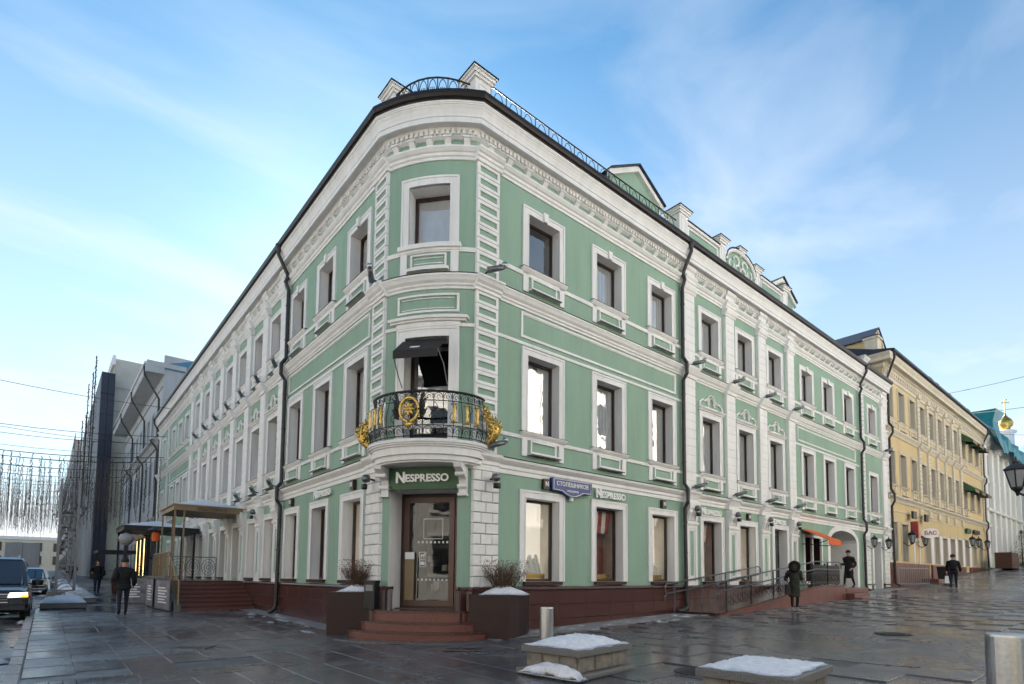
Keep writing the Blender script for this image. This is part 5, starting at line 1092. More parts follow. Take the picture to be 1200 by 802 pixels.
# slush and trodden snow lying in patches
rd = random.Random(77)
for nm, n_, rgn, mt_, hh in (('slush', 70, 'road', SNOWD, .05), ('snow_remnants', 46, 'wall', SNOWD, .018)):
    q = MB()
    for i in range(n_):
        if rgn == 'road': y_ = rd.uniform(-10, 40); x = kx(y_)-rd.uniform(.15, 1.8)**1.2; sx_, sy_ = rd.uniform(.1, .35), rd.uniform(.2, .9); zb = -.125
        elif i < 30: x = rd.uniform(1.8, 9.2); y_ = -rd.uniform(.2, .8) if rd.random() < .7 else -rd.uniform(1.0, 1.5); sx_, sy_ = rd.uniform(.08, .4), rd.uniform(.03, .08); zb = .004
        else: y_ = rd.uniform(2.5, 11); x = -rd.uniform(.2, 1.3); sx_, sy_ = rd.uniform(.03, .10), rd.uniform(.1, .5); zb = .004
        z = gz(x, y_)+zb; k2 = 11; ph = rd.uniform(0, 6); ring = [(x+sx_*math.cos(2*PI*j/k2)*(1+.3*math.sin(3*j+ph)), y_+sy_*math.sin(2*PI*j/k2)*(1+.3*math.cos(2*j+ph)), z) for j in range(k2)]
        mid = [(x+(p[0]-x)*.55, y_+(p[1]-y_)*.55, z+hh*rd.uniform(.6, 1.2)) for p in ring]
        q.add(ring+mid, [(j, (j+1) % k2, (j+1) % k2+k2, j+k2) for j in range(k2)]+[tuple(range(k2, 2*k2))], mt_)
    put(nm, q, None, kind='stuff', smooth=True, label='patches of dirty slush in the road gutter' if rgn == 'road' else 'thin frosty snow remnants along the foot of the green building', cat='snow')

# ---------------------------------------------------------------- yellow building
def simple_window(F, xc, zb, w_, h_, par, wallm, trim, style='sill', d=.28, sub=True, gm=None): return window(F, xc, zb, w_, h_, d=d, cw=.16, wallm=wallm, trim=trim, style=style, parent=par, sub=sub, glassm=gm)
YB = thing('yellow_building', 'pale yellow three storey classical building next to the green one with white pilasters', 'building', T(XR, 0, .9))
YX0, YX1 = 30.32, 56.0; Zs = 13.0
yw = [31.35, 33.55, 35.8, 37.95, 40.1, 42.3, 44.5, 46.7, 49.2, 51.5, 53.8]
hs = []
yg = [(31.4, 4.75), (33.4, 4.7), (38.2, 4.3), (40.4, 4.3), (42.5, 4.3), (44.6, 4.35), (46.8, 4.4), (49.0, 4.5), (51.6, 4.6), (53.9, 4.6)]
for x in yw: hs += [(x-.55, x+.55, 11.0, 12.9), (x-.55, x+.55, 7.0, 9.0)]
for x, zt in yg: hs += [(x-.55, x+.55, 2.45, zt)]
wall_grid(RF, YX0, YX1, -1, 14.9, hs, YELLOW, parent=YB)
for i, x in enumerate(yw):
    simple_window(RF, x, 11.0, 1.1, 1.9, YB, YELLOW, CREAM, 'sill'+('curt' if i % 2 else ''), sub=i < 9); simple_window(RF, x, 7.0, 1.1, 2.0, YB, YELLOW, CREAM, 'sillcurt', sub=i < 9)
    0
for i, (x, zt) in enumerate(yg): simple_window(RF, x, 2.45, 1.1, zt-2.45, YB, YELLOW, CREAM, 'curt' if i > 1 else '', sub=i < 6)
def yprof(nm, prof, mt=CREAM, F=RF, x0=YX0, x1=YX1, par=YB): q = MB(); q.prof([(-e, z) for e, z in prof], x0, x1, mt); return put(nm, q, par, F)
yprof('architrave_moulding', [(0, 13.25), (.05, 13.25), (.08, 13.42), (.16, 13.48), (.16, 13.53), (0, 13.55)]); yprof('bed_moulding', [(0, 13.72), (.06, 13.72), (.14, 13.82), (.14, 13.98), (.22, 14.02), (0, 14.05)])
yprof('cornice', [(0, 14.05), (.42, 14.05), (.42, 14.24), (.50, 14.34), (.56, 14.46), (0, 14.5)]); yprof('gutter', [(0, 14.5), (.56, 14.5), (.66, 14.58), (.66, 14.72), (.5, 14.76), (-.4, 14.95), (-.4, 14.5)], ROOF)
yprof('belt_cornice', [(0, 9.95), (.05, 9.95), (.12, 10.08), (.22, 10.20), (.22, 10.28), (0, 10.35)]); yprof('sill_band', [(0, 10.82), (.05, 10.82), (.05, 10.92), (0, 10.92)])
yprof('string_course', [(0, 5.95), (.05, 5.95), (.12, 6.1), (.24, 6.22), (.24, 6.30), (0, 6.38)]); yprof('string_band', [(0, 5.4), (.03, 5.4), (.03, 5.46), (0, 5.46)])
q = MB()
for i in range(62): x = YX0+.2+i*.414; q.box(x-.09, x+.09, -.15, 0, 13.56, 13.72, CREAM)
x = YX0+.1
while x < YX1: q.box(x, x+.06, -.20, -.13, 13.86, 13.95, CREAM); x += .12
put('dentil_course', q, YB, kind='stuff')
def yp(xc, w_=.55, z0=6.4, z1=13.25, n=24):
    q = MB(); h_ = (z1-z0)/n
    for i in range(n): q.cham(xc-w_/2, xc+w_/2, -.12, 0, z0+i*h_+.01, z0+(i+1)*h_-.01, .02, CREAM)
    q.prof([(0, z1), (-.2, z1), (-.24, z1+.28), (0, z1+.28)], xc-w_/2-.05, xc+w_/2+.05, CREAM); q.prof([(0, 9.95), (-.2, 9.97), (-.32, 10.25), (0, 10.36)], xc-w_/2-.03, xc+w_/2+.03, CREAM); put('pilaster', q, YB); q = MB(); q.box(xc-w_/2-.05, xc+w_/2+.05, -.10, 0, 5.5, 5.93, CREAM); put('pilaster_block', q, YB)
for x in (36.9, 39.05, 41.2, 43.4, 45.6, 47.9, 55.6): yp(x, .5)
for i in range(12):
    h_ = .4; 
for F, x0, x1 in ((RF, YX0, YX0+.45),):
    me = None; q = MB()
    for i in range(32): q.cham(x0, x1+(.12 if i % 2 else 0), -.08, 0, 1.0+i*.385+.01, 1.0+(i+1)*.385-.01, .02, STONEW)
    put('corner_quoins', q, YB, kind='stuff')
q = MB()
for x, zt in yg: q.box(x+.72, x+1.35, -.05, 0, 2.4, zt+.1, WHITE) if 36 < x < 50 else None
put('ground_floor_piers', q, YB, kind='stuff')
for (a, b) in ((YX0, 38.2), (38.8, 48.0), (49.6, 55.0)):
    x = a
    while x < b-.1: q = MB(); x1 = min(x+1.3, b); q.cham(x+.006, x1-.006, -.12, 0, -.5, 2.35, .01, GRANB); put('granite_slab', q, YB); x = x1
# yellow gable return, dormer and roof
q = MB(); q.box(YX0, YX0+.2, .02, 12, 12.0, 14.45, YELLOW); put('side_wall', q, YB)
q = MB(); q.prof([(-e, z) for e, z in [(0, 14.05), (.42, 14.05), (.42, 14.24), (.50, 14.34), (.56, 14.46), (0, 14.5)]], -1.0, .56, CREAM); q.prof([(.0, 13.72), (-.14, 13.82), (-.14, 13.98), (0, 14.04)], -1.0, .1, CREAM); put('cornice_return', q, YB, T(YX0, 0, 0) @ RZ(-PI/2))
q = MB(); q.add([(YX0-.1, -.1, 14.75), (YX1, -.1, 14.75), (YX1, 7, 17.2), (YX0-.1, 7, 17.2), (YX0-.1, 12, 14.6), (YX1, 12, 14.6), (YX0-.1, -.1, 14.5), (YX0-.1, 12, 14.3)], [(0, 1, 2, 3), (3, 2, 5, 4), (0, 3, 4, 7, 6)], ROOFB); put('roof', q, YB)
o = dormer
def ydormer(x0, x1, y, z0, ze, za, dp, wm=YELLOW):
    n0 = len(CB.children); o(x0, x1, y, z0, ze, za, dp, wm, CREAM)
def to_parent(name, par):
    for ob in list(C.objects):
        if ob.parent == CB and ob.name.startswith(name) and ob.name not in keep:
            M_ = WM[ob.name]; ob.parent = par; ob.matrix_basis = WM[par.name].inverted() @ M_
keep = set(ob.name for ob in C.objects if ob.parent == CB)
ydormer(31.5, 34.1, 1.0, 14.6, 16.2, 17.2, 4); ydormer(44.0, 46.4, 1.0, 14.6, 15.7, 16.6, 3); ydormer(50.5, 52.4, 1.0, 14.6, 15.5, 16.3, 3); to_parent('dormer', YB)
for x, w2 in ((31.0, .7), (41.6, .7), (43.4, .5), (46.9, .5), (52.9, .6)): q = MB(); q.box(x-w2/2, x+w2/2, .3, .3+w2, 14.6, 15.75, CREAM); q.box(x-w2/2-.08, x+w2/2+.08, .22, .38+w2, 15.75, 15.87, CREAM); q.box(x-w2/2-.1, x+w2/2+.1, .2, .4+w2, 15.87, 15.92, ROOF); put('chimney', q, YB)
def ypipe(x, zb): 
    p = MB(); p.tube([(x-.3, -.62, 14.5), (x-.3, -.62, 14.2), (x, -.25, 13.5), (x, -.14, 13.2), (x, -.14, 10.5), (x, -.32, 10.2), (x, -.32, 9.9), (x, -.14, 9.6), (x, -.14, 6.6), (x, -.3, 6.3), (x, -.3, 5.9), (x, -.15, 5.6), (x, -.2, zb+.2), (x+.3, -.35, zb+.08)], .065, PIPE, 8); put('drainpipe', p, YB)
ypipe(30.72, gz(31, 0)); ypipe(55.7, gz(55, 0))
# green awnings on the upper right windows of the yellow building
for x in yw[8:]:
    for zz in (12.95, 9.05):
        q = MB(); q.add([(x-.7, -.05, zz+.1), (x+.7, -.05, zz+.1), (x+.7, -.8, zz-.55), (x-.7, -.8, zz-.55), (x-.7, -.79, zz-.75), (x+.7, -.79, zz-.75), (x-.7, -.05, zz-.6), (x+.7, -.05, zz-.6)], [(0, 1, 2, 3), (3, 2, 5, 4), (0, 3, 4, 6), (1, 2, 5, 7)], DKGREEN); q.box(x-.7, x+.7, -.81, -.795, zz-.78, zz-.70, RED); put('window_awning', q, YB)
# yellow building signs and lanterns
def box_sign(x, z, w_, h_, body, fm, lm, label, y=-.4, size=.35, perp=True):
    M = RF @ T(x, y, z) @ (RZ(PI/2-.25) if perp else I4); q = MB(); q.box(-w_/2, w_/2, -.06, .06, -h_/2, h_/2, fm); s_ = put('hanging_sign', q, None, M @ I4, label=label, cat='sign')
    if body:
        for sgn in (0, PI): link('sign_lettering', text(body, size, .006, lm, 'sign_lettering', 1, .004), s_, M @ RZ(sgn) @ T(0, -.07, 0))
    return s_
q = MB(); M = RF @ T(35.75, -.75, 4.28)
q.add([(.46*math.cos(a), -.06, .32*math.sin(a)) for a in [2*PI*i/24 for i in range(24)]]+[(.46*math.cos(a), .06, .32*math.sin(a)) for a in [2*PI*i/24 for i in range(24)]], [tuple(range(24)), tuple(range(47, 23, -1))]+[(i, (i+1) % 24, (i+1) % 24+24, i+24) for i in range(24)], LET)
MO = M @ RZ(-PI/3); ov = put('oval_sign', q, None, MO, label='white oval hanging sign with red letters on the yellow building', cat='sign'); link('sign_lettering', text('БАС', .33, .006, RED, 'sign_lettering', 1, .008), ov, MO @ T(0, -.075, 0)); q = MB(); q.tube([(.1, .06, .1), (.3, .9, .1)], .02, IRON, 6); put('bracket', q, ov, MO)
box_sign(33.75, 4.4, .42, 1.0, '', RED, LET, 'tall red hanging sign left of the white oval sign', y=-.45)
box_sign(34.3, 5.34, .7, .45, '', IRON, LET, 'small black box sign above the red hanging sign', y=-.3, perp=False); box_sign(36.9, 5.34, .6, .45, '', IRON, LET, 'small black box sign to the right above the oval sign', y=-.3, perp=False)
box_sign(49.2, 5.25, 1.3, .35, '', DKGREEN, LET, 'long dark green fascia sign near the far end of the yellow building', y=-.12, perp=False); box_sign(52.0, 5.3, 1.9, .3, '', IRON, LET, 'long black fascia sign at the far end of the yellow building', y=-.12, perp=False)
def lantern(F, x, z, label, sc=1.0, grp=None):
    M = F @ T(x, -.42, z) @ Matrix.Scale(sc, 4); l_ = thing('wall_lantern', label, 'lantern', M, grp)
    q = MB(); n = 6
    q.lathe([(.09, -.24), (.17, .12)], LAMPG, 6); put('glass', q, l_, M); q = MB(); q.lathe([(.19, .12), (.21, .15), (.12, .26), (.03, .32), (.015, .42)], IRON, 6); q.lathe([(.03, -.34), (.10, -.27), (.095, -.24)], IRON, 6)
    for i in range(6): a = PI/3*i; q.tube([(.095*math.cos(a), .095*math.sin(a), -.24), (.175*math.cos(a), .175*math.sin(a), .12)], .012, IRON, 4)
    put('cage', q, l_, M); q = MB(); q.tube([(0, 0, -.32), (0, .18, -.42), (0, .42, -.2)], .02, IRON, 5); put('bracket', q, l_, M)
for i, (x, lab) in enumerate(((26.75, 'black wall lantern left of the narrow door in the white end bay'), (29.0, 'black wall lantern at the white quoins just before the yellow building'), (33.3, 'black wall lantern below the tall red hanging sign'), (36.0, 'black wall lantern below the white oval sign'), (48.8, 'black wall lantern before the last windows of the yellow building'), (51.0, 'black wall lantern by the yellow door at the far end'), (54.2, 'black wall lantern at the far corner of the yellow building'))):
    lantern(RF, x, 3.35 if x < 31 else (3.9 if x < 45 else 4.4), lab, .9 if x < 31 else 1.2)
plain_door(RF, 35.75, 1.35, .95, 2.45, lab=None, par=YB)
# entrance steps box, boxes of the yellow building
q = MB(); q.cham(-1.5, 1.5, -.9, 0, 0, .22, .02, GRANB); put('door_step', q, None, T(36.6, -.35, gz(36.6, -.3)-.05), label='low dark granite step by the yellow building door', cat='steps')
q = MB(); q.add([(-.35, -.35, 0), (.35, -.35, 0), (.35, .35, 0), (-.35, .35, 0), (-.42, -.42, .9), (.42, -.42, .9), (.42, .42, .9), (-.42, .42, .9)], [(0, 1, 5, 4), (1, 2, 6, 5), (2, 3, 7, 6), (3, 0, 4, 7), (4, 5, 6, 7)], IRON); put('street_planter', q, None, T(37.6, -1.1, gz(37.6, -1.1)), label='black square tub beside the low granite step', cat='planter')
# crowd barrier
cb = thing('crowd_barrier', 'galvanised crowd control barrier standing by the yellow building', 'barrier', T(29.9, -.75, gz(30, -.7)))
BM = T(30.2, -1.25, gz(30.2, -1.2)) @ RZ(-.35); q = MB(); q.tube([(-1.2, 0, .25), (-1.2, 0, 1.1), (1.2, 0, 1.1), (1.2, 0, .25), (-1.2, 0, .25)], .022, STEEL, 6); put('frame', q, cb, BM)
for i in range(15): q = MB(); x = -1.05+i*.15; q.tube([(x, 0, .25), (x, 0, 1.1)], .013, STEEL, 4); put('bar', q, cb, BM)
for x in (-.9, .9): q = MB(); q.tube([(x, -.3, .02), (x, -.25, .08), (x, 0, .12), (x, .25, .08), (x, .3, .02)], .02, DSTEEL, 6); q.tube([(x, 0, .1), (x, 0, .26)], .02, DSTEEL, 6); put('foot', q, cb, BM)
# wooden kiosk box, fir bush, easel at the far right
def fir(x, y_, h_, r0, lab, seed):
    rd = random.Random(seed); z = gz(x, y_); b = thing('fir_tree', lab, 'tree', T(x, y_, z)); q = MB(); q.tube([(0, 0, 0), (0, 0, h_*.95)], [.07, .015], TWIG, 6); put('trunk', q, b, T(x, y_, z)); q = MB()
    for k2 in range(1500):
        u = rd.random()**1.3; zz = h_*(.06+.92*u); rr = r0*(1-u)*(.35+.75*math.sqrt(rd.random())); a = rd.uniform(0, 2*PI); p = Vector((rr*math.cos(a), rr*math.sin(a), zz-.12*rr)); d = Vector((math.cos(a), math.sin(a), rd.uniform(-.5, .3)))*rd.uniform(.10, .2); c = d.cross(Vector((0, 0, 1))).normalized()*.05; q.face([p, p+d*.5+c, p+d, p+d*.5-c], FIR)
    put('crown', q, b, T(x, y_, z))
fir(62, -1.6, 3.4, 1.5, 'dark fir tree standing at the foot of the pale green building', 1); fir(65.5, -2.0, 3.0, 1.4, 'smaller dark fir tree farther along behind the first fir', 2); fir(70, -3.0, 3.2, 1.4, 'dark fir tree at the right edge of the far street', 3)
q = MB()
kz = gz(54, -1.5); kk = thing('wooden_crate_planter', 'brown wooden plank box on the pavement at the end of the yellow building', 'planter', T(54.5, -1.6, kz))
for i in range(6): q = MB(); q.cham(-1.5, 1.5, -.55, -.50, .12+i*.22, .12+i*.22+.20, .01, WOODB); put('plank', q, kk, T(54.5, -1.6, kz)); q = MB(); q.cham(-.55, .55, -1.55, -1.50, .12+i*.22, .12+i*.22+.20, .01, WOODB); put('plank', q, kk, T(54.5, -1.6, kz) @ RZ(-PI/2))
q = MB(); q.box(-1.48, 1.48, -.49, .5, .1, 1.40, BROWN); put('core', q, kk, T(54.5, -1.6, kz))
q = MB(); q.box(-.9, .9, -.3, .3, .45, .52, BAN); q.tube([(-.8, 0, 0), (-.5, 0, .5), (-.8, 0, 1.3)], .04, BAN, 5); q.tube([(.8, 0, 0), (.5, 0, .5), (.9, 0, 1.3)], .04, BAN, 5); put('street_bench', q, None, T(58.5, -2.6, gz(58.5, -2.6)), label='grey bench frame between the wooden plank box and the fir trees', cat='bench')

# ---------------------------------------------------------------- far right: pale green house with tarp, closing house, church
PG = thing('pale_green_house', 'narrow pale green and white house with a teal tarpaulin over its roof', 'building', T(56, 0, 2)); px0, px1 = 56.05, 74
hs = []; pw = [58, 60.6, 63.2, 65.8, 68.4, 71.4]
for x in pw: hs += [(x-.5, x+.5, 10.9, 12.7), (x-.5, x+.5, 8.0, 10.2), (x-.55, x+.55, 3.6, 6.2)]
wall_grid(RF, px0, px1, 0, 14.2, hs, PALEG, parent=PG)
for x in pw: simple_window(RF, x, 10.9, 1.0, 1.8, PG, PALEG, WHITE, '', sub=False); simple_window(RF, x, 8.0, 1.0, 2.2, PG, PALEG, WHITE, '', sub=False); simple_window(RF, x, 3.6, 1.1, 2.6, PG, PALEG, WHITE, '', sub=False)
yprof('cornice', [(0, 13.3), (.2, 13.4), (.5, 13.8), (.6, 14.1), (0, 14.2)], WHITE, RF, px0, px1, PG); yprof('belt_cornice', [(0, 7.4), (.3, 7.5), (.35, 7.7), (0, 7.8)], WHITE, RF, px0, px1, PG)
for x in (56.4, 59.3, 61.9, 64.5, 67.1, 69.9, 73.2): q = MB(); q.box(x-.4, x+.4, -.22, 0, 2, 13.3, WHITE); put('pilaster', q, PG)
q = MB(); rd = random.Random(4); pts = []
nx = 22
for i in range(nx+1):
    x = px0+.2+(px1-px0)*i/nx; base = 13.9+.35*math.sin(i*1.1); 
    for (yy, zz) in ((-1.2, base-.6-.5*rd.random()), (-.95, base+.5), (-.2, base+1.1+.2*rd.random()), (2.5, base+1.7), (5, base+1.8)): pts.append((x+rd.uniform(-.2, .2), yy+rd.uniform(-.12, .12), zz))
q.add(pts, [(i*5+j, i*5+j+1, (i+1)*5+j+1, (i+1)*5+j) for i in range(nx) for j in range(4)], TEAL); q.add([(64.2, .3, 15), (67.2, .3, 15), (67.2, 2.6, 15), (64.2, 2.6, 15), (64.6, .5, 17.2), (67.0, .4, 17.4), (67.4, 2.3, 17.4), (64.4, 2.4, 17.3), (64.0, .1, 18.3), (67.6, .0, 18.5), (67.8, 2.8, 18.5), (63.8, 2.8, 18.3)], [(0, 1, 5, 4), (1, 2, 6, 5), (2, 3, 7, 6), (3, 0, 4, 7), (4, 5, 9, 8), (5, 6, 10, 9), (6, 7, 11, 10), (7, 4, 8, 11), (8, 9, 10, 11)], TEAL); put('roof_tarpaulin', q, PG)
q = MB(); q.add([(64.1, .2, 18.33), (67.5, .1, 18.53), (67.6, 2.7, 18.53), (63.9, 2.7, 18.33), (65.8, 1.4, 18.8)], [(0, 1, 4), (1, 2, 4), (2, 3, 4), (3, 0, 4)], SNOWD); put('snow_patch', q, PG)
CH = thing('closing_house', 'pale blue grey house closing the far end of the right street', 'building', T(84, 0, 3)); 
q = MB(); q.box(78, 90, -12, 12, 0, 14, GREYW); q.box(77.7, 90, -12.2, 12.2, 14, 14.6, WHITE); q.box(77.85, 78.05, -12, 12, 7.6, 8.0, WHITE); put('wall', q, CH)
for j in range(3):
    for i in range(8):
        q = MB(); yy = -10.5+i*3; q.box(77.9, 78.1, yy-.6, yy+.6, 4+j*3.6, 6.2+j*3.6, BROWN); q.frame(0, 0, 0, 0, 0, 0, 0, WHITE) if False else None; put('window', q, CH)
CX, CYc, CZ = 137.7, 10.0, 0
CU = thing('church', 'white church with blue roof and a small gilded onion cupola above the far roofs', 'building', T(CX, CYc, 4))
q = MB(); q.box(CX-9, CX+12, CYc-26, CYc+12, 0, 22, WHITE); q.box(CX-9.3, CX+12, CYc-26.3, CYc+12, 21.2, 22.05, PINKW); put('wall', q, CU)
q = MB(); q.lathe([(9.2, 24), (9.0, 25.2), (7.6, 28.0), (5, 29.8), (2.4, 30.8), (1.6, 31)], BLUER, 24, (CX, CYc-8, -2)); q.lathe([(5, 24), (4.8, 26), (3, 28.5), (1.4, 29.6)], BLUER, 20, (CX, CYc, -2)); put('roof', q, CU, smooth=True)
q = MB(); q.lathe([(9.35, 22.6), (9.35, 24.1), (9.0, 24.2)], WHITE, 24, (CX, CYc-8, -2)); put('drum_cornice', q, CU)
q = MB(); q.lathe([(1.9, 28.4), (1.9, 29), (1.3, 29.2), (1.25, 32.4), (1.7, 32.6), (1.7, 33.0), (1.0, 33.2)], WHITE, 12, (CX, CYc, -2)); put('drum', q, CU)
q = MB(); q.lathe([(.75, 33.0), (.7, 33.6), (1.15, 34.1), (1.25, 34.7), (.95, 35.4), (.45, 35.9), (.15, 36.4), (.06, 37.0)], GOLD, 16, (CX, CYc, -2)); put('cupola', q, CU, smooth=True)
q = MB(); q.tube([(CX, CYc, 34.8), (CX, CYc, 38.0)], .09, GOLD, 6); q.tube([(CX-.5, CYc+.6, 36.9), (CX+.5, CYc-.6, 36.9)], .09, GOLD, 6); q.tube([(CX-.3, CYc+.35, 37.5), (CX+.3, CYc-.35, 37.5)], .07, GOLD, 6); put('cross', q, CU)
# street lantern at the right edge
LMx, LMy = 4.45, -9.12
sl_ = thing('street_lamp', 'black cast iron street lantern with frosted panes hanging in at the right edge', 'street lamp', T(5.0, -9.65, gz(5, -9.6)))
LM = T(LMx+.09, LMy-.08, 2.90) @ Matrix.Scale(.80, 4); q = MB(); q.lathe([(.09, -.20), (.17, .10)], LAMPG, 6); put('glass', q, sl_, LM); q = MB(); q.lathe([(.175, .095), (.20, .11), (.20, .13), (.11, .20), (.06, .23), (.05, .27), (.02, .28), (.01, .36)], IRON, 6); q.lathe([(.02, -.36), (.035, -.30), (.06, -.27), (.10, -.235), (.10, -.20)], IRON, 6)
for i in range(6): a = PI/3*i; q.tube([(.095*math.cos(a), .095*math.sin(a), -.21), (.175*math.cos(a), .175*math.sin(a), .11)], .012, IRON, 5)
put('cage', q, sl_, LM); q = MB(); q.tube([(0, 0, -.30), (.1, -.10, -.36), (.35, -.32, -.42), (.55, -.53, -.30)], .022, IRON, 6); put('bracket', q, sl_, LM); q = MB(); q.lathe([(.14, 0), (.14, .3), (.08, .5), (.05, .7), (.045, 2.6), (.02, 3.2)], IRON, 10, (5.0, -9.65, gz(5, -9.6))); put('post', q, sl_)
# overhead cables right
def cable(pts, r, label, nm='overhead_cable', sag=.6):
    a, b = Vector(pts[0]), Vector(pts[1]); q = MB(); q.tube([a+(b-a)*(i/14)+Vector((0, 0, -sag*4*(i/14)*(1-i/14))) for i in range(15)], r, IRON, 4); put(nm, q, None, label=label, cat='cable')
cable([(44, .3, 15.2), (34, -17, 14.5)], .02, 'thin dark cable running up from the yellow roof across the right sky'); cable([(54, .3, 15.8), (43, -17, 14)], .03, 'thick dark cable across the street above the teal roof'); cable([(66, 0, 16), (52, -17, 12)], .02, 'lowest cable across the far end of the right street')

# ---------------------------------------------------------------- left street buildings
GB = thing('grey_classical_building', 'blue grey classical building with deep overhanging eaves past the green one', 'building', T(0, 38, .4)); g0, g1 = XL+.2, 64.0
hs = []; gw = [g0+1.9+i*2.55 for i in range(10)]
for t in gw: hs += [(-t-.5, -t+.5, 12.0, 14.0), (-t-.5, -t+.5, 7.6, 10.0), (-t-.5, -t+.5, 1.6, 4.0)]
wall_grid(LF, -g1, -g0, -1, 16.4, hs, GREYW, parent=GB)
for t in gw: simple_window(LF, -t, 12.0, 1.0, 2.0, GB, GREYW, GREYW, 'curt', sub=False); simple_window(LF, -t, 7.6, 1.0, 2.4, GB, GREYW, GREYW, 'curt', sub=False); simple_window(LF, -t, 1.6, 1.0, 2.4, GB, GREYW, GREYW, 'curt', sub=False)
yprof('eaves', [(0, 16.2), (1.1, 16.2), (1.15, 16.3), (1.15, 16.7), (0, 16.85)], GREYW, LF, -g1, -g0+.1, GB); yprof('gutter', [(0, 16.86), (1.15, 16.71), (1.25, 16.78), (1.25, 16.9), (0, 17.1)], STEEL, LF, -g1, -g0+.1, GB); yprof('frieze_moulding', [(0, 15.3), (.08, 15.3), (.12, 15.5), (0, 15.6)], GREYW, LF, -g1, -g0, GB)
yprof('belt_cornice', [(0, 10.9), (.1, 10.9), (.3, 11.2), (.5, 11.3), (.5, 11.42), (0, 11.55)], GREYW, LF, -g1, -g0, GB); yprof('string_course', [(0, 5.2), (.1, 5.2), (.3, 5.45), (.3, 5.55), (0, 5.6)], GREYW, LF, -g1, -g0, GB)
q = MB()
for t in gw:
    for i in range(4): x = -t-1.0+i*.62; q.box(x-.08, x+.08, -.42, 0, 10.95, 11.2, GREYW)
    q.box(-t-1.45, -t-1.1, -.10, 0, 1.0, 15.3, GREYW)
    for i in range(30): q.box(-t-1.47, -t-1.08, -.12, 0, 1.0+i*.46, 1.0+i*.46+.40, GREYW)
put('pilasters_and_brackets', q, GB, kind='stuff')
q = MB(); q.box(0, 9, g0, g0+.3, 8, 17.7, GREYW); q.add([(-1.1, g0-.05, 16.6), (4.5, g0-.05, 18.6), (10, g0-.05, 16.6), (-1.1, g1, 16.6), (4.5, g1, 18.6), (10, g1, 16.6)], [(0, 1, 4, 3), (1, 2, 5, 4), (0, 2, 1)], BLUER); q.box(-1.1, 1.4, g0-.12, g0, 16.7, 17.05, GREYW); put('gable_wall_and_roof', q, GB)
for t in (g0+.4, g0+8.5, g0+17):
    p = MB(); p.tube([(-t, -1.2, 16.7), (-t, -1.15, 16.0), (-t, -.2, 14.4), (-t, -.15, 11.6), (-t, -.6, 11.2), (-t, -.15, 10.6), (-t, -.15, 1.0)], .07, PIPE, 7); put('drainpipe', p, GB, LF)
sh = link('shop_front', None, GB, T(-.2, 42, .4), label='dark shop front with warm lit windows'); q = MB(); q.box(-47.5, -40.5, -.5, -.05, 4.2, 5.1, IRON); put('fascia', q, sh, LF)
for i in range(6): q = MB(); x = -47.2+i*1.15; q.box(x, x+.95, -.2, -.06, .6, 4.15, WARM if i % 2 == 0 else CARGL); q.frame(x-.08, x+1.03, .5, 4.2, .08, -.26, -.06, IRON); put('shop_window', q, sh, LF)
link('fascia_lettering', text('WHITE', .5, .02, LET, 'fascia_lettering', 1.2), sh, LF @ T(-44, -.53, 4.65))
# tall pale block and dark clad buildings
PB = thing('pale_panel_block', 'tall pale concrete panel block rising behind the grey building', 'building', T(2, 70, .5)); q = MB(); q.box(-1.08, 14, 68, 104, 0, 26, CONC); q.box(-1.3, -1.0, 67.8, 80, 25.2, 26.3, WHITE); put('wall', q, PB)
for i in range(4):
    for j in range(9): q = MB(); q.box(-.95+i*2.2, 1.18+i*2.2, 67.9, 68.0, 1+j*2.7, 3.62+j*2.7, CONC); put('concrete_panel', q, PB)
DB = thing('dark_clad_building', 'tall dark slate clad building on the left street with vertical light slits', 'building', T(-1.6, 75, .6)); q = MB(); q.box(-2.3, -1.1, 65.9, 104, 0, 23.6, DARKB); put('wall', q, DB)
for i in range(12): q = MB(); y_ = 67.2+i*3; q.box(-2.42, -2.3, y_, y_+.5, 1, 9.4, GREYW); put('light_fin', q, DB)
for i in range(4): q = MB(); y_ = 78+i*6.2; q.box(-2.55, -2.3, y_, y_+3.4, 9.6, 22, GREYW); put('pale_panel', q, DB)
FB = thing('far_left_terrace', 'distant terrace closing the right side of the left street', 'building', T(-2, 130, 1)); q = MB(); q.box(-3.4, 8, 104.2, 190, 0, 21, GREYW); q.box(-3.6, -3.4, 104.2, 190, 20.2, 21.2, WHITE); put('wall', q, FB)
q = MB()
for i in range(9):
    for j in range(5): q.box(-3.48, -3.38, 107+i*9, 110.5+i*9, 2+j*3.7, 4.4+j*3.7, DARKB)
put('windows', q, FB)
for i in range(2):
    for j in range(10): q = MB(); q.cham(-2.28+i*.6, -2.28+i*.6+.57, 65.82, 65.9, .3+j*2.32, .3+j*2.32+2.27, .01, DARKB); put('cladding_panel', q, DB)
q = MB()
for j in range(12): q.box(-3.3, -2.45, 105, 150, 2+j*1.9, 2.06+j*1.9, DSTEEL)
for i in range(20): q.box(-3.34, -3.26, 105+i*2.3, 105.08+i*2.3, 0, 24, DSTEEL); q.box(-2.5, -2.42, 105+i*2.3, 105.08+i*2.3, 0, 24, DSTEEL)
put('scaffolding', q, None, kind='stuff', label='dark scaffolding with many levels far along the left street', cat='scaffolding')
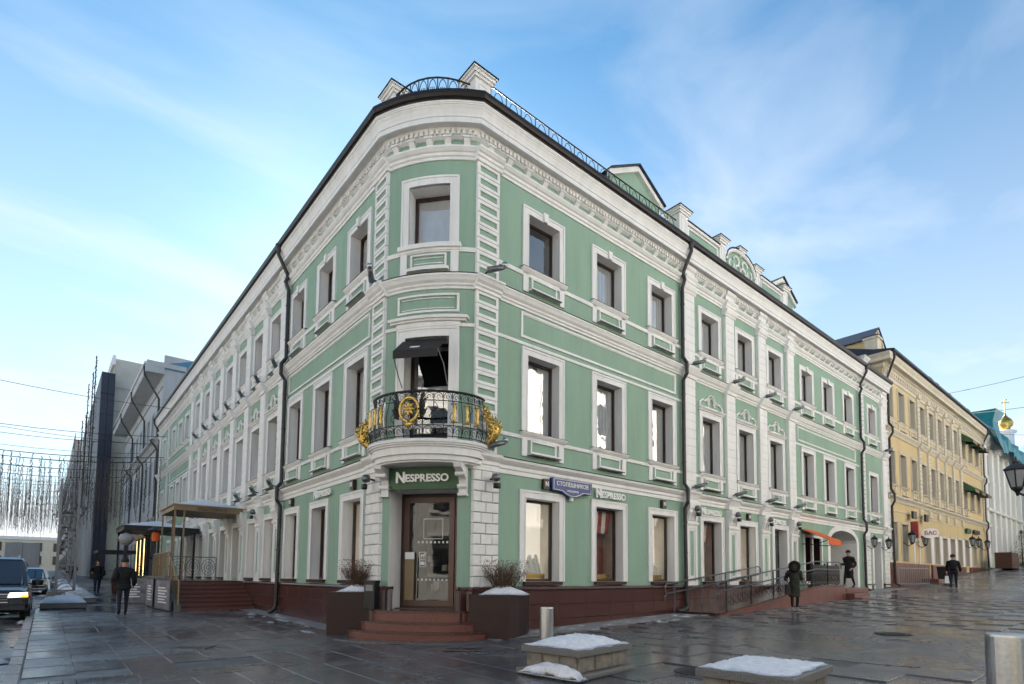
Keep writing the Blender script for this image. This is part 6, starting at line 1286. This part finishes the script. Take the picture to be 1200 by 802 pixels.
# poles with bulb garlands on the dark building
for i, (y_, h_) in enumerate(((66.5, 25.4), (69, 24.2), (76, 24.6), (84, 22.5), (92, 23.4), (100, 22.0))):
    q = MB(); x = -2.8-.1*(i % 3); q.tube([(x, y_, 10), (x, y_, h_)], .05, IRON, 5); rd = random.Random(i)
    for k2 in range(120): zz = rd.uniform(10, h_); a = rd.uniform(0, 6.3); r2 = rd.uniform(.05, .4)*(1.15-(zz-10)/(h_-8)); p = Vector((x+r2*math.cos(a), y_+r2*math.sin(a), zz)); q.box(p.x-.03, p.x+.03, p.y-.03, p.y+.03, p.z-.06, p.z+.06, STRG if k2 % 3 else GOLDM)
    put('light_mast', q, None, label=('nearest', 'second', 'third', 'fourth', 'fifth', 'farthest')[i]+' thin mast wrapped in light garlands along the dark building', cat='decoration', group='garlanded masts along the dark building')
# left opposite row and street end
OL = thing('far_opposite_houses', 'low ochre houses far down the left side of the street', 'building', T(-18, 110, 1)); q = MB(); q.box(-30, -16.2, 84, 170, 0, 11.0, CREAM); q.add([(-30, 84, 11), (-16, 84, 11), (-16, 170, 11), (-30, 170, 11), (-23, 84, 14.4), (-23, 170, 14.4)], [(1, 2, 5, 4), (0, 4, 5, 3), (0, 1, 4)], ROOFB); put('wall', q, OL)
for i in range(10):
    for j in range(2): q = MB(); q.box(-16.25, -16.12, 86+i*7.5, 88+i*7.5, 2.4+j*4.2, 5.2+j*4.2, BROWN); put('window', q, OL)
SE = thing('street_end_building', 'pale sunlit building closing the end of the left street', 'building', T(-9, 230, 2)); q = MB(); q.box(-60, 30, 232, 244, 0, 12, CREAM); q.box(-60, 30, 231.6, 244, 12, 13, WHITE); put('wall', q, SE)
for i in range(18):
    for j in range(2): q = MB(); q.box(-57+i*4.8, -55+i*4.8, 231.7, 231.98, 4+j*4.3, 6.8+j*4.3, BROWN); put('window', q, SE)
def tree(x, y_, h_, r0, lab, seed):
    rd = random.Random(seed); z = gz(x, y_); b = thing('bare_tree', lab, 'tree', T(x, y_, z)); q = MB(); q.tube([(0, 0, 0), (.1, 0, h_*.3), (0, .1, h_*.5)], [.22, .16, .1], TWIG, 7); put('trunk', q, b, T(x, y_, z)); q = MB()
    for k2 in range(160):
        a = rd.uniform(0, 2*PI); p = Vector((0, 0, h_*rd.uniform(.28, .55))); d = Vector((math.cos(a), math.sin(a), rd.uniform(.5, 2.2))).normalized(); pts = [p]
        for s_ in range(4): d = (d+Vector((rd.gauss(0, .25), rd.gauss(0, .25), rd.gauss(0, .15)))).normalized(); p = p+d*r0*.3; pts.append(p)
        q.tube(pts, [.05, .04, .03, .02, .012], TWIG, 3, False)
    put('crown', q, b, T(x, y_, z), kind='stuff')
tree(-15.5, 78, 10.5, 4, 'bare winter tree in front of the far ochre houses', 5)
# hanging garland rows across the left street
def garland_row(y_, x0, x1, zc, lab, seed, n, drop):
    rd = random.Random(seed); g_ = thing('light_garland_row', lab, 'garland', T(x0, y_, zc), 'light garland curtains across the left street'); q = MB(); 
    q.tube([(x0+(x1-x0)*i/12, y_, zc-.7*4*(i/12)*(1-i/12)+.05) for i in range(13)], .03, IRON, 4); q.tube([(x0+(x1-x0)*i/12, y_-1.5, zc+1.2-.6*4*(i/12)*(1-i/12)) for i in range(13)], .02, IRON, 4); put('cable', q, g_); q = MB()
    for i in range(n):
        u = (i+rd.uniform(-.3, .3)+.5)/n; x = x0+(x1-x0)*u; zt = zc-.7*4*u*(1-u); L_ = drop*rd.uniform(.55, 1.0); z = zt
        yy = y_+rd.uniform(-.5, .5)
        while z > zt-L_:
            s_ = rd.uniform(.012, .036); x2 = x+rd.uniform(-.04, .04); q.box(x2-s_*.7, x2+s_*.7, yy-s_*.5, yy+s_*.5, z-s_*2.4, z, STRG); z -= s_*2.2
    put('hanging_strands', q, g_, kind='stuff')
for i, (y_, zc, n, drop) in enumerate(((34, 9.2, 11, 4.6), (40, 9.8, 12, 5.0), (47, 10.2, 12, 5.2), (55, 10.6, 13, 5.2), (64, 11.2, 13, 5.2), (74, 12.0, 14, 5.0), (86, 12.6, 14, 5.0), (100, 13.2, 15, 5.0), (118, 13.8, 15, 5.2), (140, 14.6, 16, 5.4), (165, 15.6, 16, 5.6))):
    garland_row(y_, -16, -2.6 if y_ > 66 else -.3, zc, ('nearest', 'second', 'third', 'fourth', 'fifth', 'sixth', 'seventh', 'eighth', 'ninth', 'tenth', 'farthest')[i]+' row of hanging light garlands strung high across the left street', i, int(n*3.6), drop)
for i, (y_, z) in enumerate(((30, 12.6), (36, 11.2))): cable([(-17, y_, z), (0, y_+2, z-.4)], .018, ('upper' if i == 0 else 'lower')+' thin cable crossing the left street in front of the garlands', sag=.5)

# lattice light frames
def lattice(x, y_, h_, w_, lab):
    z = gz(x, y_); l_ = thing('lattice_tower', lab, 'light tower', T(x, y_, z)); 
    tilt = .0
    c = [(-w_/2, -w_/2), (w_/2, -w_/2), (w_/2, w_/2), (-w_/2, w_/2)]
    for a, b in c: q = MB(); q.box(a-.045, a+.045, b-.045, b+.045, .35, h_, DSTEEL); put('upright', q, l_, T(x, y_, z))
    q = MB(); zz = .4; k2 = 0
    while zz < h_:
        for i in range(4):
            a, b = c[i], c[(i+1) % 4]; q.tube([(*a, zz), (*b, zz)], .03, DSTEEL, 4)
            if zz+1.1 < h_: q.tube([(*a, zz), (*b, zz+1.1)] if k2 % 2 else [(*b, zz), (*a, zz+1.1)], .018, DSTEEL, 4)
        zz += 1.1; k2 += 1
    put('bracing', q, l_, T(x, y_, z)); q = MB(); rd = random.Random(3)
    for k2 in range(22): p = Vector((rd.uniform(-.3, .3), rd.uniform(-.3, .3), rd.uniform(1, h_*.8))); q.box(p.x-.05, p.x+.05, p.y-.05, p.y+.05, p.z-.05, p.z+.05, STRG)
    put('bulb_garland', q, l_, T(x, y_, z), kind='stuff'); q = MB(); q.cham(-.6, .6, -.6, .6, .0, .35, .03, CAPST); put('base', q, l_, T(x, y_, z))
lattice(-5.3, 21.5, 5.3, .62, 'tall dark lattice light tower standing on the kerb nearest the camera'); lattice(-5.1, 36, 5.4, .7, 'second lattice light tower farther down the kerb')
for i in range(9):
    y_ = 15.4+i*3.3; x = -5.45 if i == 0 else -4.95
    if abs(y_-21.5) < .9: y_ += 1.3
    z = gz(x, y_); w2 = .62 if i == 0 else .58
    lab = 'low kerbside flower bed buried in dirty snow, '+('nearest of the row', 'second of the row', 'third of the row', 'fourth of the row', 'fifth of the row', 'sixth of the row', 'seventh of the row', 'eighth of the row', 'farthest of the row')[i]
    b = thing('snowy_flower_bed', lab, 'flower bed', T(x, y_, z), 'snowy flower beds along the left kerb'); M = T(x, y_, z)
    q = MB(); q.cham(-w2, w2, -.8, .8, 0, .20, .03, CAPST); put('kerb_frame', q, b, M); put('snow', snowcap(-w2+.0, w2, -.8, .8, .20, .34, 40+i, SNOWD if i % 2 else SNOW, n=12, pw=.5), b, M, smooth=True)
    if i in (0, 2): q = MB(); q.tube([(0, 0, .2), (.02, 0, .5)], .03, TWIG, 5); put('stump', q, b, M)

# ---------------------------------------------------------------- vehicles
def car(x, y_, zg, L_, W, H, mt, lab, nose, kind='suv', lights=False, faceaway=False):
    """x,y = centre of the front bumper; car points towards -Y"""
    M = T(x, y_, zg)@(RZ(PI) @ T(0, -L_, 0) if faceaway else I4); c = thing('parked_car', lab, 'car', M); hw = W/2
    hb = H*.56 if kind == 'suv' else H*.60; hl = L_*.24
    st_ = [(0.0, .34, hb*.60, .90, None), (.10, .26, hb*.86, .96, None), (.35, .24, hb*.93, 1, None), (hl, .24, hb*1.0, 1, None), (hl+.02, .24, hb*1.01, 1, 0.0), (hl+1.05, .24, hb*1.03, 1, .93), (hl+1.45, .24, hb*1.04, 1, 1.0), (L_*.80, .24, hb*1.06, 1, .99), (L_-.35, .26, hb*1.06, .99, .80 if kind == 'suv' else .30), (L_-.06, .30, hb*.98, .95, 0.0), (L_, .38, hb*.85, .90, None)]
    q = MB(); rings = []
    for (yy, zb, zt, ws, _) in st_:
        w3 = hw*ws; rings.append([(-w3*.92, yy, zb), (-w3, yy, zb+.15), (-w3*1.0, yy, zt*.72), (-w3*.93, yy, zt*.96), (-w3*.78, yy, zt), (w3*.78, yy, zt), (w3*.93, yy, zt*.96), (w3, yy, zt*.72), (w3, yy, zb+.15), (w3*.92, yy, zb)])
    n = 10; vs = [p for r2 in rings for p in r2]; fs = [(i*n+j, i*n+(j+1) % n, (i+1)*n+(j+1) % n, (i+1)*n+j) for i in range(len(rings)-1) for j in range(n)]+[tuple(range(n-1, -1, -1)), tuple(range((len(rings)-1)*n, len(rings)*n))]
    q.add(vs, fs, mt); put('body', q, c, M, smooth=False)
    g_ = [s_ for s_ in st_ if s_[4] is not None]; q = MB(); rings = []
    for (yy, zb, zt, ws, f_) in g_:
        zr = zt-.02+(H-zt)*f_; w0 = hw*.92; w1 = hw*(.92-.17*f_); rings.append([(-w0, yy, zt-.04), (-w1, yy, zr-.02 if f_ else zt-.02), (-w1*.9, yy, zr), (w1*.9, yy, zr), (w1, yy, zr-.02 if f_ else zt-.02), (w0, yy, zt-.04)])
    n = 6; vs = [p for r2 in rings for p in r2]; fs = [(i*n+j, i*n+(j+1) % n, (i+1)*n+(j+1) % n, (i+1)*n+j) for i in range(len(rings)-1) for j in range(n)]; q.add(vs, fs, CARGL); put('glasshouse', q, c, M)
    q = MB(); z = H; q.add([(-hw*.70, hl+1.05, z-.05), (hw*.70, hl+1.05, z-.05), (hw*.70, L_*.82, z-.02), (-hw*.70, L_*.82, z-.02), (-hw*.66, hl+1.3, z+.02), (hw*.66, hl+1.3, z+.02), (hw*.66, L_*.8, z+.02), (-hw*.66, L_*.8, z+.02)], [(4, 5, 6, 7), (0, 1, 5, 4), (1, 2, 6, 5), (2, 3, 7, 6), (3, 0, 4, 7)], mt); put('roof', q, c, M)
    for sx in (-1, 1):
        q = MB(); q.tube([(sx*hw*.80, hl+.05, hb*1.01), (sx*hw*.71, hl+1.15, H-.07), (sx*hw*.70, L_*.8, H-.02), (sx*hw*.74, L_-.4, H*.86), (sx*hw*.86, L_-.12, hb)], .035, mt, 6); put('pillar', q, c, M)
        if kind == 'suv': q = MB(); q.tube([(sx*hw*.64, hl+1.4, H+.03), (sx*hw*.64, hl+1.6, H+.07), (sx*hw*.64, L_*.76, H+.07), (sx*hw*.64, L_*.8, H+.03)], .018, STEEL, 6); put('roof_rail', q, c, M)
        q = MB(); q.lathe([(.05, -.10), (.13, -.09), (.14, .06), (.08, .10)], mt, 10, (sx*(hw+.13), hl+.35, hb*1.06)); q.box(min(sx*hw*.9, sx*(hw+.1)), max(sx*hw*.9, sx*(hw+.1)), hl+.32, hl+.38, hb*1.0, hb*1.04, mt); put('mirror', q, c, M)
        q = MB(); q.add([(sx*hw*.50, -.015, hb*.66), (sx*hw*.93, .05, hb*.68), (sx*hw*.94, .07, hb*.80), (sx*hw*.55, .01, hb*.79), (sx*hw*.50, .1, hb*.66), (sx*hw*.93, .3, hb*.68), (sx*hw*.94, .3, hb*.80), (sx*hw*.55, .2, hb*.79)], [(0, 1, 2, 3), (0, 4, 5, 1), (3, 2, 6, 7), (1, 5, 6, 2)], HEADL if lights else STEEL); put('headlight', q, c, M)
        if lights and sx == 1: q = MB(); q.box(hw*.80, hw*.95, -.0, .12, hb*.67, hb*.73, TURN); put('turn_signal', q, c, M)
        for yy in (L_*.17, L_*.80):
            q = MB(); r2 = .37 if kind == 'suv' else .32; q.add([(sx*(hw-.22+dx), yy+r2*math.cos(a), r2+r2*math.sin(a)) for dx in (0, .23) for a in [2*PI*i/18 for i in range(18)]], [tuple(range(17, -1, -1)), tuple(range(18, 36))]+[(i, (i+1) % 18, (i+1) % 18+18, i+18) for i in range(18)], TYRE); wl = put('wheel', q, c, M)
            q = MB(); q.add([(sx*(hw+.015), yy+r2*.6*math.cos(a), r2+r2*.6*math.sin(a)) for a in [2*PI*i/12 for i in range(12)]]+[(sx*(hw-.02), yy+r2*.66*math.cos(a), r2+r2*.66*math.sin(a)) for a in [2*PI*i/12 for i in range(12)]], [tuple(range(12))]+[(i, (i+1) % 12, (i+1) % 12+12, i+12) for i in range(12)], STEEL); put('rim', q, wl, M)
    q = MB()
    for k2 in range(4): z = hb*.52+k2*.075; q.box(-hw*.52, hw*.52, -.03, .05, z, z+.032, STEEL if k2 in (0, 3) else DSTEEL)
    q.box(-hw*.52, hw*.52, .0, .06, hb*.5, hb*.80, IRON); put('grille', q, c, M)
    q = MB(); q.box(-hw*.9, hw*.9, -.05, .1, .34, hb*.46, mt); q.box(-hw*.6, hw*.6, -.06, .0, .38, .50, IRON); put('bumper', q, c, M); q = MB(); q.box(-.26, .26, -.075, -.05, hb*.36, hb*.36+.115, LET); put('number_plate', q, c, M)
    q = MB(); q.box(-hw*.75, hw*.75, hl+.02, hl+.06, hb*1.02, hb*1.04, IRON); put('wiper', q, c, M)
    return c
RDZ = lambda x, y_: gz(x, y_)-.13
car(-7.26, 11.0, RDZ(-7.5, 13), 4.9, 1.96, 1.86, CARBLK, 'black four wheel drive car with lit headlights parked at the left kerb', 1, 'suv', True)
car(-6.75, 28.5, RDZ(-6.7, 30), 4.5, 1.80, 1.45, CARSIL, 'silver car parked behind the black four wheel drive', 1, 'sedan', False)
car(-7.6, 36.0, RDZ(-7.6, 38), 4.8, 1.9, 1.8, CARBLK, 'dark car beyond the silver car', 1, 'suv', False)
car(-12.0, 30.0, RDZ(-12, 32), 4.8, 1.9, 1.75, CARSIL, 'pale van at the left edge beyond the black car', 1, 'suv', False)
TX, TY = -7.7, 62; tz = RDZ(TX, TY); M = T(TX, TY, tz); tk = thing('box_truck', 'grey box truck standing in the left street behind the parked cars', 'truck', M)
q = MB(); q.cham(-1.25, 1.25, 0, 6.0, 1.0, 3.7, .03, GREYW); put('cargo_box', q, tk, M); q = MB(); q.box(-1.0, 1.0, .3, 6.2, .6, 1.0, IRON); put('chassis', q, tk, M); q = MB(); q.box(-1.1, 1.1, 6.1, 7.8, .6, 2.5, CARSIL); put('cab', q, tk, M); q = MB(); q.box(-.02, .02, -.02, .02, 1.05, 3.65, DSTEEL); q.box(-1.2, 1.2, -.03, 0, .85, .98, DSTEEL); put('rear_doors', q, tk, M)
for sx in (-1, 1):
    for yy in (1.2, 6.8): q = MB(); q.lathe([(.45, -.15), (.45, .15)], TYRE, 16); put('wheel', q, tk, M @ T(sx*1.0, yy, .45) @ Matrix.Rotation(PI/2, 4, 'Y'))

# ---------------------------------------------------------------- people
def skin_mesh(chains, name, lvl=1):
    """chains: list of lists of (x,y,z,r); a point repeated in another chain joins it"""
    vs, es, rs, idx = [], [], [], {}
    for ch in chains:
        prev = None
        for (x, y_, z, r2) in ch:
            k2 = (round(x, 4), round(y_, 4), round(z, 4))
            if k2 not in idx: idx[k2] = len(vs); vs.append((x, y_, z)); rs.append(r2)
            i = idx[k2]
            if prev is not None and prev != i: es.append((prev, i))
            prev = i
    me = bpy.data.meshes.new(name); me.from_pydata(vs, es, []); o = bpy.data.objects.new(name, me); C.objects.link(o)
    sk = o.modifiers.new('s', 'SKIN'); sk.use_smooth_shade = True
    for i, r2 in enumerate(rs):
        v = me.skin_vertices[0].data[i]; v.radius = (r2 if not isinstance(r2, tuple) else r2[0], r2 if not isinstance(r2, tuple) else r2[1]); v.use_root = (i == 0)
    sb_ = o.modifiers.new('u', 'SUBSURF'); sb_.levels = lvl; sb_.render_levels = lvl
    bpy.context.view_layer.update(); dg = bpy.context.evaluated_depsgraph_get(); r3 = bpy.data.meshes.new_from_object(o.evaluated_get(dg)); bpy.data.objects.remove(o); r3.name = name
    return r3
def person(x, y_, z, rot, H, lab, coat=COATK, legs=JEANS, shoes=SHOED, stride=.35, hem=.50, hood=None, hat=None, arms=(.25, -.2), bag=None, ruck=False, hair=BLACKC):
    """faces local -Y"""
    M = T(x, y_, z) @ RZ(rot) @ Matrix.Scale(H/1.75, 4); p = thing('person', lab, 'person', M)
    s_ = stride; hipz = .90; chains = [[(0, 0, hipz+.04, .13), (0, .0, 1.10, .125), (0, .01, 1.32, .15), (0, .02, 1.44, .10), (0, .0, 1.51, .058), (0, -.01, 1.58, .072), (0, -.015, 1.66, .092), (0, -.005, 1.72, .07)]]
    ft = []
    for sx, ph in ((-1, 1), (1, -1)):
        f_ = -s_*.5*ph; kx_ = sx*.10; lift = .06 if ph < 0 and s_ > .2 else 0
        chains.append([(0, 0, hipz+.04, .13), (sx*.095, f_*.08, hipz-.06, .10), (kx_, f_*.55-.04, .50+lift*.5, .068), (kx_, f_+(.06 if ph < 0 else 0), .10+lift, .045), (kx_, f_-.10+(.05 if ph < 0 else 0), .045+lift*.4, .042), (kx_, f_-.19+(.05 if ph < 0 else 0), .035, .032)]); ft.append(f_)
    hands = []
    for sx, sw in ((-1, arms[0]), (1, arms[1])):
        sh_ = (sx*.19, .01, 1.40, .065); el = (sx*.27, .02+sw*.3, 1.12, .048); wr = (sx*.27, -.06-sw*.55 if abs(sw) < .5 else -.22, .90 if abs(sw) < .5 else 1.10, .034); d = (Vector(wr[:3])-Vector(el[:3])).normalized()
        hp = Vector(wr[:3])+d*.07; chains.append([(0, .02, 1.44, .10), sh_, el, wr, (*hp, .038)])
        for k2 in range(4): o_ = Vector((0, (-.028+.018*k2), 0)); a = hp+d*.03+o_; b = a+d*(.05-.006*abs(k2-1))+Vector((-sx*.006, 0, 0)); e = b+d*.035+Vector((-sx*.02, 0, 0)); chains.append([(*hp, .038), (*a, .012), (*b, .010), (*e, .008)])
        th = hp+Vector((-sx*.01, -.035, .01)); chains.append([(*hp, .038), (*th, .013), (*(th+d*.04+Vector((-sx*.012, -.01, 0))), .009)]); hands.append(hp)
    me = skin_mesh(chains, 'body'); me.materials.clear()
    for q2 in (SKIN, legs, shoes, coat): me.materials.append(q2)
    for f_ in me.polygons:
        c2 = f_.center; f_.material_index = 0 if c2.z > 1.50 or min((c2-h2).length for h2 in hands) < .10 and abs(c2.x) > .18 and c2.z < 1.25 else (2 if c2.z < .11 else (1 if c2.z < hipz+.05 else 3))
    body = link('body', me, p, M)
    # coat: torso with flared hem and sleeves
    cz = 1.75*hem*.0+ (hem); ch = [[(0, .01, 1.44, .125), (0, .015, 1.30, (.205, .155)), (0, .01, 1.10, (.19, .15)), (0, .01, .95, (.20, .16)), (0, .01, max(cz+.12, .62), (.215, .17)), (0, .01, cz+.04, (.225, .175)), (0, .01, cz, (.22, .17))]]
    for sx, sw in ((-1, arms[0]), (1, arms[1])):
        wr = (sx*.27, -.06-sw*.55 if abs(sw) < .5 else -.22, .90 if abs(sw) < .5 else 1.10)
        ch.append([(0, .01, 1.44, .125), (sx*.185, .01, 1.40, .095), (sx*.275, .02+sw*.3, 1.12, .078), (wr[0], wr[1]+.01, wr[2]+.02, .060)])
    cm = skin_mesh(ch, 'coat', 2); cm.materials.clear(); cm.materials.append(coat); rd = random.Random(int(x*10))
    for v in cm.vertices: k3 = math.sin(v.co.z*38)*.006+math.sin(v.co.z*17+v.co.x*9)*.008; n3 = Vector((v.co.x, v.co.y, 0)); v.co += (n3.normalized()*k3 if n3.length > .02 else Vector((0, 0, 0)))
    link('coat', cm, p, M)
    if hood: 
        q = MB(); q.lathe([(.02, 1.70+.08), (.13, 1.75), (.175, 1.66), (.17, 1.55), (.19, 1.46), (.12, 1.42)], coat, 14, (0, .03, 0)); put('hood', q, p, M, smooth=True)
        q = MB(); rg = [(.155*math.cos(a), -.105+.03*math.cos(2*a), 1.60+.165*math.sin(a)) for a in [2*PI*i/24 for i in range(25)]]; q.tube(rg, .055, FUR, 8); rd = random.Random(2)
        for k2 in range(500):
            a = rd.uniform(0, 2*PI); c2 = Vector((.155*math.cos(a), -.105, 1.60+.165*math.sin(a))); v = Vector((rd.gauss(0, 1), rd.gauss(0, 1), rd.gauss(0, 1))).normalized(); t2 = v.orthogonal().normalized()*.008; q.face([c2+v*.04-t2, c2+v*.04+t2, c2+v*rd.uniform(.08, .11)], FUR)
        put('fur_trim', q, p, M)
    elif hat: q = MB(); q.lathe([(.105, 1.655), (.112, 1.68), (.105, 1.735), (.07, 1.785), (.01, 1.80)], hat, 14, (0, 0, 0)); put('hat', q, p, M, smooth=True)
    else: q = MB(); q.lathe([(.085, 1.60), (.102, 1.66), (.098, 1.72), (.06, 1.765), (.01, 1.775)], hair, 12, (0, .022, 0)); put('hair', q, p, M, smooth=True)
    q = MB(); q.tube([(0, -.095, 1.665), (0, -.125, 1.635), (0, -.10, 1.625)], [.010, .017, .010], SKIN, 6)
    for sx in (-1, 1): q.lathe([(.004, -.006), (.011, 0), (.004, .006)], BLACKC, 6, (sx*.033, -.098, 1.668)); q.tube([(sx*.088, -.005, 1.69), (sx*.1, .005, 1.66), (sx*.088, 0, 1.63)], [.008, .014, .008], SKIN, 5)
    q.tube([(-.024, -.095, 1.598), (0, -.1, 1.596), (.024, -.095, 1.598)], .005, RED, 5); put('face', q, p, M)
    if bag:
        h2 = hands[bag[1]]; q = MB(); q.tube([(h2.x, h2.y, h2.z), (h2.x, h2.y-.05, h2.z-.13)], .007, bag[0], 5); q.add([(h2.x-.06, h2.y-.17, h2.z-.15), (h2.x+.06, h2.y-.17, h2.z-.15), (h2.x+.06, h2.y+.17, h2.z-.15), (h2.x-.06, h2.y+.17, h2.z-.15), (h2.x-.09, h2.y-.19, h2.z-.52), (h2.x+.09, h2.y-.19, h2.z-.52), (h2.x+.09, h2.y+.19, h2.z-.52), (h2.x-.09, h2.y+.19, h2.z-.52)], [(0, 1, 2, 3), (7, 6, 5, 4), (0, 4, 5, 1), (1, 5, 6, 2), (2, 6, 7, 3), (3, 7, 4, 0)], bag[0])
        put('carrier_bag', q, None, M, label=bag[2], cat='bag')
    if ruck: q = MB(); q.lathe([(.08, .98), (.17, 1.02), (.18, 1.25), (.13, 1.42), (.03, 1.46)], COATK, 12, (0, .22, 0), 1, .6); put('backpack', q, None, M, label='black backpack on the back of the man walking away', cat='bag')
    return p
person(-4.13, 10.87, gz(-4.1, 10.9), PI+.0, 1.74, 'person in a black jacket and dark trousers walking away up the left pavement', COATK, JEANS, SHOED, .30, .78, hat=BLACKC, arms=(.2, .55))
person(-3.87, 27.0, gz(-3.9, 27), .1, 1.76, 'person in a dark jacket walking towards the camera farther up the left pavement', COATK, JEANS, SHOED, .30, .82, arms=(.6, -.2))
person(-3.96, 58, gz(-4, 58), 0, 1.75, 'small distant person in black at the far end of the left pavement', COATK, COATK, SHOED, .3, .8, arms=(.2, .1))
person(12.57, -2.45, gz(12.6, -2.4), -1.0, 1.56, 'person in an olive hooded parka with a large fur trim beside the ramp', COATO, COATK, SHOE, .16, .48, hood=True, arms=(.7, .6), bag=(BLACKC, 0, 'dark shoulder bag carried by the person in the olive parka'))
person(21.0, -1.15, .98, -PI/2-.2, 1.66, 'person in a long black padded coat stepping down by the archway', COATK, COATK, SHOED, .42, .45, hat=BLACKC, arms=(.6, .3))
person(29.8, -3.1, gz(29.8, -3.1), PI/2+.15+PI*0-.0, 1.80, 'man in a black jacket and jeans walking away up the right street', COATK, JEANS, SHOE, .28, .80, hat=COATO, arms=(.25, -.2), bag=(LET, 1, 'white carrier bag in the right hand of the man walking away'), ruck=True)

# ---------------------------------------------------------------- the blocks across the two streets (behind the camera, seen in the panes)
OPPW = mat('warm_white_plaster', (0.70, 0.68, 0.64), 0.85, var=0.08, scale=0.7, streak=True)
def across(name, lab, x0, x1, y0, y1, H, wallm, faces):
    b = thing(name, lab, 'building', T((x0+x1)/2, (y0+y1)/2, 0)); q = MB(); q.box(x0, x1, y0, y1, -1, H, wallm); q.box(x0-.5, x1+.5, y0-.5, y1+.5, H, H+.5, WHITE); put('wall', q, b); q = MB()
    for ax, pos, a0, a1 in faces:
        a = a0+1.5
        while a < a1-1:
            for z in (1.5, 5.3, 9.1, 12.4):
                if z+2.2 > H: continue
                if ax == 'y': q.box(a-.62, a+.62, pos-.03, pos+.03, z, z+2.2, CARGL); q.frame(a-.8, a+.8, z-.15, z+2.4, .16, pos-.10, pos+.10, WHITE)
                else: q.box(pos-.03, pos+.03, a-.62, a+.62, z, z+2.2, CARGL); q.box(pos-.1, pos+.1, a-.85, a+.85, z-.2, z-.05, WHITE); q.box(pos-.1, pos+.1, a-.85, a+.85, z+2.25, z+2.45, WHITE)
            a += 2.9
    put('windows', q, b)
across('opposite_corner_house', 'cream house across the right street mirrored in the green building windows', 1.5, 150, -40, -17.5, 16.0, OPPW, (('y', -17.5, 1.5, 120), ('x', 1.5, -40, -17.5)))
across('opposite_left_house', 'pale house across the left street mirrored in the side windows', -34, -17.5, -13, 62, 13, OPPW, (('x', -17.5, -13, 62), ('y', -13, -34, -17.5)))
across('opposite_rear_house', 'cream house diagonally across the crossing', -34, -17.5, -60, -17.5, 13, CREAM, (('x', -17.5, -60, -17.5), ('y', -17.5, -34, -17.5)))
